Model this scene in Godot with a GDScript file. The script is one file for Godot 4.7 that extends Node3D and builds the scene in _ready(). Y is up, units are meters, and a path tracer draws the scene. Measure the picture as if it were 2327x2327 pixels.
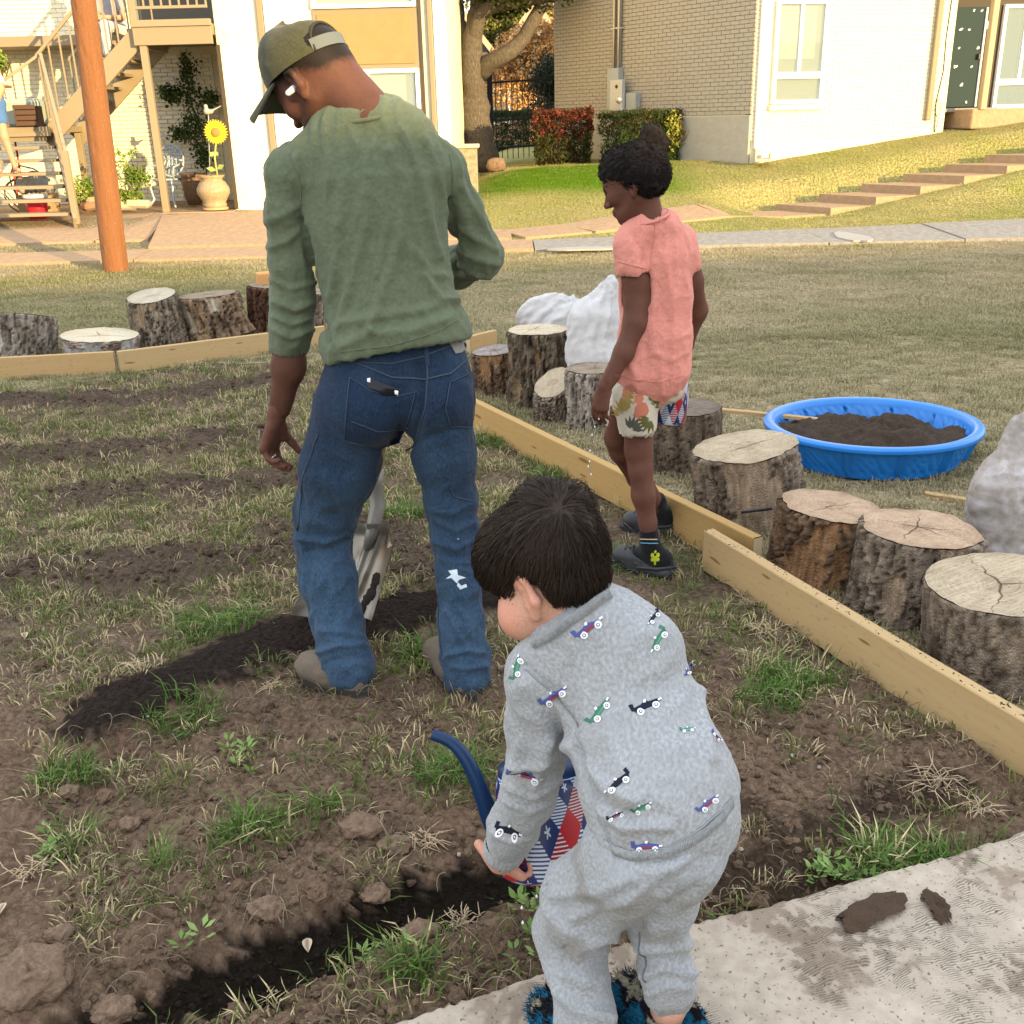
extends Node3D

# ---------------------------------------------------------------- helpers
var M := {}
var used := {}
var noise_a := FastNoiseLite.new()
var noise_b := FastNoiseLite.new()
var noise_c := FastNoiseLite.new()
const EYE := Vector3(0, 1.5, 0)


func lc(r: float, g: float, b: float) -> Color:
	return Color(r, g, b).linear_to_srgb()


func numbered(called: String, parent: Node) -> String:
	var key := str(parent.get_instance_id()) + called
	if not used.has(key):
		used[key] = 0
		return called
	used[key] += 1
	return "%s_%03d" % [called, used[key]]


func tag(o: Node, label: String, category: String, group := "", kind := "") -> Node:
	if label != "":
		o.set_meta("label", label)
	if category != "":
		o.set_meta("category", category)
	if group != "":
		o.set_meta("group", group)
	if kind != "":
		o.set_meta("kind", kind)
	return o


func thing(called: String, label: String, category: String, at := Vector3.ZERO, turn := 0.0, group := "") -> Node3D:
	var o := Node3D.new()
	o.name = numbered(called, self)
	add_child(o)
	o.position = at
	o.rotation.y = turn
	tag(o, label, category, group)
	return o


func put(called: String, mesh: Mesh, m: Material, parent: Node = self) -> MeshInstance3D:
	var o := MeshInstance3D.new()
	o.mesh = mesh
	o.material_override = m
	o.name = numbered(called, parent)
	parent.add_child(o)
	return o


func fin(st: SurfaceTool, normals := true) -> ArrayMesh:
	if normals:
		st.generate_normals()
	return st.commit()


func obj(called: String, st: SurfaceTool, m: Material, parent: Node = self) -> MeshInstance3D:
	return put(called, fin(st), m, parent)


func struct(called: String, st: SurfaceTool, m: Material, parent: Node = self) -> MeshInstance3D:
	var o := obj(called, st, m, parent)
	if parent == self:
		o.set_meta("kind", "structure")
	return o


func mk() -> SurfaceTool:
	var st := SurfaceTool.new()
	st.begin(Mesh.PRIMITIVE_TRIANGLES)
	st.set_uv(Vector2.ZERO)
	return st


func tri(st: SurfaceTool, a: Vector3, b: Vector3, c: Vector3) -> void:
	st.add_vertex(a)
	st.add_vertex(b)
	st.add_vertex(c)


func quad(st: SurfaceTool, a: Vector3, b: Vector3, c: Vector3, d: Vector3) -> void:
	st.set_uv(Vector2(0, 1))
	st.add_vertex(a)
	st.set_uv(Vector2(0, 0))
	st.add_vertex(b)
	st.set_uv(Vector2(1, 0))
	st.add_vertex(c)
	st.set_uv(Vector2(0, 1))
	st.add_vertex(a)
	st.set_uv(Vector2(1, 0))
	st.add_vertex(c)
	st.set_uv(Vector2(1, 1))
	st.add_vertex(d)


# box with chamfered edges
func bx(st: SurfaceTool, c: Vector3, s: Vector3, b := Basis(), ch := 0.004) -> void:
	st.set_smooth_group(-1)
	var h := s * 0.5
	ch = minf(ch, minf(h.x, minf(h.y, h.z)) * 0.6)
	var i := h - Vector3(ch, ch, ch)
	for ax in 3:
		for sg in [-1.0, 1.0]:
			var u := (ax + 1) % 3
			var v := (ax + 2) % 3
			var q: Array[Vector3] = []
			for k in [[-1, -1], [1, -1], [1, 1], [-1, 1]]:
				var p := Vector3.ZERO
				p[ax] = sg * h[ax]
				p[u] = k[0] * i[u]
				p[v] = k[1] * i[v]
				q.append(c + b * p)
			if sg > 0:
				quad(st, q[3], q[2], q[1], q[0])
			else:
				quad(st, q[0], q[1], q[2], q[3])
	for ax in 3:
		var u := (ax + 1) % 3
		var v := (ax + 2) % 3
		for su in [-1.0, 1.0]:
			for sv in [-1.0, 1.0]:
				var a := Vector3.ZERO
				var d := Vector3.ZERO
				a[ax] = -i[ax]
				a[u] = su * h[u]
				a[v] = sv * i[v]
				d[ax] = -i[ax]
				d[u] = su * i[u]
				d[v] = sv * h[v]
				var a2 := a
				var d2 := d
				a2[ax] = i[ax]
				d2[ax] = i[ax]
				if su * sv > 0:
					quad(st, c + b * a, c + b * a2, c + b * d2, c + b * d)
				else:
					quad(st, c + b * d, c + b * d2, c + b * a2, c + b * a)
	for sx in [-1.0, 1.0]:
		for sy in [-1.0, 1.0]:
			for sz in [-1.0, 1.0]:
				var p1 := c + b * Vector3(sx * h.x, sy * i.y, sz * i.z)
				var p2 := c + b * Vector3(sx * i.x, sy * h.y, sz * i.z)
				var p3 := c + b * Vector3(sx * i.x, sy * i.y, sz * h.z)
				if sx * sy * sz > 0:
					tri(st, p1, p3, p2)
				else:
					tri(st, p1, p2, p3)


# box spanned between two points along z, with a cross-section
func beam(st: SurfaceTool, a: Vector3, b: Vector3, w: float, h: float, up := Vector3.UP, ch := 0.004) -> void:
	var z := (b - a).normalized()
	var x := up.cross(z).normalized()
	var y := z.cross(x)
	bx(st, (a + b) * 0.5, Vector3(w, h, a.distance_to(b)), Basis(x, y, z), ch)


# box with opposite corners, axis aligned
func bc(st: SurfaceTool, a: Vector3, b: Vector3, ch := 0.004) -> void:
	bx(st, (a + b) * 0.5, (b - a).abs(), Basis(), ch)


func ring_frame(t: Vector3, hint := Vector3.UP) -> Basis:
	var x := hint.cross(t)
	if x.length() < 0.05:
		x = Vector3.RIGHT.cross(t)
	x = x.normalized()
	return Basis(x, t.cross(x).normalized(), t)


func tube(st: SurfaceTool, pts: Array, rads: Array, seg := 8, squash := 1.0, hint := Vector3.UP) -> void:
	st.set_smooth_group(0)
	var n := pts.size()
	var rings := []
	var prev := Vector3.ZERO
	for i in n:
		var t: Vector3 = (pts[mini(i + 1, n - 1)] - pts[maxi(i - 1, 0)]).normalized()
		var f := ring_frame(t, hint)
		if prev != Vector3.ZERO:
			var x := (prev - t * prev.dot(t)).normalized()
			f = Basis(x, t.cross(x), t)
		prev = f.x
		var r: float = rads[mini(i, rads.size() - 1)]
		var row := []
		for k in seg + 1:
			var a := TAU * (k % seg) / seg
			row.append(pts[i] + f.x * cos(a) * r + f.y * sin(a) * r * squash)
		rings.append(row)
	for i in n - 1:
		for k in seg:
			st.set_uv(Vector2(float(k) / seg, i / float(n - 1)))
			st.add_vertex(rings[i][k])
			st.set_uv(Vector2(float(k) / seg, (i + 1) / float(n - 1)))
			st.add_vertex(rings[i + 1][k])
			st.set_uv(Vector2(float(k + 1) / seg, (i + 1) / float(n - 1)))
			st.add_vertex(rings[i + 1][k + 1])
			st.set_uv(Vector2(float(k) / seg, i / float(n - 1)))
			st.add_vertex(rings[i][k])
			st.set_uv(Vector2(float(k + 1) / seg, (i + 1) / float(n - 1)))
			st.add_vertex(rings[i + 1][k + 1])
			st.set_uv(Vector2(float(k + 1) / seg, i / float(n - 1)))
			st.add_vertex(rings[i][k + 1])
	for e in [0, n - 1]:
		for k in range(1, seg - 1):
			if e == 0:
				tri(st, rings[0][0], rings[0][k], rings[0][k + 1])
			else:
				tri(st, rings[e][0], rings[e][k + 1], rings[e][k])


# surface of revolution about y: profile of Vector2(radius, height)
func lathe(st: SurfaceTool, prof: Array, seg := 32, at := Vector3.ZERO, b := Basis(), warp = null) -> void:
	st.set_smooth_group(0)
	var rows := []
	for i in prof.size():
		var row := []
		for k in seg + 1:
			var a := TAU * (k % seg) / seg
			var p := Vector3(cos(a) * prof[i].x, prof[i].y, sin(a) * prof[i].x)
			if warp != null:
				p = warp.call(p, a, i)
			row.append(at + b * p)
		rows.append(row)
	var m := float(prof.size() - 1)
	for i in prof.size() - 1:
		for k in seg:
			var u0 := float(k) / seg
			var u1 := float(k + 1) / seg
			st.set_uv(Vector2(u0, i / m))
			st.add_vertex(rows[i][k])
			st.set_uv(Vector2(u1, i / m))
			st.add_vertex(rows[i][k + 1])
			st.set_uv(Vector2(u1, (i + 1) / m))
			st.add_vertex(rows[i + 1][k + 1])
			st.set_uv(Vector2(u0, i / m))
			st.add_vertex(rows[i][k])
			st.set_uv(Vector2(u1, (i + 1) / m))
			st.add_vertex(rows[i + 1][k + 1])
			st.set_uv(Vector2(u0, (i + 1) / m))
			st.add_vertex(rows[i + 1][k])


func ntex(c1: Color, c2: Color, freq: float, oct := 4, kind := FastNoiseLite.TYPE_SIMPLEX_SMOOTH, size := 256, seed_ := 1, mid := 0.5) -> NoiseTexture2D:
	var n := FastNoiseLite.new()
	n.noise_type = kind
	n.frequency = freq
	n.fractal_octaves = oct
	n.fractal_gain = 0.6
	n.seed = seed_
	var t := NoiseTexture2D.new()
	t.width = size
	t.height = size
	t.seamless = true
	t.noise = n
	var g := Gradient.new()
	g.set_color(0, c1)
	g.set_color(1, c2)
	if mid != 0.5:
		g.add_point(mid, c1.lerp(c2, 0.5))
	t.color_ramp = g
	return t


var bump_cache := {}


func nbump(freq: float, oct := 4, strength := 6.0, kind := FastNoiseLite.TYPE_SIMPLEX_SMOOTH) -> NoiseTexture2D:
	var key := "%s %s %s %s" % [freq, oct, strength, kind]
	if not bump_cache.has(key):
		var n := FastNoiseLite.new()
		n.noise_type = kind
		n.frequency = freq
		n.fractal_octaves = oct
		n.seed = 7
		var t := NoiseTexture2D.new()
		t.width = 256
		t.height = 256
		t.seamless = true
		t.as_normal_map = true
		t.bump_strength = strength
		t.noise = n
		bump_cache[key] = t
	return bump_cache[key]


# mottled surface: two base colours (linear), tile size in metres
func nmat(c1: Color, c2: Color, tile: float, rough: float, freq := 0.03, bump := 0.0, stretch := Vector3.ONE, oct := 4, world := false) -> StandardMaterial3D:
	var m := StandardMaterial3D.new()
	m.albedo_texture = ntex(c1.linear_to_srgb(), c2.linear_to_srgb(), freq, oct)
	m.uv1_triplanar = true
	m.uv1_world_triplanar = world
	m.uv1_scale = stretch / tile
	m.uv1_triplanar_sharpness = 4.0
	m.roughness = rough
	m.metallic_specular = 0.3
	if bump > 0.0:
		m.normal_enabled = true
		m.normal_texture = nbump(freq * 1.5, oct)
		m.normal_scale = bump
	return m


func plain(c: Color, rough := 0.7, metal := 0.0) -> StandardMaterial3D:
	var m := StandardMaterial3D.new()
	m.albedo_color = c.linear_to_srgb()
	m.roughness = rough
	m.metallic = metal
	m.metallic_specular = 0.35
	return m


func vcol(rough := 0.8) -> StandardMaterial3D:
	var m := StandardMaterial3D.new()
	m.vertex_color_use_as_albedo = true
	m.roughness = rough
	m.metallic_specular = 0.25
	return m


func rnd(i: int) -> float:
	return fposmod(sin(i * 12.9898 + 4.1) * 43758.5453, 1.0)


func seg_dist2(p: Vector2, a: Vector2, b: Vector2) -> float:
	var ba := b - a
	var t := clampf((p - a).dot(ba) / ba.length_squared(), 0.0, 1.0)
	return p.distance_to(a + ba * t)


func line_dist(p: Vector2, pts: Array) -> float:
	var d := 1e9
	for i in pts.size() - 1:
		d = minf(d, seg_dist2(p, pts[i], pts[i + 1]))
	return d


func multi(called: String, mesh: Mesh, m: Material, xf: Array, cols: Array, parent: Node = self) -> MultiMeshInstance3D:
	var mm := MultiMesh.new()
	mm.transform_format = MultiMesh.TRANSFORM_3D
	mm.use_colors = cols.size() > 0
	mm.mesh = mesh
	mm.instance_count = xf.size()
	for i in xf.size():
		mm.set_instance_transform(i, xf[i])
		if cols.size() > 0:
			mm.set_instance_color(i, cols[i])
	var o := MultiMeshInstance3D.new()
	o.multimesh = mm
	o.material_override = m
	o.name = numbered(called, parent)
	parent.add_child(o)
	o.set_meta("kind", "stuff")
	return o



# ---------------------------------------------------------------- smooth bodies: tapered capsules joined with a smooth minimum, meshed as surface nets
class Field:
	var a := PackedVector3Array()
	var ba := PackedVector3Array()
	var il := PackedFloat32Array()
	var ra := PackedFloat32Array()
	var rd := PackedFloat32Array()
	var n := PackedVector3Array()
	var k := PackedFloat32Array()
	var sm := PackedFloat32Array()
	var cut := PackedInt32Array()
	var lo := Vector3(1e9, 1e9, 1e9)
	var hi := Vector3(-1e9, -1e9, -1e9)
	var disp = null
	var tint = null

	# capsule from p to q with radii; flattened by fl along nn
	func cap(p: Vector3, q: Vector3, r1: float, r2: float, s := 0.03, fl := 1.0, nn := Vector3.BACK) -> Field:
		a.append(p)
		var d := q - p
		if d.length_squared() < 1e-8:
			d = Vector3(0, 1e-4, 0)
		ba.append(d)
		il.append(1.0 / d.length_squared())
		ra.append(r1)
		rd.append(r2 - r1)
		n.append(nn.normalized())
		k.append(1.0 / fl - 1.0)
		sm.append(s)
		cut.append(0)
		var r := maxf(r1, r2) + 0.02
		var e := Vector3(r, r, r)
		lo = lo.min(p.min(q) - e)
		hi = hi.max(p.max(q) + e)
		return self

	func ball(p: Vector3, r: float, s := 0.03, fl := 1.0, nn := Vector3.BACK) -> Field:
		return cap(p, p, r, r, s, fl, nn)

	# chain of [point, radius, flatness]
	func chain(c: Array, s := 0.03, nn := Vector3.BACK, grow := 0.0) -> Field:
		for i in c.size() - 1:
			cap(c[i][0], c[i + 1][0], c[i][1] + grow, c[i + 1][1] + grow, s, (c[i][2] + c[i + 1][2]) * 0.5, nn)
		return self

	func carve(p: Vector3, q: Vector3, r1: float, r2: float, s := 0.01, fl := 1.0, nn := Vector3.BACK) -> Field:
		var l := lo
		var h := hi
		cap(p, q, r1, r2, s, fl, nn)
		lo = l
		hi = h
		cut[cut.size() - 1] = 1
		return self

	func prim(p: Vector3, i: int) -> float:
		var pa := p - a[i]
		var h := clampf(pa.dot(ba[i]) * il[i], 0.0, 1.0)
		pa -= ba[i] * h
		if k[i] != 0.0:
			pa += n[i] * (n[i].dot(pa) * k[i])
		return pa.length() - ra[i] - rd[i] * h

	func ev(p: Vector3, ids: PackedInt32Array) -> float:
		var d := 10.0
		for i in ids:
			var pa := p - a[i]
			var h := clampf(pa.dot(ba[i]) * il[i], 0.0, 1.0)
			pa -= ba[i] * h
			if k[i] != 0.0:
				pa += n[i] * (n[i].dot(pa) * k[i])
			var e := pa.length() - ra[i] - rd[i] * h
			var s := sm[i]
			if cut[i] == 0:
				var t := maxf(s - absf(d - e), 0.0)
				d = minf(d, e) - t * t / (4.0 * s)
			else:
				var t := maxf(s - absf(d + e), 0.0)
				d = maxf(d, -e) + t * t / (4.0 * s)
		return d

	func all() -> PackedInt32Array:
		return PackedInt32Array(range(a.size()))

	func normal(p: Vector3, ids: PackedInt32Array, e := 0.003) -> Vector3:
		var d := ev(p, ids)
		return Vector3(ev(p + Vector3(e, 0, 0), ids) - d, ev(p + Vector3(0, e, 0), ids) - d, ev(p + Vector3(0, 0, e), ids) - d).normalized()

	# first point of the surface met going from p along dir
	func march(p: Vector3, dir: Vector3, far := 6.0) -> Vector3:
		var ids := all()
		var t := 0.0
		for i in 60:
			var q := p + dir * t
			var d := ev(q, ids)
			if d < 0.0004 or t > far:
				break
			t += d * 0.8
		return p + dir * t

	func mesh(st: SurfaceTool, c: float, at := Vector3.ZERO) -> void:
		var B := 8
		var dim := Vector3i(((hi - lo) / (c * B)).ceil())
		var vid := {}
		var verts := PackedVector3Array()
		var cols := PackedColorArray()
		var ids_all := all()
		var blocks := []
		var reach := c * B * 0.5 * 1.7321
		for bz in dim.z:
			for by in dim.y:
				for bx_ in dim.x:
					var ctr := lo + (Vector3(bx_, by, bz) + Vector3(0.5, 0.5, 0.5)) * c * B
					var dmin := 10.0
					var ds := PackedFloat32Array()
					for i in ids_all:
						var e := prim(ctr, i)
						ds.append(e)
						if cut[i] == 0:
							dmin = minf(dmin, e)
					if dmin > reach * 1.4 + 0.02:
						continue
					var ids := PackedInt32Array()
					for i in ids_all:
						if cut[i] == 1:
							if ds[i] < reach * 1.6 + 0.02:
								ids.append(i)
						elif ds[i] < dmin + reach * 2.6 + 0.04:
							ids.append(i)
					var dd := ev(ctr, ids)
					if absf(dd) > reach * 1.9 + 0.03:
						continue
					blocks.append([bx_, by, bz, ids])
		var W := B + 1
		var quads := []
		for bl in blocks:
			var ids: PackedInt32Array = bl[3]
			var o := Vector3i(bl[0], bl[1], bl[2]) * B
			var val := PackedFloat32Array()
			val.resize(W * W * W)
			var idx := 0
			var any_in := false
			var any_out := false
			for z in W:
				for y in W:
					for x in W:
						var v := ev(lo + Vector3(o.x + x, o.y + y, o.z + z) * c, ids)
						val[idx] = v
						idx += 1
						if v < 0.0:
							any_in = true
						else:
							any_out = true
			if not (any_in and any_out):
				continue
			for z in B:
				for y in B:
					for x in B:
						var i0 := x + W * (y + W * z)
						var v0 := val[i0]
						var v1 := val[i0 + 1]
						var v2 := val[i0 + W]
						var v3 := val[i0 + W + 1]
						var v4 := val[i0 + W * W]
						var v5 := val[i0 + W * W + 1]
						var v6 := val[i0 + W * W + W]
						var v7 := val[i0 + W * W + W + 1]
						var s := int(v0 < 0.0) + int(v1 < 0.0) + int(v2 < 0.0) + int(v3 < 0.0) + int(v4 < 0.0) + int(v5 < 0.0) + int(v6 < 0.0) + int(v7 < 0.0)
						if s == 0 or s == 8:
							continue
						var sum := Vector3.ZERO
						var cnt := 0
						if (v0 < 0.0) != (v1 < 0.0):
							sum += Vector3(v0 / (v0 - v1), 0, 0)
							cnt += 1
						if (v2 < 0.0) != (v3 < 0.0):
							sum += Vector3(v2 / (v2 - v3), 1, 0)
							cnt += 1
						if (v4 < 0.0) != (v5 < 0.0):
							sum += Vector3(v4 / (v4 - v5), 0, 1)
							cnt += 1
						if (v6 < 0.0) != (v7 < 0.0):
							sum += Vector3(v6 / (v6 - v7), 1, 1)
							cnt += 1
						if (v0 < 0.0) != (v2 < 0.0):
							sum += Vector3(0, v0 / (v0 - v2), 0)
							cnt += 1
						if (v1 < 0.0) != (v3 < 0.0):
							sum += Vector3(1, v1 / (v1 - v3), 0)
							cnt += 1
						if (v4 < 0.0) != (v6 < 0.0):
							sum += Vector3(0, v4 / (v4 - v6), 1)
							cnt += 1
						if (v5 < 0.0) != (v7 < 0.0):
							sum += Vector3(1, v5 / (v5 - v7), 1)
							cnt += 1
						if (v0 < 0.0) != (v4 < 0.0):
							sum += Vector3(0, 0, v0 / (v0 - v4))
							cnt += 1
						if (v1 < 0.0) != (v5 < 0.0):
							sum += Vector3(1, 0, v1 / (v1 - v5))
							cnt += 1
						if (v2 < 0.0) != (v6 < 0.0):
							sum += Vector3(0, 1, v2 / (v2 - v6))
							cnt += 1
						if (v3 < 0.0) != (v7 < 0.0):
							sum += Vector3(1, 1, v3 / (v3 - v7))
							cnt += 1
						var g := Vector3i(o.x + x, o.y + y, o.z + z)
						var p := lo + (Vector3(g) + sum / cnt) * c
						vid[g] = verts.size()
						if disp != null or tint != null:
							var nn := normal(p, ids, c * 0.5)
							if tint != null:
								cols.append(tint.call(p, nn))
							if disp != null:
								p += nn * float(disp.call(p, nn))
						verts.append(p)
						if (v0 < 0.0) != (v1 < 0.0):
							quads.append([g, 0, v0 < 0.0])
						if (v0 < 0.0) != (v2 < 0.0):
							quads.append([g, 1, v0 < 0.0])
						if (v0 < 0.0) != (v4 < 0.0):
							quads.append([g, 2, v0 < 0.0])
		st.set_smooth_group(0)
		var base := 0
		var ix := PackedInt32Array()
		for q in quads:
			var g: Vector3i = q[0]
			var e1 := Vector3i(0, 1, 0)
			var e2 := Vector3i(0, 0, 1)
			if q[1] == 1:
				e1 = Vector3i(0, 0, 1)
				e2 = Vector3i(1, 0, 0)
			elif q[1] == 2:
				e1 = Vector3i(1, 0, 0)
				e2 = Vector3i(0, 1, 0)
			var p0 = vid.get(g)
			var p1 = vid.get(g - e1)
			var p2 = vid.get(g - e1 - e2)
			var p3 = vid.get(g - e2)
			if p0 == null or p1 == null or p2 == null or p3 == null:
				continue
			if q[2]:
				ix.append_array(PackedInt32Array([p0, p2, p1, p0, p3, p2]))
			else:
				ix.append_array(PackedInt32Array([p0, p1, p2, p0, p2, p3]))
		for i in ix:
			if cols.size() > 0:
				st.set_color(cols[i])
			st.add_vertex(verts[i] - at)


func field_part(called: String, fl: Field, cell: float, m: Material, parent: Node3D) -> MeshInstance3D:
	var st := mk()
	fl.mesh(st, cell, parent.position)
	return obj(called, st, m, parent)



# ---------------------------------------------------------------- scene
func _ready() -> void:
	# camera
	var cam := Camera3D.new()
	cam.name = "camera"
	cam.position = EYE
	cam.fov = 53.13
	cam.near = 0.05
	cam.far = 400.0
	add_child(cam)
	cam.basis = Basis(Vector3.RIGHT, deg_to_rad(-21.0)) * Basis(Vector3.BACK, deg_to_rad(-1.5))
	cam.current = true
	# sky, sun, exposure
	var we := WorldEnvironment.new()
	we.name = "daylight"
	var env := Environment.new()
	env.background_mode = Environment.BG_SKY
	var sky := Sky.new()
	var sm := ProceduralSkyMaterial.new()
	sm.sky_top_color = Color(0.79, 0.815, 0.86)
	sm.sky_horizon_color = Color(0.93, 0.905, 0.855)
	sm.sky_curve = 0.2
	sm.ground_bottom_color = Color(0.35, 0.33, 0.28)
	sm.ground_horizon_color = Color(0.7, 0.7, 0.66)
	sm.energy_multiplier = 1.3
	sky.sky_material = sm
	env.sky = sky
	env.tonemap_mode = Environment.TONE_MAPPER_LINEAR
	env.tonemap_exposure = 2.6
	env.sdfgi_enabled = true
	env.ssao_enabled = true
	env.ssil_enabled = true
	we.environment = env
	add_child(we)
	var sun := DirectionalLight3D.new()
	sun.name = "sun"
	sun.light_color = Color(1.0, 0.86, 0.62)
	sun.light_energy = 1.5
	sun.light_angular_distance = 0.5
	sun.shadow_enabled = true
	add_child(sun)
	var el := deg_to_rad(8.5)
	var to_sun := Vector3(0.65 * cos(el), sin(el), 0.76 * cos(el)).normalized()
	sun.basis = Basis.looking_at(-to_sun)
	noise_a.frequency = 1.0
	noise_a.fractal_octaves = 4
	noise_a.seed = 3
	noise_b.frequency = 1.0
	noise_b.fractal_octaves = 2
	noise_b.seed = 11
	noise_c.frequency = 1.0
	noise_c.fractal_octaves = 1
	noise_c.noise_type = FastNoiseLite.TYPE_SIMPLEX_SMOOTH
	noise_c.seed = 23
	materials()
	terrain()
	paths()
	shading_block()
	left_building()
	right_building()
	beyond()
	lawn_grass()
	bed_plants()
	boards()
	stumps()
	garden_things()
	stair_things()
	people()


func materials() -> void:
	M.concrete = nmat(Color(0.29, 0.195, 0.115), Color(0.38, 0.265, 0.16), 1.2, 0.9, 0.03, 0.25, Vector3.ONE, 5, true)
	M.grey_concrete = nmat(Color(0.2, 0.185, 0.16), Color(0.3, 0.28, 0.245), 1.2, 0.9, 0.03, 0.25, Vector3.ONE, 5, true)
	M.white_wall = nmat(Color(0.66, 0.6, 0.42), Color(0.74, 0.69, 0.5), 1.5, 0.85, 0.02, 0.15, Vector3.ONE, 4, true)
	M.brick = nmat(Color(0.35, 0.31, 0.24), Color(0.42, 0.375, 0.295), 0.5, 0.85, 0.03, 0.35, Vector3.ONE, 4, true)
	M.brick2 = nmat(Color(0.36, 0.325, 0.255), Color(0.43, 0.385, 0.305), 0.5, 0.85, 0.03, 0.35, Vector3.ONE, 4, true)
	M.mortar = nmat(Color(0.31, 0.275, 0.21), Color(0.36, 0.32, 0.25), 0.4, 0.95, 0.04, 0.2, Vector3.ONE, 4, true)
	M.foundation = nmat(Color(0.36, 0.335, 0.275), Color(0.42, 0.39, 0.325), 1.0, 0.9, 0.02, 0.2, Vector3.ONE, 4, true)
	M.beige_paint = plain(Color(0.24, 0.19, 0.115), 0.6)
	M.tan_panel = nmat(Color(0.26, 0.18, 0.075), Color(0.29, 0.2, 0.088), 1.5, 0.7, 0.02, 0.0, Vector3.ONE, 3, true)
	M.rail_paint = plain(Color(0.25, 0.2, 0.125), 0.55)
	M.white_paint = plain(Color(0.8, 0.79, 0.75), 0.5)
	M.grey_metal = plain(Color(0.36, 0.38, 0.36), 0.45, 0.2)
	M.light_metal = plain(Color(0.5, 0.5, 0.47), 0.4, 0.3)
	M.galvanised = plain(Color(0.5, 0.47, 0.42), 0.35, 0.6)
	M.dark_gap = plain(Color(0.03, 0.027, 0.022), 0.9)
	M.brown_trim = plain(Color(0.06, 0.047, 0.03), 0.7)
	M.door_dark = plain(Color(0.05, 0.04, 0.04), 0.5)
	M.blind = plain(Color(0.26, 0.25, 0.14), 0.8)
	M.black_iron = plain(Color(0.012, 0.013, 0.016), 0.5)
	var gl := StandardMaterial3D.new()
	gl.transparency = BaseMaterial3D.TRANSPARENCY_ALPHA
	gl.albedo_color = Color(0.8, 0.9, 0.9, 0.12)
	gl.roughness = 0.03
	gl.metallic_specular = 0.5
	gl.metallic_specular = 0.35
	M.glass = gl
	M.leaf = vcol(0.6)
	M.leaf.backlight_enabled = true
	M.leaf.backlight = Color(0.25, 0.3, 0.1)
	M.grass = vcol(0.75)
	M.grass.backlight_enabled = true
	M.grass.backlight = Color(0.2, 0.22, 0.1)
	M.tree_bark = nmat(Color(0.055, 0.047, 0.038), Color(0.15, 0.13, 0.105), 0.6, 0.95, 0.03, 1.0, Vector3(2, 0.6, 2))
	M.soil = StandardMaterial3D.new()
	M.soil.vertex_color_use_as_albedo = true
	M.soil.albedo_texture = ntex(Color(0.55, 0.52, 0.5), Color(1, 1, 1), 0.05, 5)
	M.soil.uv1_triplanar = true
	M.soil.uv1_scale = Vector3.ONE / 0.35
	M.soil.roughness = 0.97
	M.soil.metallic_specular = 0.15
	M.soil.normal_enabled = true
	M.soil.normal_texture = nbump(0.06, 5, 10.0)
	M.soil.normal_scale = 1.0
	M.lawn = M.soil.duplicate()
	M.lawn.uv1_scale = Vector3.ONE / 0.8
	M.clod = vcol(0.97)
	M.clod.albedo_texture = M.soil.albedo_texture
	M.clod.uv1_triplanar = true
	M.clod.uv1_scale = Vector3.ONE * 0.25


# ---------------------------------------------------------------- the lie of the land
const GX := [-20.0, -6.0, 0.0, 1.0, 4.4, 7.9, 9.5, 20.0]
const GH := [0.28, 0.28, 0.62, 0.68, 0.74, 1.13, 1.3, 2.2]


func land(x: float, z: float) -> float:
	var d := -z
	var a := 0.28
	for i in GX.size() - 1:
		if x >= GX[i] and x < GX[i + 1]:
			a = lerpf(GH[i], GH[i + 1], (x - GX[i]) / (GX[i + 1] - GX[i]))
	if x >= 20.0:
		a = 2.2
	var r := 0.06 * smoothstep(12.6, 14.0, d) + 0.94 * smoothstep(14.0, 19.5, d)
	var low := 0.28 * (0.25 * smoothstep(12.6, 14.0, d) + 0.75 * smoothstep(14.0, 15.9, d))
	var w := smoothstep(-1.2, 0.4, x)
	var h := lerpf(low, a * r, w)
	# the ground dips to the flight of garden steps
	var t := (x - 4.5) * 0.9635 - (z + 16.0) * 0.2676
	var off := absf((x - 4.5) * 0.2676 + (z + 16.0) * 0.9635)
	if t > -1.5 and t < 7.0:
		h = lerpf(h, maxf(0.05, 0.03 + 0.1606 * t), smoothstep(1.3, 0.6, off) * smoothstep(-1.5, -0.5, t))
	return h


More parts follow.
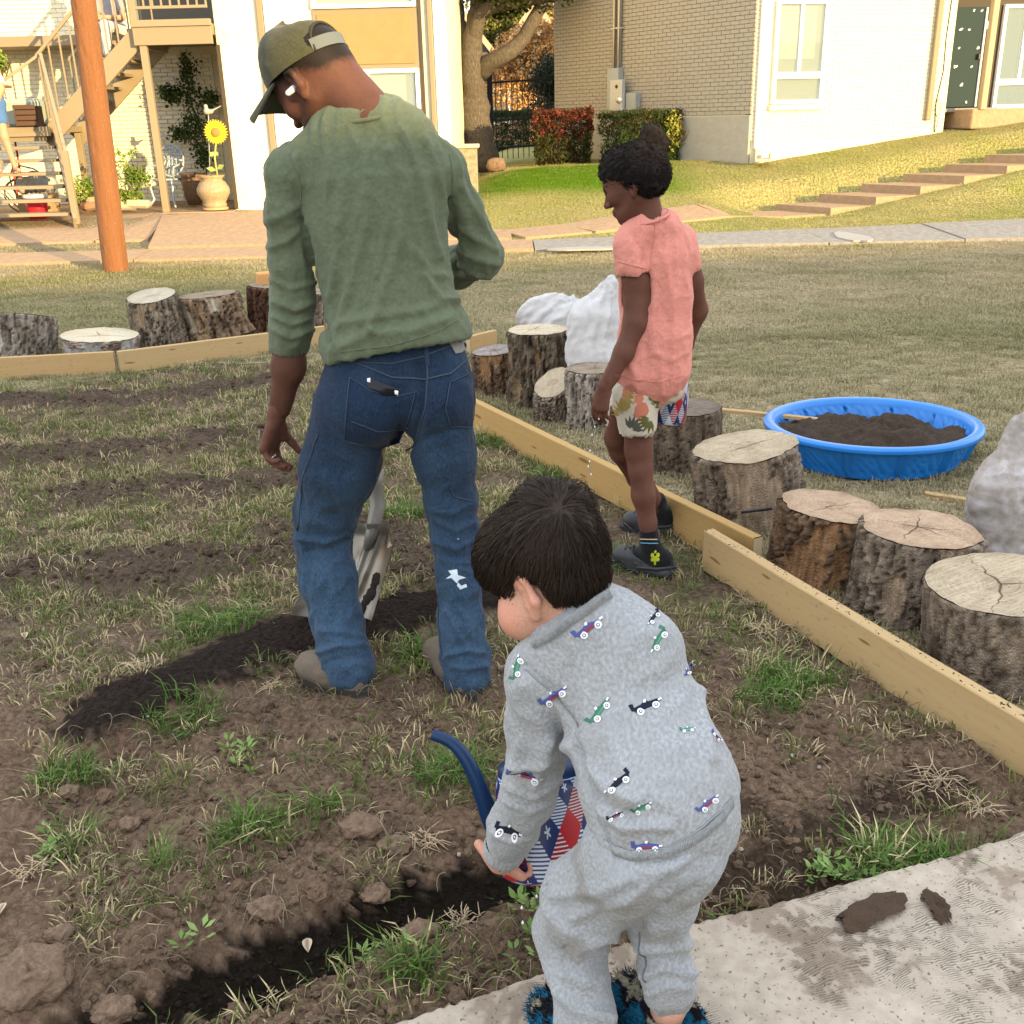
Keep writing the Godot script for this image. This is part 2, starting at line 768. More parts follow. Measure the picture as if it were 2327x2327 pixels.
# garden rows: polylines of x, z
var rows := {
	"wet": [Vector2(-0.804, -1.332), Vector2(-0.667, -1.424), Vector2(-0.537, -1.487), Vector2(-0.304, -1.621), Vector2(-0.137, -1.698), Vector2(0.03, -1.771), Vector2(0.23, -1.832)],
	"compost": [Vector2(-1.118, -2.366), Vector2(-1.064, -2.416), Vector2(-0.997, -2.48), Vector2(-0.867, -2.664), Vector2(-0.683, -2.852), Vector2(-0.358, -2.924), Vector2(-0.018, -3.076)],
	"r2": [Vector2(-1.926, -3.296), Vector2(-1.568, -3.386), Vector2(-1.279, -3.382), Vector2(-1.007, -3.444), Vector2(-0.804, -3.504)],
	"r3": [Vector2(-1.9, -4.248), Vector2(-1.648, -4.263), Vector2(-1.371, -4.276), Vector2(-0.969, -4.387)],
	"r4": [Vector2(-2.594, -4.776), Vector2(-2.201, -4.826), Vector2(-1.765, -4.936), Vector2(-1.262, -5.074)],
	"r5": [Vector2(-3.222, -5.959), Vector2(-2.546, -5.927), Vector2(-2.067, -5.902), Vector2(-1.459, -6.294)],
	"r6": [Vector2(-0.844, -3.715), Vector2(-0.684, -3.759), Vector2(-0.319, -3.33), Vector2(0.068, -3.706)],
	"right": [Vector2(0.481, -1.922), Vector2(0.58, -1.836), Vector2(0.758, -1.883), Vector2(0.974, -2.009)],
	"under": [Vector2(0.367, -1.634), Vector2(0.473, -1.675), Vector2(0.576, -1.734)],
}
const BED := [Vector3(-3.375, 0, -6.709), Vector3(-2.617, 0, -6.777), Vector3(-1.709, 0, -7.236), Vector3(-1.313, 0, -7.598), Vector3(-0.212, 0, -5.654), Vector3(0.83, 0, -3.235), Vector3(1.214, 0, -2.062)]


func inside_bed(x: float, z: float) -> float:
	# signed distance-like: positive inside the boards
	var d := 1e9
	for i in BED.size() - 1:
		var p := Vector2(BED[i].x, BED[i].z)
		var q := Vector2(BED[i + 1].x, BED[i + 1].z)
		var t := (q - p).normalized()
		d = minf(d, t.cross(Vector2(x, z) - p))
	return d


func row_near(p: Vector2, called: String) -> float:
	return line_dist(p, rows[called])


func soil_at(x: float, z: float) -> Dictionary:
	var p := Vector2(x, z)
	var wob := noise_b.get_noise_2d(x * 2.2, z * 2.2) * 0.09
	var h := 0.0
	var grit := noise_b.get_noise_2d(x * 16.0, z * 16.0) * 0.05 + noise_b.get_noise_2d(x * 45.0 + 3.0, z * 45.0) * 0.025
	var wet := smoothstep(0.095, 0.06, row_near(p, "wet") + wob * 0.6 + grit)
	var comp := smoothstep(0.15, 0.1, row_near(p, "compost") + wob * 0.7 + grit)
	var under := smoothstep(0.13, 0.06, minf(row_near(p, "under"), row_near(p, "right") + 0.03) + wob + grit)
	var tilled := 0.0
	for k in ["r2", "r3", "r4", "r5", "r6"]:
		tilled = maxf(tilled, smoothstep(0.22, 0.1, row_near(p, k) + wob + grit))
	h += smoothstep(0.22, 0.04, row_near(p, "compost") + wob * 0.7) * 0.05 - smoothstep(0.14, 0.05, row_near(p, "wet") + wob * 0.6) * 0.022 + smoothstep(0.3, 0.18, absf(row_near(p, "wet") - 0.2)) * 0.015 * (1.0 - wet)
	h += tilled * 0.035
	h += noise_a.get_noise_2d(x * 1.6, z * 1.6) * 0.025
	var rough := lerpf(0.35, 1.0, clampf(tilled + (1.0 - smoothstep(2.4, 3.3, -z)), 0.0, 1.0)) * (1.0 - 0.6 * comp)
	h += noise_a.get_noise_2d(x * 9.0, z * 9.0) * 0.022 * rough
	h += absf(noise_b.get_noise_2d(x * 24.0 + 9.0, z * 24.0)) * 0.016 * rough
	h += noise_b.get_noise_2d(x * 60.0, z * 60.0) * 0.004
	return {"h": h, "wet": wet, "comp": comp, "tilled": tilled, "under": under}


func bed_height(x: float, z: float) -> float:
	return soil_at(x, z).h


func terrain() -> void:
	# garden bed soil
	var xs := PackedFloat32Array()
	var x := -4.2
	while x < 2.6:
		xs.append(x)
		x += 0.02 if x > -1.6 else 0.03
	var zs := PackedFloat32Array()
	var z := -1.0
	while z > -8.2:
		zs.append(z)
		z -= 0.013 if z > -2.2 else (0.02 if z > -4.0 else 0.03)
	var st := mk()
	st.set_smooth_group(0)
	for zz in zs:
		for xx in xs:
			var s := soil_at(xx, zz)
			var n := 0.5 + 0.5 * noise_a.get_noise_2d(xx * 3.0, zz * 3.0)
			var red := smoothstep(3.0, 2.2, -zz) * 0.8
			var c := Color(0.15, 0.112, 0.082).lerp(Color(0.2, 0.13, 0.086), red).lerp(Color(0.27, 0.2, 0.138), n * 0.8)
			c = c.lerp(Color(0.055, 0.043, 0.035), s.tilled * 0.5)
			c = c.lerp(Color(0.034, 0.026, 0.02), s.comp)
			c = c.lerp(Color(0.05, 0.036, 0.026), s.under * 0.85)
			c = c.lerp(Color(0.016, 0.013, 0.011), s.wet)
			st.set_color(c)
			var e := minf(0.0, inside_bed(xx, zz)) * 0.25
			st.add_vertex(Vector3(xx, s.h + maxf(e, -0.12), zz))
	var w := xs.size()
	for j in zs.size() - 1:
		for i in w - 1:
			var q := j * w + i
			for k in [q, q + w, q + 1, q + 1, q + w, q + w + 1]:
				st.add_index(k)
	st.generate_normals()
	var soil := put("garden_soil", st.commit(), M.soil)
	soil.set_meta("kind", "structure")
	# lawns out to the horizon
	xs = PackedFloat32Array([-160, -90, -50, -30, -22])
	x = -20.0
	while x < 20.0:
		xs.append(x)
		x += 0.12 if absf(x) < 9.0 else 0.5
	xs.append_array(PackedFloat32Array([22, 30, 50, 90, 160]))
	zs = PackedFloat32Array([60, 40, 25, 15, 8, 4, 2, 0.5])
	z = 0.0
	while z > -28.0:
		zs.append(z)
		z -= 0.12
	zs.append_array(PackedFloat32Array([-30, -34, -40, -50, -70, -110, -200]))
	st = mk()
	st.set_smooth_group(0)
	for zz in zs:
		for xx in xs:
			var n := 0.5 + 0.5 * noise_a.get_noise_2d(xx * 0.9, zz * 0.9)
			var n2 := 0.5 + 0.5 * noise_b.get_noise_2d(xx * 0.35, zz * 0.35 + 40.0)
			st.set_color(lawn_color(xx, zz, n, n2))
			var y := land(xx, zz) + noise_b.get_noise_2d(xx, zz) * 0.012
			y -= 0.16 * smoothstep(0.06, 0.22, inside_bed(xx, zz)) * smoothstep(-9.0, -8.0, zz) * smoothstep(-5.5, -4.5, xx)
			if zz > -1.9:
				y -= 0.1
			st.add_vertex(Vector3(xx, y, zz))
	w = xs.size()
	for j in zs.size() - 1:
		for i in w - 1:
			var q := j * w + i
			for k in [q, q + w, q + 1, q + 1, q + w, q + w + 1]:
				st.add_index(k)
	st.generate_normals()
	var lawn := put("lawn", st.commit(), M.lawn)
	lawn.set_meta("kind", "structure")


func lawn_color(x: float, z: float, n: float, n2: float) -> Color:
	var dry := Color(0.48, 0.4, 0.25)
	var green := Color(0.15, 0.18, 0.055)
	var g := clampf(0.18 + 0.9 * (n2 - 0.5) + 0.8 * (n - 0.5), 0.0, 1.0)
	g = lerpf(g, clampf(g + 0.5, 0.0, 1.0), smoothstep(-1.0, -3.0, x) * smoothstep(12.5, 11.0, -z))
	if -z > 13.5 and x > -1.0:
		g = clampf(g + 0.2, 0.0, 1.0)
		dry = Color(0.5, 0.44, 0.19)
		green = Color(0.3, 0.37, 0.07)
	# greener strip below the hedges
	var strip := smoothstep(1.8, 0.8, absf(-z - (18.3 - 0.2 * (x - 1.0)))) * smoothstep(3.6, 2.2, x) * smoothstep(-1.0, 0.0, x)
	var c := dry.lerp(green, g * 0.8)
	return c.lerp(Color(0.13, 0.27, 0.012), strip)


func ground_y(x: float, z: float) -> float:
	if inside_bed(x, z) > 0.0 and z > -8.1 and z < -1.0 and x > -4.2:
		return bed_height(x, z)
	return land(x, z)



func prism(st: SurfaceTool, top: Array, depth: float) -> void:
	st.set_smooth_group(-1)
	var n := top.size()
	for i in range(1, n - 1):
		tri(st, top[0], top[i], top[i + 1])
	for i in n:
		var a: Vector3 = top[i]
		var b: Vector3 = top[(i + 1) % n]
		var dn := Vector3(0, -depth, 0)
		quad(st, a, a + dn, b + dn, b)


func slab(parent: Node3D, called: String, pts: Array, m: Material, lift := 0.03) -> void:
	# pts: four corners Vector2(x, z), seen clockwise from above
	var st := mk()
	var top := []
	for p in pts:
		top.append(Vector3(p.x, land(p.x, p.y) + lift, p.y))
	prism(st, top, 0.14)
	obj(called, st, m, parent)


func paths() -> void:
	var side := thing("sidewalk", "", "")
	side.set_meta("kind", "structure")
	var x := -13.0
	var k := 0
	while x < 13.0:
		var w := 1.5 + 0.35 * rnd(k)
		if x + w > 0.35 and x < 0.35:
			w = 0.35 - x + 0.01
		var x2 := x + w - 0.018
		var fr := func(q: float) -> Vector2: return Vector2(q, -12.6 + 0.025 * maxf(q, 0.0))
		var bk := func(q: float) -> Vector2: return Vector2(q, -13.35 - 0.09 * maxf(q, 0.0))
		slab(side, "paving_slab", [fr.call(x), bk.call(x), bk.call(x2), fr.call(x2)], M.grey_concrete if x > -1.0 else M.concrete, 0.03 + 0.012 * rnd(k + 50))
		x += w
		k += 1
	# pale cement patches on the walk
	var pt := nmat(Color(0.3, 0.285, 0.25), Color(0.36, 0.34, 0.3), 0.3, 0.95, 0.05, 0.3)
	for c in [[Vector3(1.017, 0.06, -12.439), 0.42, 0.13], [Vector3(4.255, 0.07, -12.845), 0.16, 0.42]]:
		var st := mk()
		var ring := []
		for i in 14:
			var a := -TAU * i / 14.0
			var rr: float = 0.75 + 0.5 * rnd(i * 7 + 3)
			var q: Vector3 = c[0] + Vector3(cos(a) * c[1] * rr, 0, sin(a) * c[2] * rr)
			q.y = land(q.x, q.z) + 0.052
			ring.append(q)
		prism(st, ring, 0.02)
		obj("cement_patch", st, pt, side)
	var walk := thing("garden_path", "", "")
	walk.set_meta("kind", "structure")
	var c := [Vector2(-2.9, -14.05), Vector2(-1.4, -14.05), Vector2(0.1, -14.05), Vector2(1.0, -14.45), Vector2(2.0, -15.05), Vector2(3.0, -15.45), Vector2(3.9, -15.75), Vector2(4.6, -15.98)]
	for i in c.size() - 1:
		var t: Vector2 = (c[i + 1] - c[i]).normalized()
		var nn := Vector2(-t.y, t.x) * 0.42
		var e := t * 0.012
		slab(walk, "paving_slab", [c[i] + nn, c[i] - nn, c[i + 1] - nn - e, c[i + 1] + nn - e], M.concrete, 0.03)
	# approach slab up to the patio, and the apron under the stair
	slab(walk, "paving_slab", [Vector2(-4.55, -13.45), Vector2(-5.0, -15.6), Vector2(-2.75, -16.0), Vector2(-2.5, -13.45)], M.concrete, 0.045)
	slab(walk, "paving_slab", [Vector2(-5.5, -14.2), Vector2(-5.25, -16.1), Vector2(-4.95, -15.7), Vector2(-4.8, -14.2)], M.concrete, 0.035)
	slab(walk, "paving_slab", [Vector2(-12.0, -14.1), Vector2(-12.0, -16.3), Vector2(-5.3, -16.1), Vector2(-5.55, -14.2)], M.concrete, 0.03)
	var patio := thing("patio", "", "")
	patio.set_meta("kind", "structure")
	for i in 4:
		var st := mk()
		var x0 := -4.12 - 1.75 * i
		bc(st, Vector3(x0 - 1.74, 0.0, -18.72), Vector3(x0, 0.295, -16.2 - 0.03 * i), 0.012)
		obj("paving_slab", st, M.concrete, patio)
	# garden steps
	var steps := thing("garden_steps", "", "")
	steps.set_meta("kind", "structure")
	for i in 9:
		var a := Vector3(4.2 + 0.72 * i, 0.17 + 0.12 * i, -16.45 - 0.2 * i)
		var r := Vector3(0.58, 0, 0.92)
		var go := Vector3(0.72, 0, -0.2) * 1.06
		var st := mk()
		prism(st, [a + r, a, a + go, a + go + r], 0.26)
		obj("step", st, M.concrete, steps)


# the apartment block behind the photographer that shades the garden
func shading_block() -> void:
	var b := thing("apartment_block", "long pale brick apartment block standing behind the garden", "building", Vector3(20, 0, 12))
	b.rotation.y = 0.14
	var st := mk()
	bx(st, Vector3(0, 2.2, 4), Vector3(34, 4.4, 8))
	obj("wall", st, M.brick, b)
	st = mk()
	bx(st, Vector3(0, 4.46, 4), Vector3(34.6, 0.12, 8.6))
	obj("roof", st, M.brown_trim, b)
	for i in 9:
		st = mk()
		bx(st, Vector3(-15 + 3.6 * i, 1.6, -0.02), Vector3(1.3, 1.5, 0.08))
		var w := obj("window", st, M.white_paint, b)
		st = mk()
		bx(st, Vector3(-15 + 3.6 * i, 1.6, -0.075), Vector3(1.15, 1.35, 0.02))
		obj("pane", st, M.door_dark, w)


# frame of a wall: origin on plan, u along, n outward
class Wall:
	var o: Vector3
	var u: Vector3
	var n: Vector3
	func _init(a: Vector2, b: Vector2) -> void:
		o = Vector3(a.x, 0, a.y)
		u = Vector3(b.x - a.x, 0, b.y - a.y).normalized()
		n = Vector3(-u.z, 0, u.x)
	func at(s: float, y: float, d: float) -> Vector3:
		return o + u * s + Vector3(0, y, 0) + n * d
	func basis() -> Basis:
		return Basis(u, Vector3.UP, n)


func wb(st: SurfaceTool, w: Wall, s0: float, s1: float, y0: float, y1: float, d0: float, d1: float, ch := 0.004) -> void:
	bx(st, w.at((s0 + s1) * 0.5, (y0 + y1) * 0.5, (d0 + d1) * 0.5), Vector3(absf(s1 - s0), absf(y1 - y0), absf(d1 - d0)), w.basis(), ch)


func wpart(called: String, m: Material, parent: Node3D, w: Wall, s0: float, s1: float, y0: float, y1: float, d0: float, d1: float, ch := 0.004) -> MeshInstance3D:
	var st := mk()
	wb(st, w, s0, s1, y0, y1, d0, d1, ch)
	var o := obj(called, st, m, parent)
	o.position -= parent.global_position
	return o


# courses of bricks on a wall; the ones nearest (far, top) each a part, the rest joined
func bricks(parent: Node3D, w: Wall, s0: float, s1: float, y0: float, y1: float, single, holes := [], flush := false) -> void:
	var L := 0.203
	var H := 0.0667
	var meshes := []
	for v in 3:
		var st := mk()
		bx(st, Vector3.ZERO, Vector3(L - 0.008, H - 0.008, 0.024 + 0.004 * v), Basis(), 0.004)
		meshes.append(fin(st))
	var rest := mk()
	var gap := 0.004 if flush else 0.008
	var n := 0
	var j := 0
	var y := y0
	while y < y1:
		var off := 0.0 if j % 2 == 0 else -L * 0.5
		var s := s0 + off
		while s < s1 - 0.01:
			var a := maxf(s, s0)
			var b := minf(s + L, s1)
			var c := Vector2((a + b) * 0.5, y + H * 0.5)
			var skip := b - a < 0.03
			for h in holes:
				if c.x > h.position.x - 0.05 and c.x < h.end.x + 0.05 and c.y > h.position.y and c.y < h.end.y:
					skip = true
			if not skip:
				var p := w.at(c.x, c.y, 0.0) - parent.position
				if b - a > L * 0.9 and single.call(c) and n < 300:
					var o := put("brick", meshes[(j * 7 + n * 3) % 3], M.brick if rnd(n * 3 + j) > 0.4 else M.brick2, parent)
					o.transform = Transform3D(w.basis() * Basis(Vector3.BACK, (rnd(n + 9) - 0.5) * 0.006), p)
					n += 1
				else:
					bx(rest, p, Vector3(b - a - gap, H - gap, (0.02 if flush else 0.026) + 0.005 * rnd(j * 31 + int(s * 50.0))), w.basis(), 0.004)
			s += L
		y += H
		j += 1
	var r := obj("brickwork", rest, M.brick, parent)
	r.set_meta("kind", "stuff")


# window with a frame, two upper sashes and a lower light
func window_unit(parent: Node3D, w: Wall, s0: float, s1: float, y0: float, y1: float, rail: float, mull: float, frame_m: Material, blind := 1.0, drop := 0.3) -> void:
	var fr := wpart("window", frame_m, parent, w, s0, s1, y1 - 0.06, y1, 0.0, 0.07)
	var f := mk()
	wb(f, w, s0, s0 + 0.06, y0, y1 - 0.062, 0.0, 0.07)
	wb(f, w, s1 - 0.06, s1, y0, y1 - 0.062, 0.0, 0.07)
	wb(f, w, s0 + 0.062, s1 - 0.062, y0, y0 + 0.06, 0.0, 0.068)
	var o := obj("frame", f, frame_m, fr)
	if rail > 0.0:
		f = mk()
		wb(f, w, s0 + 0.062, s1 - 0.062, rail - 0.05, rail + 0.05, 0.0, 0.075)
		obj("rail", f, frame_m, fr)
	if mull > 0.0:
		f = mk()
		wb(f, w, mull - 0.03, mull + 0.03, maxf(rail, y0 + 0.06) + 0.052, y1 - 0.062, 0.0, 0.066)
		obj("mullion", f, frame_m, fr)
	f = mk()
	wb(f, w, s0 + 0.05, s1 - 0.05, y0 + 0.05, y1 - 0.05, 0.036, 0.042, 0.001)
	obj("pane", f, M.glass, fr)
	if blind > 0.0:
		# slatted blind hanging behind the glass
		var b := mk()
		var yy := y1 - 0.09
		while yy > y0 + (y1 - y0) * (1.0 - blind):
			wb(b, w, s0 + 0.07, s0 + 0.07 + (s1 - s0 - 0.14) * drop, yy - 0.034, yy, 0.014, 0.02, 0.001)
			yy -= 0.036
		obj("blind", b, M.blind, fr)
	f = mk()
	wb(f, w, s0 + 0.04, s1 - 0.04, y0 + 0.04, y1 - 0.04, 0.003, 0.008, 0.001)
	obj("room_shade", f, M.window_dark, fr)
	for c in fr.get_children():
		c.position = Vector3.ZERO


func left_building() -> void:
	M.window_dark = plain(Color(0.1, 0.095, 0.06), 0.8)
	var b := thing("apartment_building", "white painted apartment building with tan panel, balcony deck and outdoor stair", "building")
	var w := Wall.new(Vector2(-4.15, -16.5), Vector2(-0.77, -16.5))
	# front wing
	var st := mk()
	bc(st, Vector3(-4.15, 0.0, -23.0), Vector3(-0.77, 6.2, -16.5), 0.01)
	obj("wall", st, M.white_wall, b)
	# balcony bay: back wall, end wall
	var rw := Wall.new(Vector2(-10, -18.7), Vector2(-4.1, -18.7))
	st = mk()
	bc(st, Vector3(-14.0, 0.0, -19.0), Vector3(-4.16, 6.2, -18.72), 0.01)
	obj("wall", st, M.white_wall, b)
	M.brick_save = M.brick
	M.brick2_save = M.brick2
	M.brick = M.white_wall
	M.brick2 = nmat(Color(0.68, 0.64, 0.52), Color(0.76, 0.72, 0.61), 0.8, 0.85, 0.02, 0.2, Vector3.ONE, 4, true)
	bricks(b, rw, 3.0, 5.2, 0.3, 2.62, func(c): return c.x > 4.0)
	bricks(b, rw, 0.0, 2.99, 0.3, 5.6, func(_c): return false, [], true)
	M.brick = M.brick_save
	M.brick2 = M.brick2_save
	# downspouts and seams on the front
	for q in [[0.64, 0.73, M.beige_paint], [3.1, 3.17, M.beige_paint]]:
		wpart("downspout", q[2], b, w, q[0], q[1], 0.3, 6.0, 0.0, 0.06, 0.01)
	wpart("corner_board", M.white_paint, b, w, 0.74, 1.3, 0.3, 6.0, 0.0, 0.025)
	wpart("corner_board", M.white_paint, b, w, 3.19, 3.37, 0.3, 6.0, 0.0, 0.025)
	# recessed window column: tan panel and windows above and below
	wpart("panel_frame", M.beige_paint, b, w, 1.44, 2.98, 2.24, 3.04, 0.0, 0.03)
	wpart("panel", M.tan_panel, b, w, 1.5, 2.9, 2.3, 2.98, 0.03, 0.045)
	wpart("trim", M.brown_trim, b, w, 2.97, 3.02, 0.5, 6.0, 0.0, 0.05)
	window_unit(b, w, 1.44, 2.95, 0.75, 2.235, 0.0, 2.18, M.white_paint, 1.0, 0.9)
	window_unit(b, w, 1.44, 2.95, 3.05, 4.6, 3.35, 2.25, M.white_paint, 1.0, 0.95)
	# balcony deck
	wpart("deck_board", M.rail_paint, b, w, -1.13, 0.0, 2.86, 2.95, 0.14, 0.24)
	wpart("fascia", M.beige_paint, b, w, -1.13, 0.0, 2.62, 2.855, 0.15, 0.22)
	st = mk()
	bc(st, Vector3(-5.28, 2.75, -18.7), Vector3(-4.16, 2.9, -16.36))
	bc(st, Vector3(-9.0, 2.75, -18.7), Vector3(-5.29, 2.9, -17.75))
	obj("deck", st, M.beige_paint, b)
	st = mk()
	bc(st, Vector3(-5.3, 2.6, -17.7), Vector3(-5.22, 2.9, -16.36))
	obj("joist", st, M.beige_paint, b)
	# post
	st = mk()
	bc(st, Vector3(-5.22, 0.29, -16.4), Vector3(-5.12, 2.62, -16.3), 0.008)
	obj("post", st, M.rail_paint, b)
	# balcony railing
	for s in [[3.09, 0.04], [4.0, 0.05]]:
		st = mk()
		bc(st, Vector3(-5.25, s[0], -16.32), Vector3(-4.17, s[0] + s[1], -16.28))
		obj("rail", st, M.rail_paint, b)
	for i in 9:
		st = mk()
		var xx := -5.2 + 0.127 * i
		bc(st, Vector3(xx - 0.012, 2.95 if i == 0 else 3.12, -16.315), Vector3(xx + 0.012, 4.0, -16.285), 0.002)
		obj("baluster", st, M.rail_paint, b)
	st = mk()
	bc(st, Vector3(-5.27, 2.9, -16.34), Vector3(-5.2, 4.06, -16.27))
	obj("rail_post", st, M.rail_paint, b)
	# dark doorways up and down, pilaster beside
	st = mk()
	bc(st, Vector3(-4.62, 2.92, -18.69), Vector3(-4.3, 4.9, -18.6))
	obj("door", st, M.door_dark, b)
	st = mk()
	bc(st, Vector3(-4.62, 2.9, -18.66), Vector3(-5.9, 5.3, -18.62))
	obj("upper_wall_panel", st, plain(Color(0.1, 0.095, 0.08), 0.9), b)
	st = mk()
	bc(st, Vector3(-4.6, 0.3, -18.69), Vector3(-4.5, 2.6, -18.55))
	obj("door_frame", st, M.beige_paint, b)
	st = mk()
	bc(st, Vector3(-4.48, 0.3, -18.69), Vector3(-4.18, 2.0, -18.62))
	var door := obj("door", st, M.door_dark, b)
	st = mk()
	bx(st, Vector3(-4.42, 1.2, -18.58), Vector3(0.05, 0.05, 0.07))
	obj("handle", st, M.galvanised, door)
	st = mk()
	bc(st, Vector3(-4.48, 2.02, -18.69), Vector3(-4.18, 2.25, -18.6))
	obj("transom", st, M.beige_paint, b)
	st = mk()
	bc(st, Vector3(-4.16, 0.3, -16.62), Vector3(-4.1, 2.62, -16.49))
	obj("trim", st, M.brown_trim, b)
	outdoor_stair()


func outdoor_stair() -> void:
	var s := thing("outdoor_staircase", "beige metal stair with open treads and slim balusters beside the balcony", "staircase", Vector3(-6.7, 0.28, -15.6))
	var g := s.position
	var add := func(called: String, st: SurfaceTool, m: Material) -> void:
		var o := obj(called, st, m, s)
		o.position = -g
	# upper flight from landing (x -6.75, 1.57) to deck (x -5.25, 2.9), between z -16.45 and -17.6
	for z in [-16.42, -17.6]:
		var st := mk()
		beam(st, Vector3(-6.85, 1.36, z), Vector3(-5.2, 2.8, z), 0.05, 0.26)
		add.call("stringer", st, M.rail_paint)
		st = mk()
		beam(st, Vector3(-6.78, 2.52, z), Vector3(-5.25, 3.92, z), 0.045, 0.045)
		add.call("handrail", st, M.rail_paint)
		for i in 9:
			var t := (i + 0.3) / 9.0
			st = mk()
			var x := lerpf(-6.8, -5.25, t)
			bc(st, Vector3(x - 0.011, 1.36 + 1.45 * t, z - 0.011), Vector3(x + 0.011, 2.5 + 1.42 * t, z + 0.011), 0.002)
			add.call("baluster", st, M.rail_paint)
	for i in 7:
		var st := mk()
		var x := -6.65 + 0.205 * i
		bc(st, Vector3(x, 1.7 + 0.185 * i, -17.56), Vector3(x + 0.26, 1.745 + 0.185 * i, -16.45))
		add.call("tread", st, M.rail_paint)
	# landing
	var st2 := mk()
	bc(st2, Vector3(-8.6, 1.47, -17.65), Vector3(-6.72, 1.56, -16.25))
	add.call("landing", st2, M.rail_paint)
	st2 = mk()
	bc(st2, Vector3(-8.6, 1.36, -16.24), Vector3(-6.75, 1.5, -16.19))
	add.call("landing_beam", st2, M.beige_paint)
	for px in [-6.8, -8.5]:
		st2 = mk()
		bc(st2, Vector3(px, 0.28, -17.5), Vector3(px + 0.09, 1.46, -17.4))
		add.call("post", st2, M.rail_paint)
	# lower flight towards the garden
	var bot := Vector3(-6.12, 0.28, -15.1)
	var top := Vector3(-6.7, 1.52, -16.25)
	for i in 7:
		var t := (i + 0.6) / 7.0
		var p := bot.lerp(top, t)
		st2 = mk()
		bc(st2, Vector3(-8.7, p.y - 0.02, p.z - 0.24), Vector3(p.x, p.y + 0.025, p.z + 0.05))
		add.call("tread", st2, M.rail_paint)
	st2 = mk()
	beam(st2, bot + Vector3(0.05, -0.02, 0.05), top + Vector3(0.05, -0.05, -0.05), 0.05, 0.24)
	add.call("stringer", st2, M.rail_paint)
	st2 = mk()
	beam(st2, bot + Vector3(-2.2, -0.02, 0.05), top + Vector3(-2.0, -0.05, -0.05), 0.05, 0.24)
	add.call("stringer", st2, M.rail_paint)
	st2 = mk()
	beam(st2, bot + Vector3(0.06, 0.92, 0.0), top + Vector3(0.06, 1.02, 0), 0.045, 0.05)
	add.call("handrail", st2, M.rail_paint)
	st2 = mk()
	tube(st2, [Vector3(-9.2, 1.1, -16.3), Vector3(-6.66, 2.55, -16.3)], [0.022], 6)
	add.call("handrail", st2, M.rail_paint)
	for i in 8:
		var t := (i + 0.5) / 8.0
		var p := bot.lerp(top, t) + Vector3(0.06, 0, 0)
		st2 = mk()
		bc(st2, p + Vector3(-0.011, 0.02, -0.011), p + Vector3(0.011, 0.98, 0.011), 0.002)
		add.call("baluster", st2, M.rail_paint)
	st2 = mk()
	bc(st2, bot + Vector3(0.02, -0.02, -0.02), bot + Vector3(0.1, 0.96, 0.06))
	add.call("newel_post", st2, M.rail_paint)


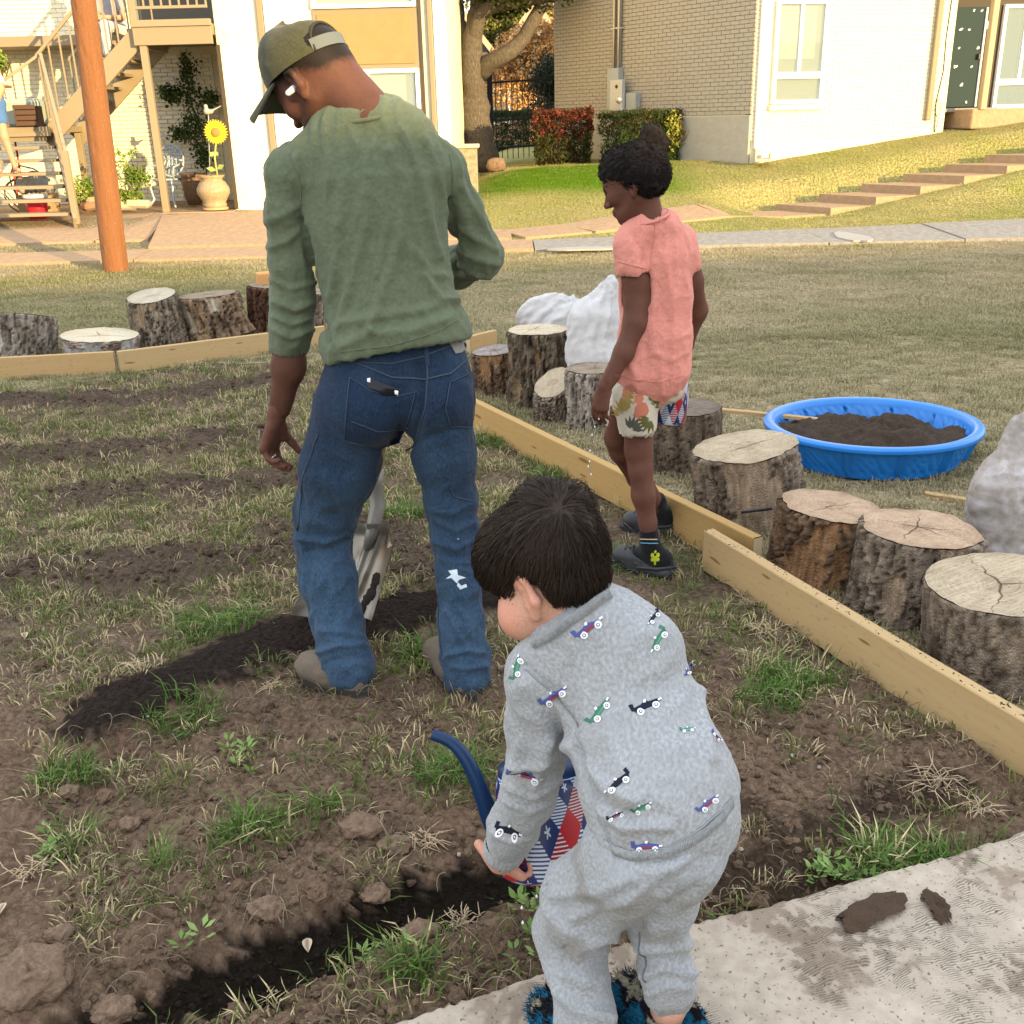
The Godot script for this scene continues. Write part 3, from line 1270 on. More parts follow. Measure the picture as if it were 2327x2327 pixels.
func right_building() -> void:
	var b := thing("brick_building", "beige painted brick building with bright white front and glazed front door", "building")
	var rb := Wall.new(Vector2(1.1, -22.84), Vector2(4.21, -18.5))
	var rf := Wall.new(Vector2(4.21, -18.5), Vector2(7.74, -19.15))
	var dw := Wall.new(Vector2(7.5, -19.75), Vector2(12.0, -20.58))
	var len_b := 5.34
	# core walls
	var st := mk()
	wb(st, rb, 0.0, len_b - 0.02, 1.47, 6.2, -0.3, -0.004)
	wb(st, rb, 0.0, len_b - 0.02, 0.0, 1.4, -0.25, 0.0)
	obj("mortar_wall", st, M.mortar, b)
	st = mk()
	wb(st, rb, 0.0, len_b, 0.0, 1.46, -0.02, 0.024, 0.012)
	obj("foundation", st, M.foundation, b)
	bricks(b, rb, 0.02, len_b, 1.47, 4.4, func(c): return c.x > 2.6 and c.y > 1.55)
	st = mk()
	wb(st, rf, 0.02, 3.59, 0.0, 6.2, -0.3, 0.0, 0.01)
	wb(st, rf, 3.59, 3.6, 0.0, 6.2, -0.9, 0.0, 0.001)
	obj("wall", st, M.white_wall, b)
	M.brick_save = M.brick
	M.brick = M.white_wall
	bricks(b, rf, 0.0, 3.6, 1.05, 4.0, func(_c): return false, [Rect2(0.22, 1.5, 1.05, 3.0)], true)
	M.brick = M.brick_save
	# roof slab out of frame
	st = mk()
	bx(st, Vector3(8.5, 6.3, -23.5), Vector3(14, 0.2, 10), Basis(Vector3.UP, 0.18))
	obj("roof", st, M.brown_trim, b)
	# window, sill
	window_unit(b, rf, 0.33, 1.24, 1.62, 3.2, 2.06, 0.78, M.white_paint, 0.55, 0.85)
	wpart("sill", M.white_wall, b, rf, 0.3, 1.25, 1.52, 1.61, 0.0, 0.07)
	# downspouts
	for q in [[0.06, 0.15, 0.82], [3.2, 3.3, 1.2]]:
		var st2 := mk()
		wb(st2, rf, q[0], q[1], q[2] + 0.1, 6.0, 0.02, 0.09, 0.012)
		var ds := obj("downspout", st2, M.white_paint if q[0] < 1.0 else M.beige_paint, b)
		if q[0] < 1.0:
			st2 = mk()
			beam(st2, rf.at(0.105, q[2] + 0.14, 0.055), rf.at(0.17, q[2] + 0.02, 0.16), 0.08, 0.07)
			obj("elbow", st2, M.white_paint, ds)
	# splash block below the first downspout
	var sp := thing("splash_block", "small concrete splash block under the white downspout", "splash block", rf.at(0.16, 0.72, 0.2))
	sp.rotation.y = -0.2
	st = mk()
	bx(st, Vector3(0, 0.03, 0.1), Vector3(0.26, 0.05, 0.4))
	obj("base", st, M.foundation, sp)
	for e in [-1, 1]:
		st = mk()
		bx(st, Vector3(0.12 * e, 0.09, 0.1), Vector3(0.035, 0.08, 0.4))
		obj("side", st, M.foundation, sp)
	# recessed entry wall
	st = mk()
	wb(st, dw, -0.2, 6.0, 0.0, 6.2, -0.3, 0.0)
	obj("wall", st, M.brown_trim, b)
	var dm := plain(Color(0.035, 0.052, 0.05), 0.8)
	dm.metallic_specular = 0.05
	wpart("door_frame", plain(Color(0.05, 0.04, 0.026), 0.7), b, dw, 0.1, 1.3, 1.49, 3.3, 0.0, 0.03)
	var door := wpart("door", dm, b, dw, 0.45, 1.09, 1.5, 3.13, 0.032, 0.07)
	st = mk()
	wb(st, dw, 1.06, 1.09, 1.5, 3.12, 0.07, 0.1)
	obj("edge", st, M.white_paint, door)
	st = mk()
	bx(st, dw.at(1.02, 2.33, 0.1), Vector3(0.05, 0.09, 0.06), dw.basis())
	obj("handle", st, M.door_dark, door)
	for i in 17:
		st = mk()
		var sx := 0.5 + 0.5 * rnd(i * 5 + 2)
		var sy := 1.58 + 1.5 * fposmod(i * 0.0618 * 9.7, 1.0)
		bx(st, dw.at(sx, sy, 0.073), Vector3(0.035 + 0.02 * rnd(i), 0.024, 0.004), dw.basis() * Basis(Vector3.BACK, rnd(i + 7) * 2.0), 0.001)
		obj("sticker_dot", st, M.white_paint, door)
	wpart("notice", M.white_paint, b, dw, 1.1, 1.2, 2.78, 2.9, 0.035, 0.045)
	# entry post
	st = mk()
	bx(st, Vector3(8.28, 2.85, -18.9), Vector3(0.11, 2.8, 0.11), dw.basis(), 0.01)
	obj("post", st, plain(Color(0.4, 0.31, 0.17), 0.6), b)
	# picture window
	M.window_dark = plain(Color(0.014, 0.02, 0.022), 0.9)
	window_unit(b, dw, 1.44, 3.2, 1.46, 3.17, 1.9, 1.9, M.white_paint, 0.0)
	st = mk()
	bx(st, dw.at(2.4, 1.2, 0.12), Vector3(3.0, 0.5, 0.2), dw.basis())
	obj("knee_wall", st, plain(Color(0.07, 0.065, 0.055), 0.9), b)
	# stoop
	st = mk()
	bx(st, dw.at(0.95, 1.3, 0.55), Vector3(1.05, 0.32, 0.9), dw.basis(), 0.02)
	obj("stoop", st, M.concrete, b)
	st = mk()
	bx(st, dw.at(2.9, 1.14, 0.6), Vector3(2.7, 0.2, 0.9), dw.basis(), 0.02)
	obj("stoop", st, M.concrete, b)
	st = mk()
	bx(st, dw.at(0.6, 1.45, 0.3), Vector3(1.3, 0.06, 0.4), dw.basis(), 0.01)
	obj("threshold", st, M.grey_concrete, b)
	# wires up the white pier
	st = mk()
	tube(st, [rf.at(3.42, 1.1, 0.03), rf.at(3.4, 1.6, 0.02), rf.at(3.47, 2.1, 0.02), rf.at(3.45, 2.6, 0.02), rf.at(3.5, 4.0, 0.02)], [0.008], 5)
	tube(st, [rf.at(3.42, 1.1, 0.05), rf.at(3.5, 1.5, 0.04), rf.at(3.42, 1.65, 0.04), rf.at(3.35, 1.5, 0.04), rf.at(3.43, 1.35, 0.04)], [0.006], 5)
	obj("cable", st, M.door_dark, b)
	# conduits and meter boxes on the brick side
	var e := thing("electric_meter", "grey electric meter boxes with two conduits on the shaded brick side wall", "electric meter", rb.at(2.1, 1.58, 0.03))
	var g := e.position
	var add := func(called: String, s2: SurfaceTool, m: Material) -> void:
		var o := obj(called, s2, m, e)
		o.position = -g
	for q in [[1.93, 0.033], [2.07, 0.042]]:
		st = mk()
		tube(st, [rb.at(q[0], 2.3, 0.07), rb.at(q[0], 6.0, 0.07)], [q[1]], 10)
		add.call("conduit", st, M.galvanised)
		st = mk()
		wb(st, rb, q[0] - 0.06, q[0] + 0.06, 3.02, 3.05, 0.015, 0.125)
		add.call("clamp", st, M.light_metal)
	st = mk()
	wb(st, rb, 1.82, 2.14, 1.6, 2.35, 0.02, 0.16, 0.012)
	add.call("box", st, M.grey_metal)
	st = mk()
	wb(st, rb, 2.02, 2.36, 1.585, 2.14, 0.16, 0.26, 0.012)
	add.call("meter_box", st, M.light_metal)
	st = mk()
	wb(st, rb, 2.37, 2.64, 1.57, 1.9, 0.02, 0.17, 0.012)
	add.call("box", st, M.grey_metal)
	st = mk()
	var mb := Basis(rb.u, rb.n, -Vector3.UP)
	lathe(st, [Vector2(0.0, 0.06), Vector2(0.05, 0.05), Vector2(0.07, 0.0)], 16, rb.at(2.3, 1.78, 0.25), mb)
	add.call("dial", st, M.galvanised)
	st = mk()
	lathe(st, [Vector2(0.0, 0.012), Vector2(0.03, 0.01), Vector2(0.035, 0.0)], 12, rb.at(2.22, 2.02, 0.262), mb)
	add.call("seal", st, M.brown_trim)



# leaf clumps: a small cluster of leaf-shaped faces
func leaf_clump(n: int, size: float, seed_: int) -> ArrayMesh:
	var st := mk()
	st.set_smooth_group(-1)
	st.set_color(Color.WHITE)
	var r := RandomNumberGenerator.new()
	r.seed = seed_
	for i in n:
		var d := Vector3(r.randf_range(-1, 1), r.randf_range(-1, 1), r.randf_range(-1, 1))
		var o := d * size * 0.9
		var f := ring_frame(Vector3(r.randf_range(-1, 1), r.randf_range(-1, 1), r.randf_range(-1, 1)).normalized())
		var l := size * r.randf_range(0.5, 0.9)
		var wd := l * 0.4
		var mid := o + f.z * l * 0.5
		tri(st, o, mid + f.x * wd, mid + f.y * wd * 0.25)
		tri(st, o, mid + f.y * wd * 0.25, mid - f.x * wd)
		tri(st, mid + f.x * wd, o + f.z * l, mid + f.y * wd * 0.25)
		tri(st, mid + f.y * wd * 0.25, o + f.z * l, mid - f.x * wd)
	return fin(st)


func crown(parent: Node3D, called: String, clumps: Array, count: int, leaf: float, cols: Array, seed_: int) -> void:
	# clumps: [centre, radii] ellipsoids relative to the parent
	var r := RandomNumberGenerator.new()
	r.seed = seed_
	var mesh := leaf_clump(7, leaf, seed_)
	var xf := []
	var cc := []
	for i in count:
		var c: Array = clumps[i % clumps.size()]
		var d := Vector3(r.randfn(), r.randfn(), r.randfn()).normalized() * pow(r.randf(), 0.45)
		var p: Vector3 = c[0] + d * c[1]
		if noise_b.get_noise_3dv(p * 0.9 + Vector3(seed_, 0, 0)) < -0.28:
			continue
		xf.append(Transform3D(Basis(Vector3(r.randf(), r.randf(), r.randf()).normalized(), r.randf() * TAU).scaled(Vector3.ONE * r.randf_range(0.7, 1.4)), p))
		var k: Color = cols[r.randi() % cols.size()]
		cc.append(k * r.randf_range(0.75, 1.2))
	multi(called, mesh, M.leaf, xf, cc, parent)


func limb(parent: Node3D, called: String, pts: Array, r0: float, r1: float, m: Material) -> void:
	# smoothed, slightly wandering limb
	var out := []
	var rad := []
	var n := 14
	var cv := Curve3D.new()
	for i in pts.size():
		var t: Vector3 = (pts[mini(i + 1, pts.size() - 1)] - pts[maxi(i - 1, 0)]) * 0.22
		cv.add_point(pts[i], -t, t)
	for i in n + 1:
		var f := i / float(n)
		var p := cv.sample_baked(f * cv.get_baked_length(), true)
		p += Vector3(noise_b.get_noise_1d(f * 6.0 + pts[0].x * 3.0), 0, noise_b.get_noise_1d(f * 6.0 + 40.0)) * r0 * 0.35
		out.append(p)
		rad.append(lerpf(r0, r1, f) * (1.0 + 0.12 * noise_b.get_noise_1d(f * 13.0 + pts[0].y)))
	var st := mk()
	tube(st, out, rad, 12)
	obj(called, st, m, parent)


func hedge(called: String, label: String, at: Vector3, size: Vector3, turn: float, cols: Array, top_cols: Array, seed_: int) -> Node3D:
	var h := thing(called, label, "hedge", at, turn)
	var st := mk()
	for i in 5:
		var x := (i / 4.0 - 0.5) * size.x * 0.7
		tube(st, [Vector3(x, 0, 0), Vector3(x + 0.05, size.y * 0.4, 0.03), Vector3(x - 0.04, size.y * 0.85, -0.02)], [0.025, 0.015], 5)
	obj("stem", st, M.tree_bark, h)
	var r := RandomNumberGenerator.new()
	r.seed = seed_
	var mesh := leaf_clump(7, 0.05, seed_)
	var xf := []
	var cc := []
	for i in int(900 + 2200 * size.x * size.y):
		var p := Vector3(r.randf_range(-0.5, 0.5), r.randf(), r.randf_range(-0.5, 0.5))
		var face := r.randi() % 5
		if face == 0:
			p.y = 1.0 - 0.1 * r.randf()
		elif face == 1:
			p.x = signf(p.x) * (0.5 - 0.06 * r.randf())
		elif face < 4:
			p.z = 0.5 - 0.12 * r.randf()
		var b := 1.0 + 0.1 * noise_b.get_noise_3dv(p * 4.0 + Vector3(seed_, 0, 0))
		var q := Vector3(p.x * size.x * b * (0.9 + 0.1 * p.y), p.y * size.y * b, p.z * size.z * b)
		xf.append(Transform3D(Basis(Vector3(r.randf(), r.randf(), r.randf()).normalized(), r.randf() * TAU).scaled(Vector3.ONE * r.randf_range(0.6, 1.3)), q))
		var set_: Array = top_cols if p.y + 0.25 * noise_b.get_noise_2d(p.x * 6.0, seed_) > 0.62 and r.randf() < 0.85 else cols
		cc.append(set_[r.randi() % set_.size()] * r.randf_range(0.7, 1.25))
	multi("foliage", mesh, M.leaf, xf, cc, h)
	return h


func beyond() -> void:
	var greens := [Color(0.03, 0.05, 0.012), Color(0.045, 0.065, 0.018), Color(0.02, 0.038, 0.01)]
	var reds := [Color(0.13, 0.025, 0.018), Color(0.1, 0.03, 0.02), Color(0.07, 0.04, 0.018), Color(0.16, 0.035, 0.025)]
	var mixed := [Color(0.05, 0.05, 0.015), Color(0.06, 0.04, 0.016), Color(0.035, 0.05, 0.013)]
	hedge("hedge", "clipped hedge with dark red top, left of the pair by the brick wall", Vector3(1.14, 0.62, -20.6), Vector3(1.05, 0.98, 0.9), 0.0, mixed, reds, 5)
	var h2 := hedge("hedge", "clipped green hedge with bare twigs, under the electric meter", Vector3(2.5, 0.63, -19.75), Vector3(1.35, 0.92, 0.75), 0.5, greens, greens + [reds[2]], 9)
	var st := mk()
	var r := RandomNumberGenerator.new()
	r.seed = 4
	for i in 16:
		var a := Vector3(0.45 + 0.2 * r.randf(), 0.35 + 0.3 * r.randf(), 0.3 + 0.12 * r.randf())
		var b := a + Vector3(0.25 * r.randf(), 0.3 * r.randf(), 0.1 * r.randf() - 0.02)
		var c := b + Vector3(0.2 * r.randf() - 0.1, 0.25 * r.randf() - 0.03, 0.04)
		tube(st, [a, b, c], [0.012, 0.009, 0.004], 5)
	obj("twig", st, plain(Color(0.35, 0.25, 0.15), 0.9), h2)
	crown(h2, "new_leaves", [[Vector3(0.45, 0.6, 0.42), Vector3(0.25, 0.35, 0.08)]], 90, 0.05, [Color(0.2, 0.22, 0.03), Color(0.25, 0.24, 0.05)], 33)
	# concrete utility box against the white building corner
	var ub := thing("utility_box", "pale flaking utility box with lid at the white building's corner", "utility box", Vector3(-0.62, 0.42, -17.45))
	st = mk()
	bx(st, Vector3(0, 0.32, 0), Vector3(0.42, 0.68, 0.42), Basis(), 0.01)
	obj("cabinet", st, nmat(Color(0.17, 0.155, 0.11), Color(0.32, 0.28, 0.19), 0.5, 0.9, 0.02, 0.2, Vector3.ONE, 3), ub)
	st = mk()
	bx(st, Vector3(0, 0.69, 0), Vector3(0.5, 0.06, 0.5), Basis(), 0.012)
	obj("lid", st, M.foundation, ub)
	# boulder
	var bo := thing("boulder", "rounded tan boulder on the grass by the tree", "boulder", Vector3(-0.14, 0.66, -19.6))
	var f := Field.new()
	f.ball(Vector3(-0.14, 0.74, -19.6), 0.11, 0.1).ball(Vector3(-0.04, 0.72, -19.58), 0.1, 0.1).ball(Vector3(-0.2, 0.72, -19.62), 0.09, 0.1)
	f.disp = func(p, _n): return 0.04 * noise_a.get_noise_3dv(p * 7.0)
	field_part("stone", f, 0.025, nmat(Color(0.14, 0.09, 0.06), Color(0.24, 0.165, 0.11), 0.25, 0.9, 0.03, 0.5), bo)
	# big forked tree
	var t := thing("tree", "large grey forked tree between the two buildings", "tree", Vector3(-0.42, 0.62, -22.5))
	var q := t.position
	var tr := [Vector3(-0.406, 0.63, -22.5), Vector3(-0.467, 1.099, -22.5), Vector3(-0.569, 1.863, -22.5), Vector3(-0.6, 2.46, -22.5), Vector3(-0.67, 2.852, -22.5)]
	var up := func(a: Array) -> Array:
		var o := []
		for p in a:
			o.append(p - q)
		return o
	limb(t, "trunk", up.call(tr), 0.36, 0.25, M.tree_bark)
	limb(t, "limb", up.call([Vector3(-0.637, 2.608, -22.5), Vector3(-0.75, 3.054, -22.6), Vector3(-0.822, 3.448, -22.7), Vector3(-0.818, 4.123, -22.8)]), 0.17, 0.12, M.tree_bark)
	limb(t, "limb", up.call([Vector3(-0.571, 1.813, -22.5), Vector3(-0.552, 2.45, -22.3), Vector3(-0.522, 3.035, -22.4), Vector3(-0.408, 3.611, -22.5), Vector3(-0.324, 4.274, -22.6)]), 0.25, 0.13, M.tree_bark)
	limb(t, "limb", up.call([Vector3(-0.42, 2.353, -22.4), Vector3(-0.198, 2.554, -22.2), Vector3(0.121, 2.68, -22), Vector3(0.439, 2.938, -22), Vector3(0.651, 3.261, -22), Vector3(0.934, 3.625, -22), Vector3(1.223, 3.984, -22)]), 0.18, 0.1, M.tree_bark)
	limb(t, "limb", up.call([Vector3(-0.526, 2.939, -22.4), Vector3(-0.382, 3.357, -22.3), Vector3(-0.114, 3.557, -22.2), Vector3(0.299, 3.603, -22), Vector3(1.211, 3.708, -21.8)]), 0.15, 0.1, M.tree_bark)
	limb(t, "limb", up.call([Vector3(-0.652, 2.754, -22.5), Vector3(-0.893, 2.979, -22.9), Vector3(-1.171, 3.144, -23.2)]), 0.13, 0.07, M.tree_bark)
	crown(t, "crown", [[Vector3(0.214, 4.278, -22) - q, Vector3(1.6, 0.8, 1.5)], [Vector3(0.798, 3.936, -21.5) - q, Vector3(1.0, 0.45, 1.0)], [Vector3(-0.615, 4.611, -23) - q, Vector3(1.5, 0.8, 1.5)], [Vector3(0.044, 3.676, -22.5) - q, Vector3(0.5, 0.2, 0.5)]], 1500, 0.13, [Color(0.03, 0.045, 0.012), Color(0.05, 0.06, 0.02)], 61)
	# iron fence
	var fe := thing("iron_fence", "black iron picket fence behind the big tree", "fence", Vector3(-0.3, 0.6, -24.0))
	q = fe.position
	var pa: Vector3 = Vector3(-2.6, 0.6, -23.9)
	var pm: Vector3 = Vector3(-0.24, 0.62, -24.0)
	var pb: Vector3 = Vector3(2.6, 0.72, -24.4)
	st = mk()
	bx(st, pm + Vector3(0, 0.92, 0) - q, Vector3(0.12, 1.9, 0.12))
	obj("post", st, M.black_iron, fe)
	for sec in [[pa, pm, [0.12, 0.72, 1.42]], [pm, pb, [0.28, 0.85, 1.62]]]:
		for y in sec[2]:
			st = mk()
			beam(st, sec[0] + Vector3(0, y, 0) - q, sec[1] + Vector3(0, y, 0) - q, 0.035, 0.045)
			obj("rail", st, M.black_iron, fe)
		var n := int(sec[0].distance_to(sec[1]) / 0.115)
		for i in range(1, n):
			var p: Vector3 = sec[0].lerp(sec[1], i / float(n)) - q
			st = mk()
			bc(st, p + Vector3(-0.009, 0.04, -0.009), p + Vector3(0.009, sec[2][2] + 0.1, 0.009), 0.002)
			obj("picket", st, M.black_iron, fe)
	# street, clipped hedge, house and trees across it
	st = mk()
	st.set_smooth_group(-1)
	quad(st, Vector3(-40, 0.42, -27.5), Vector3(-40, 0.47, -33), Vector3(40, 0.47, -33), Vector3(40, 0.42, -27.5))
	struct("street", st, nmat(Color(0.26, 0.27, 0.29), Color(0.34, 0.35, 0.37), 2.0, 0.9))
	hedge("hedge", "long dark hedge across the street, seen through the iron fence", Vector3(0.55, 0.45, -35.0), Vector3(3.2, 1.25, 1.2), 0.0, [Color(0.025, 0.04, 0.012), Color(0.03, 0.05, 0.012)], greens, 14)
	var ho := thing("house", "brown brick house with two gables across the street", "house", Vector3(-1.0, 0.5, -44.0))
	var hb := plain(Color(0.12, 0.09, 0.08), 0.9)
	st = mk()
	bx(st, Vector3(0, 1.5, -3), Vector3(12, 3.0, 6))
	st.set_smooth_group(-1)
	for gx in [-0.6, 2.4]:
		prism_gable(st, Vector3(gx, 3.0, 0.1), 3.2, 2.0, 5.0)
	obj("wall", st, hb, ho)
	for gx in [-0.6, 2.4]:
		for e in [-1.0, 1.0]:
			st = mk()
			beam(st, Vector3(gx + e * 1.9, 2.75, 0.3), Vector3(gx, 5.1, 0.3), 0.2, 0.25, Vector3.BACK)
			obj("gable_board", st, plain(Color(0.4, 0.3, 0.2), 0.8), ho)
	st = mk()
	bx(st, Vector3(0, 3.2, -3), Vector3(12.6, 0.5, 6.6))
	obj("roof", st, plain(Color(0.1, 0.085, 0.075), 0.9), ho)
	for i in 4:
		st = mk()
		bx(st, Vector3(-2.4 + 1.7 * i, 1.5, 0.03), Vector3(0.7, 1.4, 0.08))
		var wi := obj("window", st, plain(Color(0.5, 0.5, 0.5), 0.6), ho)
		st = mk()
		bx(st, Vector3(-2.4 + 1.7 * i, 1.5, 0.08), Vector3(0.55, 1.2, 0.02))
		obj("pane", st, plain(Color(0.06, 0.08, 0.1), 0.2), wi)
	# trees behind
	var kinds := [
		["autumn_tree", "orange and tan autumn tree with pale trunk behind the fence", Vector3(1.04, 1.691, -38), 0.3, [[Vector3(0.732, 2.746, -38), Vector3(1.9, 1.1, 1.2)], [Vector3(1.196, 3.399, -38), Vector3(1.5, 1.2, 1.2)], [Vector3(1.382, 3.805, -38), Vector3(1.3, 0.8, 1.2)]], [Color(0.42, 0.2, 0.06), Color(0.5, 0.28, 0.1), Color(0.4, 0.27, 0.13)], 2600, 0.13],
		["tree", "yellow green leafy tree beyond the street, left of the autumn tree", Vector3(-1.129, 1.406, -50), 0.3, [[Vector3(-0.308, 4.476, -50), Vector3(2.6, 2.6, 2)], [Vector3(-1.76, 3.643, -50), Vector3(2.2, 2.6, 2)], [Vector3(0.534, 5.099, -50), Vector3(1.7, 1.7, 2)]], [Color(0.2, 0.2, 0.035), Color(0.26, 0.22, 0.05), Color(0.1, 0.13, 0.03)], 3600, 0.2],
		["tree", "dark green tree high behind the autumn tree", Vector3(2.417, 1.295, -60), 0.35, [[Vector3(2.476, 6.031, -60), Vector3(3.0, 2.2, 2)], [Vector3(1.225, 6.822, -60), Vector3(2.2, 1.6, 2)], [Vector3(1.627, 5.795, -60), Vector3(2.4, 2.0, 2)]], [Color(0.09, 0.11, 0.035), Color(0.15, 0.15, 0.05), Color(0.2, 0.14, 0.05)], 2800, 0.24],
		["tree", "shadowy evergreen against the brick wall's far corner", Vector3(1.363, 1.506, -33), 0.2, [[Vector3(1.433, 2.125, -33), Vector3(0.75, 1.1, 0.8)], [Vector3(1.501, 2.561, -33), Vector3(0.5, 0.6, 0.8)]], [Color(0.02, 0.028, 0.014), Color(0.03, 0.035, 0.018)], 1500, 0.1],
	]
	for k in kinds:
		var base: Vector3 = k[2]
		base.y = 0.4
		var tt := thing(k[0], k[1], "tree", base)
		var m: Material = M.tree_bark
		if k[0] == "autumn_tree":
			m = plain(Color(0.42, 0.26, 0.13), 0.9)
		var c0: Vector3 = k[4][0][0] - base
		limb(tt, "trunk", [Vector3.ZERO, Vector3(0.1, c0.y * 0.5, 0), c0], k[3], k[3] * 0.5, m)
		for j in k[4].size():
			limb(tt, "limb", [c0 * 0.6, (k[4][j][0] - base) * 0.9 + Vector3(0, -0.2, 0), k[4][j][0] - base + Vector3(0, k[4][j][1].y * 0.6, 0)], k[3] * 0.35, 0.03, m)
		var cl := []
		for e in k[4]:
			cl.append([e[0] - base, e[1]])
		crown(tt, "crown", cl, k[6], k[7], k[5], 70 + int(k[7] * 1000))


func prism_gable(st: SurfaceTool, c: Vector3, w: float, h: float, deep: float) -> void:
	var a := c + Vector3(-w * 0.5, 0, 0)
	var b := c + Vector3(w * 0.5, 0, 0)
	var p := c + Vector3(0, h, 0)
	var z := Vector3(0, 0, -deep)
	tri(st, a, p, b)
	quad(st, a, a + z, p + z, p)
	quad(st, p, p + z, b + z, b)


# ---------------------------------------------------------------- grass
func blade_clump(n: int, h: float, spread: float, seed_: int, lean := 0.6) -> ArrayMesh:
	var st := mk()
	st.set_smooth_group(-1)
	st.set_color(Color.WHITE)
	var r := RandomNumberGenerator.new()
	r.seed = seed_
	for i in n:
		var a := r.randf() * TAU
		var o := Vector3(cos(a), 0, sin(a)) * spread * sqrt(r.randf())
		var d := Vector3(cos(a + r.randf_range(-1.2, 1.2)), 0, sin(a + r.randf_range(-1.2, 1.2)))
		var l := h * r.randf_range(0.5, 1.1)
		var s := d.cross(Vector3.UP) * r.randf_range(0.0011, 0.002)
		var ln := lean * r.randf_range(0.3, 1.3)
		var p1 := o + Vector3.UP * l * 0.6 + d * l * 0.25 * ln
		var p2 := o + Vector3.UP * l * (1.0 - 0.3 * ln) + d * l * 0.75 * ln
		st.set_color(Color.WHITE * r.randf_range(0.75, 1.1))
		tri(st, o - s, o + s, p1 + s)
		tri(st, o - s, p1 + s, p1 - s)
		tri(st, p1 - s, p1 + s, p2)
	return fin(st)


func lawn_grass() -> void:
	var r := RandomNumberGenerator.new()
	r.seed = 8
	for lay in 2:
		var near := lay == 0
		var mesh := blade_clump(16 if near else 14, 0.05 if near else 0.06, 0.05 if near else 0.13, 2 + lay, 0.9)
		if not near:
			mesh = blade_clump(26, 0.055, 0.14, 5, 0.9)
		var xf := []
		var cc := []
		for i in 30000 if near else 26000:
			var z := -lerpf(2.2, 7.6, pow(r.randf(), 0.8)) if near else -lerpf(7.2, 23.0, pow(r.randf(), 1.3))
			var x := r.randf_range(-0.62, 0.62) * (-z) + 0.05
			if inside_bed(x, z) > -0.04 and z > -8.0:
				continue
			if z < -12.5 and z > -13.5 - 0.09 * maxf(x, 0.0):
				if z < -12.62 + 0.025 * maxf(x, 0.0):
					continue
			if x < -0.75 and z < -16.3:
				continue
			if x < -4.75 and z < -14.15 or (x > -5.1 and x < -2.5 and z < -13.4):
				continue
			var pth := line_dist(Vector2(x, z), [Vector2(-2.9, -14.05), Vector2(0.1, -14.05), Vector2(1.0, -14.45), Vector2(3.0, -15.45), Vector2(4.6, -15.98)])
			if pth < 0.42:
				continue
			var t := (x - 4.2) * 0.9635 - (z + 16.0) * 0.2676
			var off := absf((x - 4.5) * 0.2676 + (z + 16.0) * 0.9635)
			if t > 0.0 and t < 7.0 and off < 0.5:
				continue
			if pow((x - 1.66) / 0.4, 2) + pow((z + 4.5) / 0.36, 2) < 1.0:
				continue
			var n := 0.5 + 0.5 * noise_a.get_noise_2d(x * 0.9, z * 0.9)
			var n2 := 0.5 + 0.5 * noise_b.get_noise_2d(x * 0.35, z * 0.35 + 40.0)
			var fine := noise_b.get_noise_2d(x * 6.0, z * 6.0)
			if fine < -0.35 and near:
				continue
			var c := lawn_color(x, z, clampf(n + fine * 0.35, 0, 1), n2)
			var dryb := r.randf() < 0.4
			c = c.lerp(Color(0.36, 0.29, 0.16), 0.55) if dryb else c.lerp(Color(0.12, 0.15, 0.045), 0.35)
			var s := r.randf_range(0.6, 1.15) * (1.0 if near else 0.9)
			xf.append(Transform3D(Basis(Vector3.UP, r.randf() * TAU).scaled(Vector3(s, s * (0.6 if dryb else 0.9), s)), Vector3(x, land(x, z) - 0.004, z)))
			cc.append(c * r.randf_range(0.8, 1.2))
		multi("lawn_blades", mesh, M.grass, xf, cc)



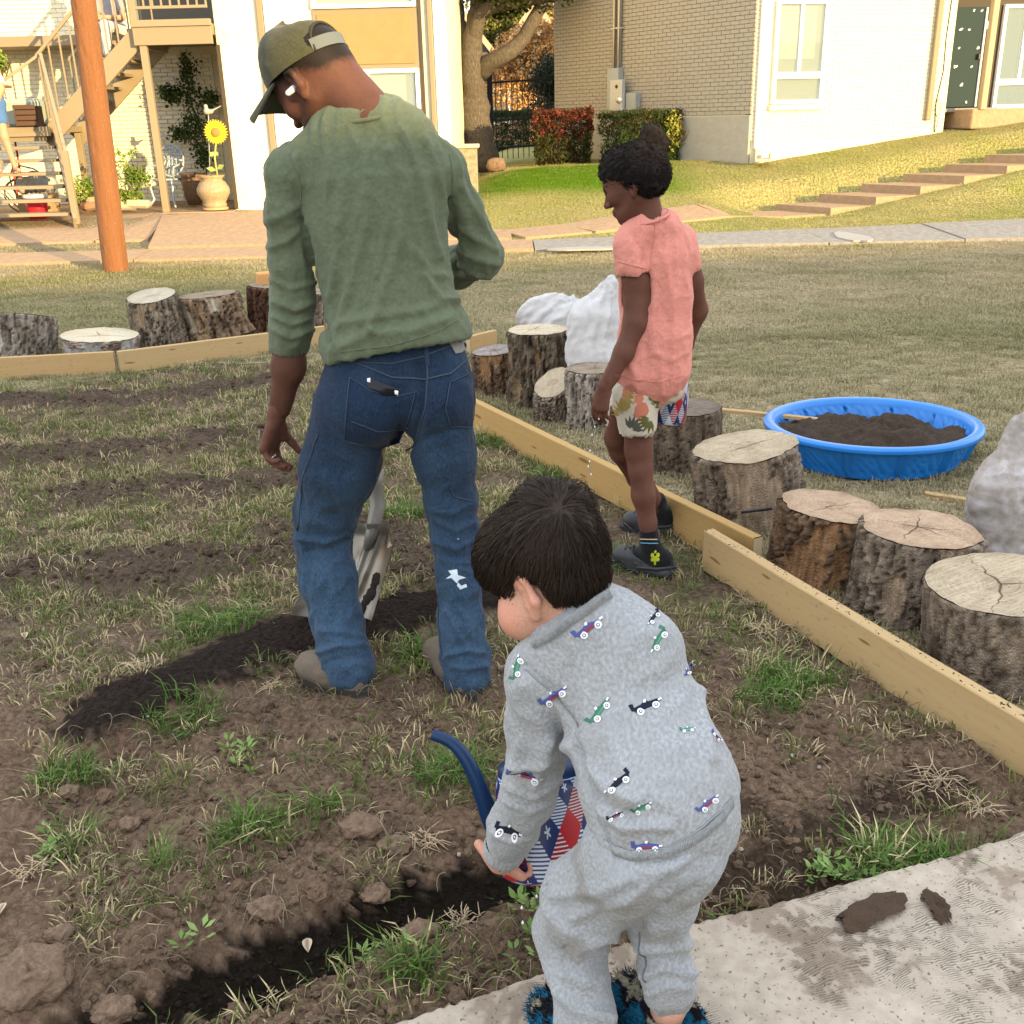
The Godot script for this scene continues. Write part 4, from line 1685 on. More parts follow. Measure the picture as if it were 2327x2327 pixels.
# ---------------------------------------------------------------- things growing and lying in the bed
func bed_plants() -> void:
	var r := RandomNumberGenerator.new()
	r.seed = 21
	# grass tufts left between the dug rows
	var patches := [[Vector3(-0.608, 0, -1.883), 0.1], [Vector3(-0.464, 0, -1.942), 0.08], [Vector3(-0.746, 0, -1.784), 0.07], [Vector3(-1.068, 0, -1.901), 0.1], [Vector3(0.79, 0, -2.533), 0.16], [Vector3(0.736, 0, -1.744), 0.14], [Vector3(0.895, 0, -1.722), 0.16], [Vector3(0.559, 0, -1.672), 0.07], [Vector3(0.461, 0, -3.373), 0.2], [Vector3(0.047, 0, -4.911), 0.3], [Vector3(0.227, 0, -4.328), 0.2], [Vector3(-0.928, 0, -2.396), 0.16], [Vector3(-0.932, 0, -2.92), 0.2], [Vector3(-1.115, 0, -2.142), 0.12], [Vector3(-0.153, 0, -2.079), 0.14], [Vector3(-0.275, 0, -2.712), 0.14], [Vector3(-0.42, 0, -3.855), 0.2], [Vector3(0.682, 0, -2.398), 0.12], [Vector3(0.255, 0, -1.594), 0.05], [Vector3(0.42, 0, -1.533), 0.06], [Vector3(-0.216, 0, -1.464), 0.05], [Vector3(-0.18, 0, -1.684), 0.03], [Vector3(0.278, 0, -2.147), 0.12]]
	var mesh := blade_clump(13, 0.06, 0.035, 31, 1.0)
	var tall := blade_clump(10, 0.095, 0.03, 37, 1.1)
	var xf := []
	var cc := []
	var xt := []
	var ct := []
	for i in 42000:
		var z := -lerpf(1.25, 7.9, r.randf())
		var x := r.randf_range(-0.56, 0.58) * (-z)
		if inside_bed(x, z) < 0.02:
			continue
		var s := soil_at(x, z)
		var near := smoothstep(3.3, 2.2, -z)
		var g := lerpf(0.62, 0.1, near)
		if x > 0.1 and z > -4.5:
			g = minf(g, 0.3)
		if z < -5.0 and x > -1.0:
			g *= 0.6
		g += noise_b.get_noise_2d(x * 2.6, z * 3.4 + 9.0) * 0.75 * (1.0 - 0.6 * near)
		var pd := 0.0
		for q in patches:
			pd = maxf(pd, 1.0 - Vector2(x - q[0].x, (z - q[0].z) * 1.5).length() / q[1])
		g = maxf(g * (1.0 - s.tilled * 0.9), pd * 1.6)
		g *= (1.0 - s.wet) * (1.0 - s.comp) * (1.0 - 0.9 * s.under)
		if r.randf() > g:
			continue
		var c := Color(0.08, 0.125, 0.026).lerp(Color(0.15, 0.17, 0.05), r.randf())
		if r.randf() < (0.45 if pd < 0.2 else 0.12):
			c = Color(0.42, 0.35, 0.19)
		elif pd > 0.2:
			c = c.lerp(Color(0.05, 0.14, 0.02), 0.5)
		var k := r.randf_range(0.55, 1.15)
		var t := Transform3D((Basis(Vector3.UP, r.randf() * TAU) * Basis(Vector3.RIGHT, r.randf_range(-0.5, 0.5))).scaled(Vector3(k, k * r.randf_range(0.5, 1.0), k)), Vector3(x, s.h - 0.004, z))
		if pd > 0.15 and r.randf() < 0.6:
			xt.append(t)
			ct.append(c * r.randf_range(0.8, 1.2))
		else:
			xf.append(t)
			cc.append(c * r.randf_range(0.75, 1.2))
	multi("bed_grass", mesh, M.grass, xf, cc)
	multi("bed_grass_tufts", tall, M.grass, xt, ct)
	# broad-leaved weeds
	var leafy := mk()
	leafy.set_color(Color.WHITE)
	leafy.set_smooth_group(-1)
	for i in 6:
		var a := i * 2.4
		var d := Vector3(cos(a), 0.5 + 0.3 * rnd(i), sin(a)) * (0.008 + 0.006 * rnd(i + 3))
		var sd := d.cross(Vector3.UP).normalized() * 0.004
		var o := Vector3(cos(a), 0, sin(a)) * 0.004 + Vector3(0, 0.006 * (i % 3), 0)
		tri(leafy, o, o + d * 0.6 + sd, o + d * 1.2)
		tri(leafy, o, o + d * 1.2, o + d * 0.6 - sd)
	xf = []
	cc = []
	for q in [Vector3(0.103, 0, -1.673), Vector3(0.667, 0, -1.668), Vector3(0.633, 0, -1.7), Vector3(0.043, 0, -1.533), Vector3(0.027, 0, -1.676), Vector3(-1.06, 0, -1.883), Vector3(-0.617, 0, -1.522), Vector3(-0.292, 0, -1.518), Vector3(0.796, 0, -1.726), Vector3(0.067, 0, -1.601), Vector3(-0.706, 0, -2.191)]:
		for i in 9:
			var x: float = q.x + r.randfn() * 0.035
			var z: float = q.z + r.randfn() * 0.03
			if soil_at(x, z).wet > 0.2:
				continue
			var k := r.randf_range(0.7, 1.7)
			xf.append(Transform3D(Basis(Vector3.UP, r.randf() * TAU).scaled(Vector3(k, k, k)), Vector3(x, bed_height(x, z) + 0.008 * r.randf(), z)))
			cc.append(Color(0.09, 0.17, 0.035).lerp(Color(0.2, 0.28, 0.09), r.randf()))
	multi("weeds", fin(leafy), M.grass, xf, cc)
	# dry roots and straw
	for v in 3:
		var st := mk()
		st.set_color(Color.WHITE)
		var pts := []
		var rad := []
		var n := 6
		var bend = [0.5, 1.3, -0.9][v]
		for i in n:
			var t := i / float(n - 1)
			var a: float = bend * t
			pts.append(Vector3(sin(a) * t * 0.05, 0.004 + 0.012 * sin(t * PI) * (1.0 + v), cos(a) * t * 0.06 - 0.03))
			rad.append(lerpf(0.0012, 0.0006, t))
		tube(st, pts, rad, 3)
		xf = []
		cc = []
		for i in 5200:
			var z := -lerpf(1.25, 7.8, pow(r.randf(), 1.2))
			var x := r.randf_range(-0.56, 0.6) * (-z)
			if inside_bed(x, z) < 0.0:
				continue
			var s := soil_at(x, z)
			if r.randf() < s.wet * 0.97 + s.comp * 0.93 + 0.25 or noise_b.get_noise_2d(x * 3.0, z * 3.0) < -0.15:
				continue
			var k := r.randf_range(0.4, 1.25)
			xf.append(Transform3D(Basis.from_euler(Vector3(r.randf_range(-0.5, 0.3), r.randf() * TAU, r.randf_range(-0.4, 0.4))).scaled(Vector3(k, k, k)), Vector3(x, s.h + 0.002, z)))
			cc.append(Color(0.36, 0.28, 0.17).lerp(Color(0.6, 0.51, 0.36), r.randf()) * r.randf_range(0.5, 1.1))
		multi("dry_straw", fin(st), M.clod, xf, cc)
	# torn root clumps, each pulled up and left lying
	var places := [[Vector3(-0.13, 0, -1.644), 0.05], [Vector3(-1.13, 0, -2.678), 0.05], [Vector3(0.982, 0, -2.03), 0.1], [Vector3(1.043, 0, -1.908), 0.06], [Vector3(-0.702, 0, -2.55), 0.04], [Vector3(-0.504, 0, -2.541), 0.03], [Vector3(-0.214, 0, -1.849), 0.05], [Vector3(0.778, 0, -3.009), 0.08], [Vector3(-1.066, 0, -1.813), 0.06], [Vector3(0.785, 0, -2.823), 0.07]]
	var names := ["beside the trench in front of the grey-clad child", "beside the far left end of the compost ridge", "between the pine board and the concrete edge, the largest", "by the concrete edge beneath the pine board's end", "just left of the man's boots", "at the man's left boot toe", "right of the reddish soil mound", "at the foot of the near pine board's end", "on bare soil by the photo's left edge", "below the near pine board's end, on bare soil"]
	for pi in places.size():
		var q: Array = places[pi]
		var c := thing("root_clump", "tangle of dry straw roots lying " + names[pi], "root clump", Vector3(q[0].x, bed_height(q[0].x, q[0].z), q[0].z))
		var st := mk()
		for i in 34:
			var a := r.randf() * TAU
			var l: float = q[1] * r.randf_range(0.5, 1.2)
			var d := Vector3(cos(a), r.randf_range(0.0, 0.5), sin(a) * 0.8)
			var o := Vector3(r.randfn() * q[1] * 0.25, 0.004, r.randfn() * q[1] * 0.2)
			tube(st, [o, o + d * l * 0.5 + Vector3(0, 0.008, 0), o + d * l + Vector3(r.randfn(), -0.5, r.randfn()) * l * 0.25], [0.0016, 0.0013, 0.0007], 4)
		obj("roots", st, nmat(Color(0.34, 0.24, 0.14), Color(0.56, 0.46, 0.32), 0.05, 0.9), c)
	# clods
	var shapes := []
	for v in 4:
		var f := FastNoiseLite.new()
		f.seed = v
		f.frequency = 1.3
		f.fractal_octaves = 3
		var st := mk()
		st.set_color(Color.WHITE)
		st.set_smooth_group(-1)
		var sph := SphereMesh.new()
		sph.radius = 1.0
		sph.height = 2.0
		sph.radial_segments = 12
		sph.rings = 8
		var arr := sph.get_mesh_arrays()
		var vv: PackedVector3Array = arr[Mesh.ARRAY_VERTEX]
		for ix in arr[Mesh.ARRAY_INDEX]:
			var p := vv[ix]
			p *= 1.0 + 0.6 * f.get_noise_3dv(p) + 0.25 * f.get_noise_3dv(p * 3.1 + Vector3(5, 0, 0))
			p.y *= 0.7
			st.add_vertex(p)
		shapes.append(fin(st))
	var bx_ := [[], [], [], []]
	var bcx := [[], [], [], []]
	for i in 26000:
		var z := -lerpf(1.2, 7.6, pow(r.randf(), 1.5))
		var x := r.randf_range(-0.56, 0.6) * (-z)
		if inside_bed(x, z) < 0.0:
			continue
		var s := soil_at(x, z)
		var near := smoothstep(3.0, 2.0, -z)
		var den: float = maxf(s.tilled, near * 0.75) * (1.0 - 0.4 * s.comp) + 0.12
		den *= 0.5 + 0.9 * smoothstep(-0.3, 0.4, noise_b.get_noise_2d(x * 3.5 + 50.0, z * 3.5))
		if r.randf() > den:
			continue
		var k := 0.0035 + 0.007 * pow(r.randf(), 2.5) + (0.016 * r.randf() if r.randf() < 0.03 and s.wet < 0.3 and s.comp < 0.3 else 0.0)
		if s.wet > 0.5 or s.comp > 0.5:
			k *= 0.6
		var n := 0.5 + 0.5 * noise_a.get_noise_2d(x * 3.0, z * 3.0)
		var c := Color(0.12, 0.09, 0.066).lerp(Color(0.24, 0.165, 0.108), clampf(n * 0.7 + near * 0.3, 0, 1))
		c = c.lerp(Color(0.02, 0.016, 0.013), maxf(s.wet, s.comp * 0.8)).lerp(Color(0.05, 0.04, 0.03), s.tilled * 0.5)
		if r.randf() < 0.01:
			c = Color(0.5, 0.45, 0.38)
			k = minf(k, 0.005)
		var v := r.randi() % 4
		bx_[v].append(Transform3D(Basis.from_euler(Vector3(r.randf() * 0.6, r.randf() * TAU, r.randf() * 0.6)).scaled(Vector3.ONE * k), Vector3(x, s.h + k * 0.25, z)))
		bcx[v].append(c * r.randf_range(0.8, 1.25))
	for v in 4:
		multi("soil_clods", shapes[v], M.clod, bx_[v], bcx[v])
	# the big clods one can pick out
	var big := [[Vector3(-0.915, 0, -1.462), 0.07, "large pale clod at the trench's left end, by the photo's lower left corner"], [Vector3(-0.914, 0, -1.593), 0.03, "upright brown clod above the large pale clod"], [Vector3(-0.75, 0, -1.426), 0.04, "crumbling clod on the trench edge right of the large pale clod"], [Vector3(-0.352, 0, -1.873), 0.045, "flat brown clod beside the long green tuft"], [Vector3(-0.517, 0, -1.651), 0.035, "pointed clod over the trench, left of the round one"], [Vector3(-0.304, 0, -1.696), 0.03, "round brown clod above the trench middle"], [Vector3(-0.277, 0, -1.834), 0.035, "pale crumbled clod under the watering can spout"], [Vector3(-1.089, 0, -2.077), 0.025, "blocky clod left on bare soil under the compost ridge"], [Vector3(-0.899, 0, -1.95), 0.025, "brown clod left of the long green tuft"], [Vector3(0.144, 0, -1.415), 0.06, "reddish clod by the concrete edge in front of the grey-clad child"], [Vector3(-0.199, 0, -1.568), 0.035, "rounded clod on the near side of the trench"]]
	var cm := nmat(Color(0.115, 0.075, 0.05), Color(0.22, 0.155, 0.105), 0.15, 0.97, 0.04, 0.8)
	for q in big:
		var y := bed_height(q[0].x, q[0].z)
		var c := thing("clod", q[2], "clod", Vector3(q[0].x, y, q[0].z))
		var st := mk()
		st.set_smooth_group(0)
		var sph := SphereMesh.new()
		sph.radius = 1.0
		sph.height = 2.0
		sph.radial_segments = 28
		sph.rings = 16
		var arr := sph.get_mesh_arrays()
		var vv: PackedVector3Array = arr[Mesh.ARRAY_VERTEX]
		for ix in arr[Mesh.ARRAY_INDEX]:
			var p := vv[ix]
			var w = q[0] * 7.0
			p *= 1.0 + 0.5 * noise_a.get_noise_3dv(p * 0.9 + w) + 0.26 * noise_a.get_noise_3dv(p * 3.6 + w)
			st.add_vertex(Vector3(p.x * q[1], p.y * q[1] * 0.6 + q[1] * 0.2, p.z * q[1] * 0.8))
		obj("lump", st, cm, c)


# ---------------------------------------------------------------- wood
func wood_texture(w: int, h: int, base: Color, dark: Color, seed_: int, knots: int) -> ImageTexture:
	var im := Image.create(w, h, false, Image.FORMAT_RGBA8)
	var n := FastNoiseLite.new()
	n.seed = seed_
	n.frequency = 0.01
	n.fractal_octaves = 3
	var kn := []
	for i in knots:
		kn.append(Vector3(rnd(seed_ * 7 + i * 3) * w, (0.15 + 0.7 * rnd(seed_ + i * 5 + 1)) * h, 2.5 + 5.0 * rnd(seed_ + i * 2)))
	for y in h:
		for x in w:
			var warp := 0.0
			var kd := 0.0
			for k in kn:
				var dx: float = (x - k.x) / 2.2
				var dy: float = y - k.y
				var d := sqrt(dx * dx + dy * dy)
				warp += signf(dy) * k.z * 1.6 * exp(-d / (k.z * 1.6))
				kd = maxf(kd, smoothstep(k.z, k.z * 0.45, d))
			var v := n.get_noise_2d(x * 0.35, (y + warp) * 3.2)
			var g := 0.5 + 0.5 * sin((y + warp) * 0.42 + n.get_noise_2d(x * 0.6, y * 0.6 + 300.0) * 9.0)
			var f := clampf(0.25 + 0.35 * g * g + 0.45 * v + 0.15 * n.get_noise_2d(x * 2.0, y * 40.0), 0.0, 1.0)
			var c := base.lerp(dark, f * 0.55)
			c = c.lerp(Color(0.16, 0.075, 0.025), kd * 0.85)
			if n.get_noise_2d(x * 7.0 + 800.0, y * 7.0) > 0.5:
				c = c.lerp(Color(0.2, 0.17, 0.12), 0.5)
			im.set_pixel(x, y, c.linear_to_srgb())
	im.generate_mipmaps()
	return ImageTexture.create_from_image(im)


# one plank: a long box with its own uv, faces along the grain
func plank(called: String, label: String, a: Vector3, b: Vector3, h: float, th: float, m: Material, end_m: Material, cat := "board", group := "") -> Node3D:
	var at := (a + b) * 0.5
	at.y = minf(a.y, b.y)
	var root := thing(called, label, cat, at, 0.0, group)
	var z := (b - a).normalized()
	var n := z.cross(Vector3.UP).normalized()
	var u := n.cross(z).normalized()
	var st := mk()
	st.set_smooth_group(-1)
	var segs := 24
	var L := a.distance_to(b)
	var row := func(t: float) -> Array:
		var c := a.lerp(b, t) - at
		var wv := n * noise_b.get_noise_2d(t * 2.0, a.x * 5.0) * 0.006
		var o := []
		var hh := h * 0.5
		for q in [[-0.5, 1.0, 0.12], [-0.5, 0.0, 0.0], [0.5, 0.0, 0.0], [0.5, 1.0, 0.12]]:
			o.append(c + wv + n * th * q[0] + u * (h * q[1]))
		return o
	for i in segs:
		var t0 := i / float(segs)
		var t1 := (i + 1) / float(segs)
		var p: Array = row.call(t0)
		var q: Array = row.call(t1)
		var e := 0.003
		var faces := [[p[1], p[0], q[0], q[1], 0.0, 0.75], [p[2], p[3], q[3], q[2], 0.0, 0.75], [p[0] + u * e + n * e, p[3] + u * e - n * e, q[3] + u * e - n * e, q[0] + u * e + n * e, 0.76, 1.0], [p[0], p[0] + u * e + n * e, q[0] + u * e + n * e, q[0], 0.75, 0.76], [p[3] + u * e - n * e, p[3], q[3], q[3] + u * e - n * e, 0.75, 0.76], [p[2], p[1], q[1], q[2], 0.5, 0.75]]
		for f in faces:
			for k in [[0, t0, 0], [1, t0, 1], [2, t1, 1], [0, t0, 0], [2, t1, 1], [3, t1, 0]]:
				st.set_uv(Vector2(k[1] * L / 1.9 + a.x * 3.7, f[5] if k[2] == 1 else f[4]))
				st.add_vertex(f[k[0]])
	obj("board", st, m, root)
	for t in [0.0, 1.0]:
		st = mk()
		st.set_smooth_group(-1)
		var p: Array = row.call(t)
		var out := z * (0.0015 if t > 0.5 else -0.0015)
		quad(st, p[1] + out, p[0] + out, p[3] + out, p[2] + out)
		obj("end_grain", st, end_m, root)
	return root


func boards() -> void:
	var pine := []
	for i in 3:
		var m := StandardMaterial3D.new()
		m.albedo_texture = wood_texture(512, 128, [Color(0.42, 0.29, 0.14), Color(0.39, 0.255, 0.1), Color(0.42, 0.3, 0.15)][i], [Color(0.36, 0.22, 0.085), Color(0.33, 0.2, 0.07), Color(0.38, 0.25, 0.11)][i], 3 + i * 4, 4)
		m.roughness = 0.75
		m.metallic_specular = 0.25
		pine.append(m)
	var endm := nmat(Color(0.42, 0.32, 0.18), Color(0.52, 0.42, 0.26), 0.06, 0.9, 0.06, 0.3, Vector3(1, 4, 1))
	plank("garden_board", "pale pine board, leftmost of the back row, with two brown knots", Vector3(-4.6, 0.0, -6.36), Vector3(-2.582, 0, -6.665), 0.14, 0.038, pine[0], endm)
	plank("garden_board", "pale pine board running from the knotted left board towards the man", Vector3(-2.558, 0, -6.677) + Vector3(0.0, 0, 0.02), Vector3(-1.319, 0, -7.369), 0.14, 0.038, pine[2], endm)
	plank("garden_board", "yellow pine board with dark nail marks passing behind the girl's legs", Vector3(-0.221, 0, -5.518) + Vector3(-0.9, 0, -1.45), Vector3(0.834, 0, -3.222), 0.145, 0.04, pine[1], endm)
	var near := plank("garden_board", "pale yellow near pine board with soil specks along its top edge", Vector3(0.684, 0, -3.303), Vector3(1.55, 0.0, -1.27), 0.145, 0.042, pine[2], endm)
	# soil flecks on the top edge
	var st := mk()
	st.set_smooth_group(-1)
	var a: Vector3 = Vector3(0.684, 0, -3.303)
	var b := Vector3(1.55, 0.0, -1.27)
	for i in 120:
		var p := a.lerp(b, rnd(i * 3) * 0.8) + (b - a).normalized().cross(Vector3.UP) * (rnd(i * 7) - 0.5) * 0.034 + Vector3(0, 0.148, 0)
		var s := 0.0015 + 0.0045 * rnd(i + 11) * rnd(i * 2)
		bx(st, p - near.position, Vector3(s * 2.2, 0.002, s), Basis(Vector3.UP, rnd(i) * 3.0), 0.0005)
	var fl := obj("soil_flecks", st, plain(Color(0.04, 0.03, 0.022), 0.95), near)
	fl.set_meta("kind", "stuff")
	# green price tag stapled to the far board's end
	st = mk()
	bx(st, Vector3(0, 0, 0), Vector3(0.004, 0.05, 0.028), Basis(Vector3.UP, 0.4), 0.0005)
	var tg := thing("lumber_tag", "small green lumber tag on the end of the yellow pine board", "tag", Vector3(0.837, 0.051, -3.27))
	obj("paper", st, plain(Color(0.12, 0.42, 0.28), 0.6), tg)
	plank("wooden_stake", "slim wooden stake lying in the grass behind the knotty stump", Vector3(1.706, 0, -3.954), Vector3(1.884, 0, -3.835), 0.02, 0.03, pine[0], endm, "stake")
	plank("wooden_stake", "slim wooden stake resting on the tall stump and the blue pool rim", Vector3(0.989, 0.167, -4.75), Vector3(1.481, 0.112, -4.72), 0.014, 0.03, pine[0], endm, "stake")
	plank("garden_board", "short pale board end behind the dark-topped stump beside the man's hip", Vector3(-0.27, 0, -6.954), Vector3(-0.085, 0, -7.158), 0.12, 0.04, pine[0], endm)


# ---------------------------------------------------------------- stumps
var ring_maps := []


func ring_texture(seed_: int, c1: Color, c2: Color, cracks: int, saw: float) -> ImageTexture:
	var s := 192
	var im := Image.create(s, s, false, Image.FORMAT_RGBA8)
	var n := FastNoiseLite.new()
	n.seed = seed_
	n.frequency = 0.02
	n.fractal_octaves = 4
	var cx := s * (0.5 + 0.12 * (rnd(seed_) - 0.5))
	var cy := s * (0.5 + 0.12 * (rnd(seed_ + 5) - 0.5))
	for y in s:
		for x in s:
			var d := Vector2(x - cx, y - cy)
			var rr := d.length() + n.get_noise_2d(x, y) * 10.0
			var an := d.angle()
			var ring := 0.5 + 0.5 * sin(rr * 0.9)
			var f := 0.25 * ring + 0.5 * (0.5 + 0.5 * n.get_noise_2d(x * 2.0 + 500.0, y * 2.0))
			f += saw * 0.55 * n.get_noise_2d(x * 0.5 + y * 0.4, (y - x * 0.3) * 12.0 + 90.0) + 0.3 * n.get_noise_2d(an * 60.0, rr * 0.3)
			f += smoothstep(s * 0.36, s * 0.5, rr) * 0.25
			if rr < s * 0.13:
				f += 0.25
			var c := c1.lerp(c2, clampf(f, 0.0, 1.0))
			for k in cracks:
				var ka: float = k * TAU / cracks + rnd(seed_ + k) * 1.2 + n.get_noise_1d(rr * 0.8 + k * 90.0) * 0.25
				var da := absf(wrapf(an - ka, -PI, PI)) * d.length()
				var wdt: float = 1.3 * smoothstep(s * (0.3 + 0.2 * rnd(seed_ + k * 3)), 0.0, rr) + 0.2
				if rr < s * (0.3 + 0.2 * rnd(seed_ + k * 3)):
					c = c.lerp(Color(0.05, 0.032, 0.02), smoothstep(wdt + 0.7, wdt - 0.3, da) * 0.85)
			if n.get_noise_2d(x * 4.0 + y * 2.0, (y - x * 0.5) * 9.0 + 900.0) > 0.46:
				c = c.lerp(c2 * 0.4, 0.6)
			im.set_pixel(x, y, c.linear_to_srgb())
	im.generate_mipmaps()
	return ImageTexture.create_from_image(im)


# base: centre on the ground; top: centre of the cut; r0, r1 radii
func stump(label: String, base: Vector3, top: Vector3, r0: float, r1: float, bark: Array, wood: Array, sd: int, o := {}) -> Node3D:
	var g := thing("log_stump", label, "log stump", base, 0.0, "cut log stumps around the garden bed")
	var up := (top - base).normalized()
	var tn: Vector3 = o.get("tilt", up)
	var f := ring_frame(up, Vector3(0.1, 0.05, 1))
	var seg := 128
	var rings := 40
	var n := FastNoiseLite.new()
	n.seed = sd
	n.frequency = 1.0
	n.fractal_octaves = 4
	var lump: float = o.get("lump", 0.1)
	var rough: float = 0.7 * o.get("rough", 0.014)
	var strip: float = o.get("strip", 0.25)
	var grid := []
	var cols := []
	for j in rings + 1:
		var t := j / float(rings)
		var row := []
		var crow := []
		for i in seg:
			var a := TAU * i / seg
			var d := f.x * cos(a) + f.y * sin(a)
			var ax := base.lerp(top, t)
			var r := lerpf(r0, r1, t)
			r *= 1.0 + lump * n.get_noise_2d(cos(a) * 0.9 + sd, sin(a) * 0.9) + 0.05 * smoothstep(0.25, 0.0, t)
			var lay := n.get_noise_3d(cos(a) * 3.2, t * 1.1, sin(a) * 3.2)
			var bare := smoothstep(0.74 - strip * 1.4, 0.8 - strip * 1.4, n.get_noise_3d(cos(a) * 0.9 + 9.0, t * 0.55, sin(a) * 0.9) + 0.35)
			var fur := absf(n.get_noise_3d(cos(a) * 10.0, t * 1.7 + 0.5 * lay, sin(a) * 10.0))
			var cr := absf(n.get_noise_3d(cos(a) * 24.0, t * 5.0, sin(a) * 24.0 + 5.0))
			var dd := rough * (1.0 - 2.2 * smoothstep(0.14, 0.0, fur) + 0.3 * lay - 0.5 * smoothstep(0.12, 0.0, cr))
			dd = lerpf(dd, -rough * 0.9 + rough * 0.5 * n.get_noise_3d(cos(a) * 26.0, t * 1.2, sin(a) * 26.0), bare)
			var p := ax + d * (r + dd)
			if j == rings:
				p = ax + d * r * 0.985
			# the cut may be slanted
			if o.has("tilt"):
				p += up * (-(p - ax).dot(tn) / tn.dot(up)) * t * t
			if o.has("notch") and t > 0.2:
				p += up * (0.03 * n.get_noise_2d(cos(a) * 0.8 + 30.0, sin(a) * 0.8) * t)
			for k in o.get("knots", []):
				var ang: float = absf(wrapf(a - k[0], -PI, PI)) * r
				var q = Vector2(ang, (t - k[1]) * base.distance_to(top)).length() / k[2]
				p += d * k[2] * (0.85 * exp(-q * q * 0.8) - 1.25 * exp(-q * q * 7.0))
			row.append(p - base)
			var c: Color = bark[0].lerp(bark[1], clampf(0.5 + 1.1 * lay + 0.4 * n.get_noise_3d(cos(a) * 14.0, t * 5.0, sin(a) * 14.0), 0.0, 1.0))
			c = c.lerp(bark[0] * 0.4, smoothstep(0.1, 0.0, fur) * 0.7)
			c = c.lerp(bark[2] * (1.0 + 0.8 * n.get_noise_3d(cos(a) * 30.0, t * 1.4, sin(a) * 30.0)), bare * 0.9)
			c *= 1.0 + 0.55 * n.get_noise_3d(cos(a) * 40.0, t * 4.0, sin(a) * 40.0)
			for k in o.get("knots", []):
				var ang: float = absf(wrapf(a - k[0], -PI, PI)) * r
				var q = Vector2(ang, (t - k[1]) * base.distance_to(top)).length() / k[2]
				c = c.lerp(Color(0.3, 0.28, 0.25), exp(-q * q) * 0.7).lerp(Color(0.01, 0.008, 0.007), exp(-q * q * 6.0))
			crow.append(c)
		grid.append(row)
		cols.append(crow)
	var st := mk()
	st.set_smooth_group(0)
	for j in rings:
		for i in seg:
			var i2 := (i + 1) % seg
			for k in [[j, i], [j, i2], [j + 1, i2], [j, i], [j + 1, i2], [j + 1, i]]:
				st.set_color(cols[k[0]][k[1]])
				st.add_vertex(grid[k[0]][k[1]])
	if M.get("bark") == null:
		M.bark = vcol(0.95)
		M.bark.albedo_texture = ntex(Color(0.72, 0.7, 0.68), Color(1, 1, 1), 0.06, 4)
		M.bark.uv1_triplanar = true
		M.bark.uv1_scale = Vector3(12, 5, 12)
		M.bark.normal_enabled = true
		M.bark.normal_texture = nbump(0.07, 5, 12.0)
		M.bark.normal_scale = 1.0
	obj("bark", st, M.bark, g)
	# cut face
	st = mk()
	st.set_smooth_group(0)
	var c := Vector3.ZERO
	for p in grid[rings]:
		c += p
	c /= seg
	var inner := 6
	for j in inner:
		for i in seg:
			var i2 := (i + 1) % seg
			for k in [[j, i], [j, i2], [j + 1, i2], [j, i], [j + 1, i2], [j + 1, i]]:
				var q: Vector3 = c.lerp(grid[rings][k[1]], k[0] / float(inner))
				var a = TAU * k[1] / seg
				q += up * (0.004 * n.get_noise_3dv(q * 14.0) + 0.003)
				st.set_uv(Vector2(0.5, 0.5) + Vector2(cos(a), sin(a)) * 0.48 * k[0] / inner)
				st.add_vertex(q)
	var m := StandardMaterial3D.new()
	m.albedo_texture = ring_texture(sd, wood[0], wood[1], o.get("cracks", 4), o.get("saw", 0.6))
	m.roughness = 0.9
	m.metallic_specular = 0.2
	m.normal_enabled = true
	m.normal_texture = nbump(0.05, 4, 5.0)
	m.normal_scale = 0.4
	obj("cut_face", st, m, g)
	return g


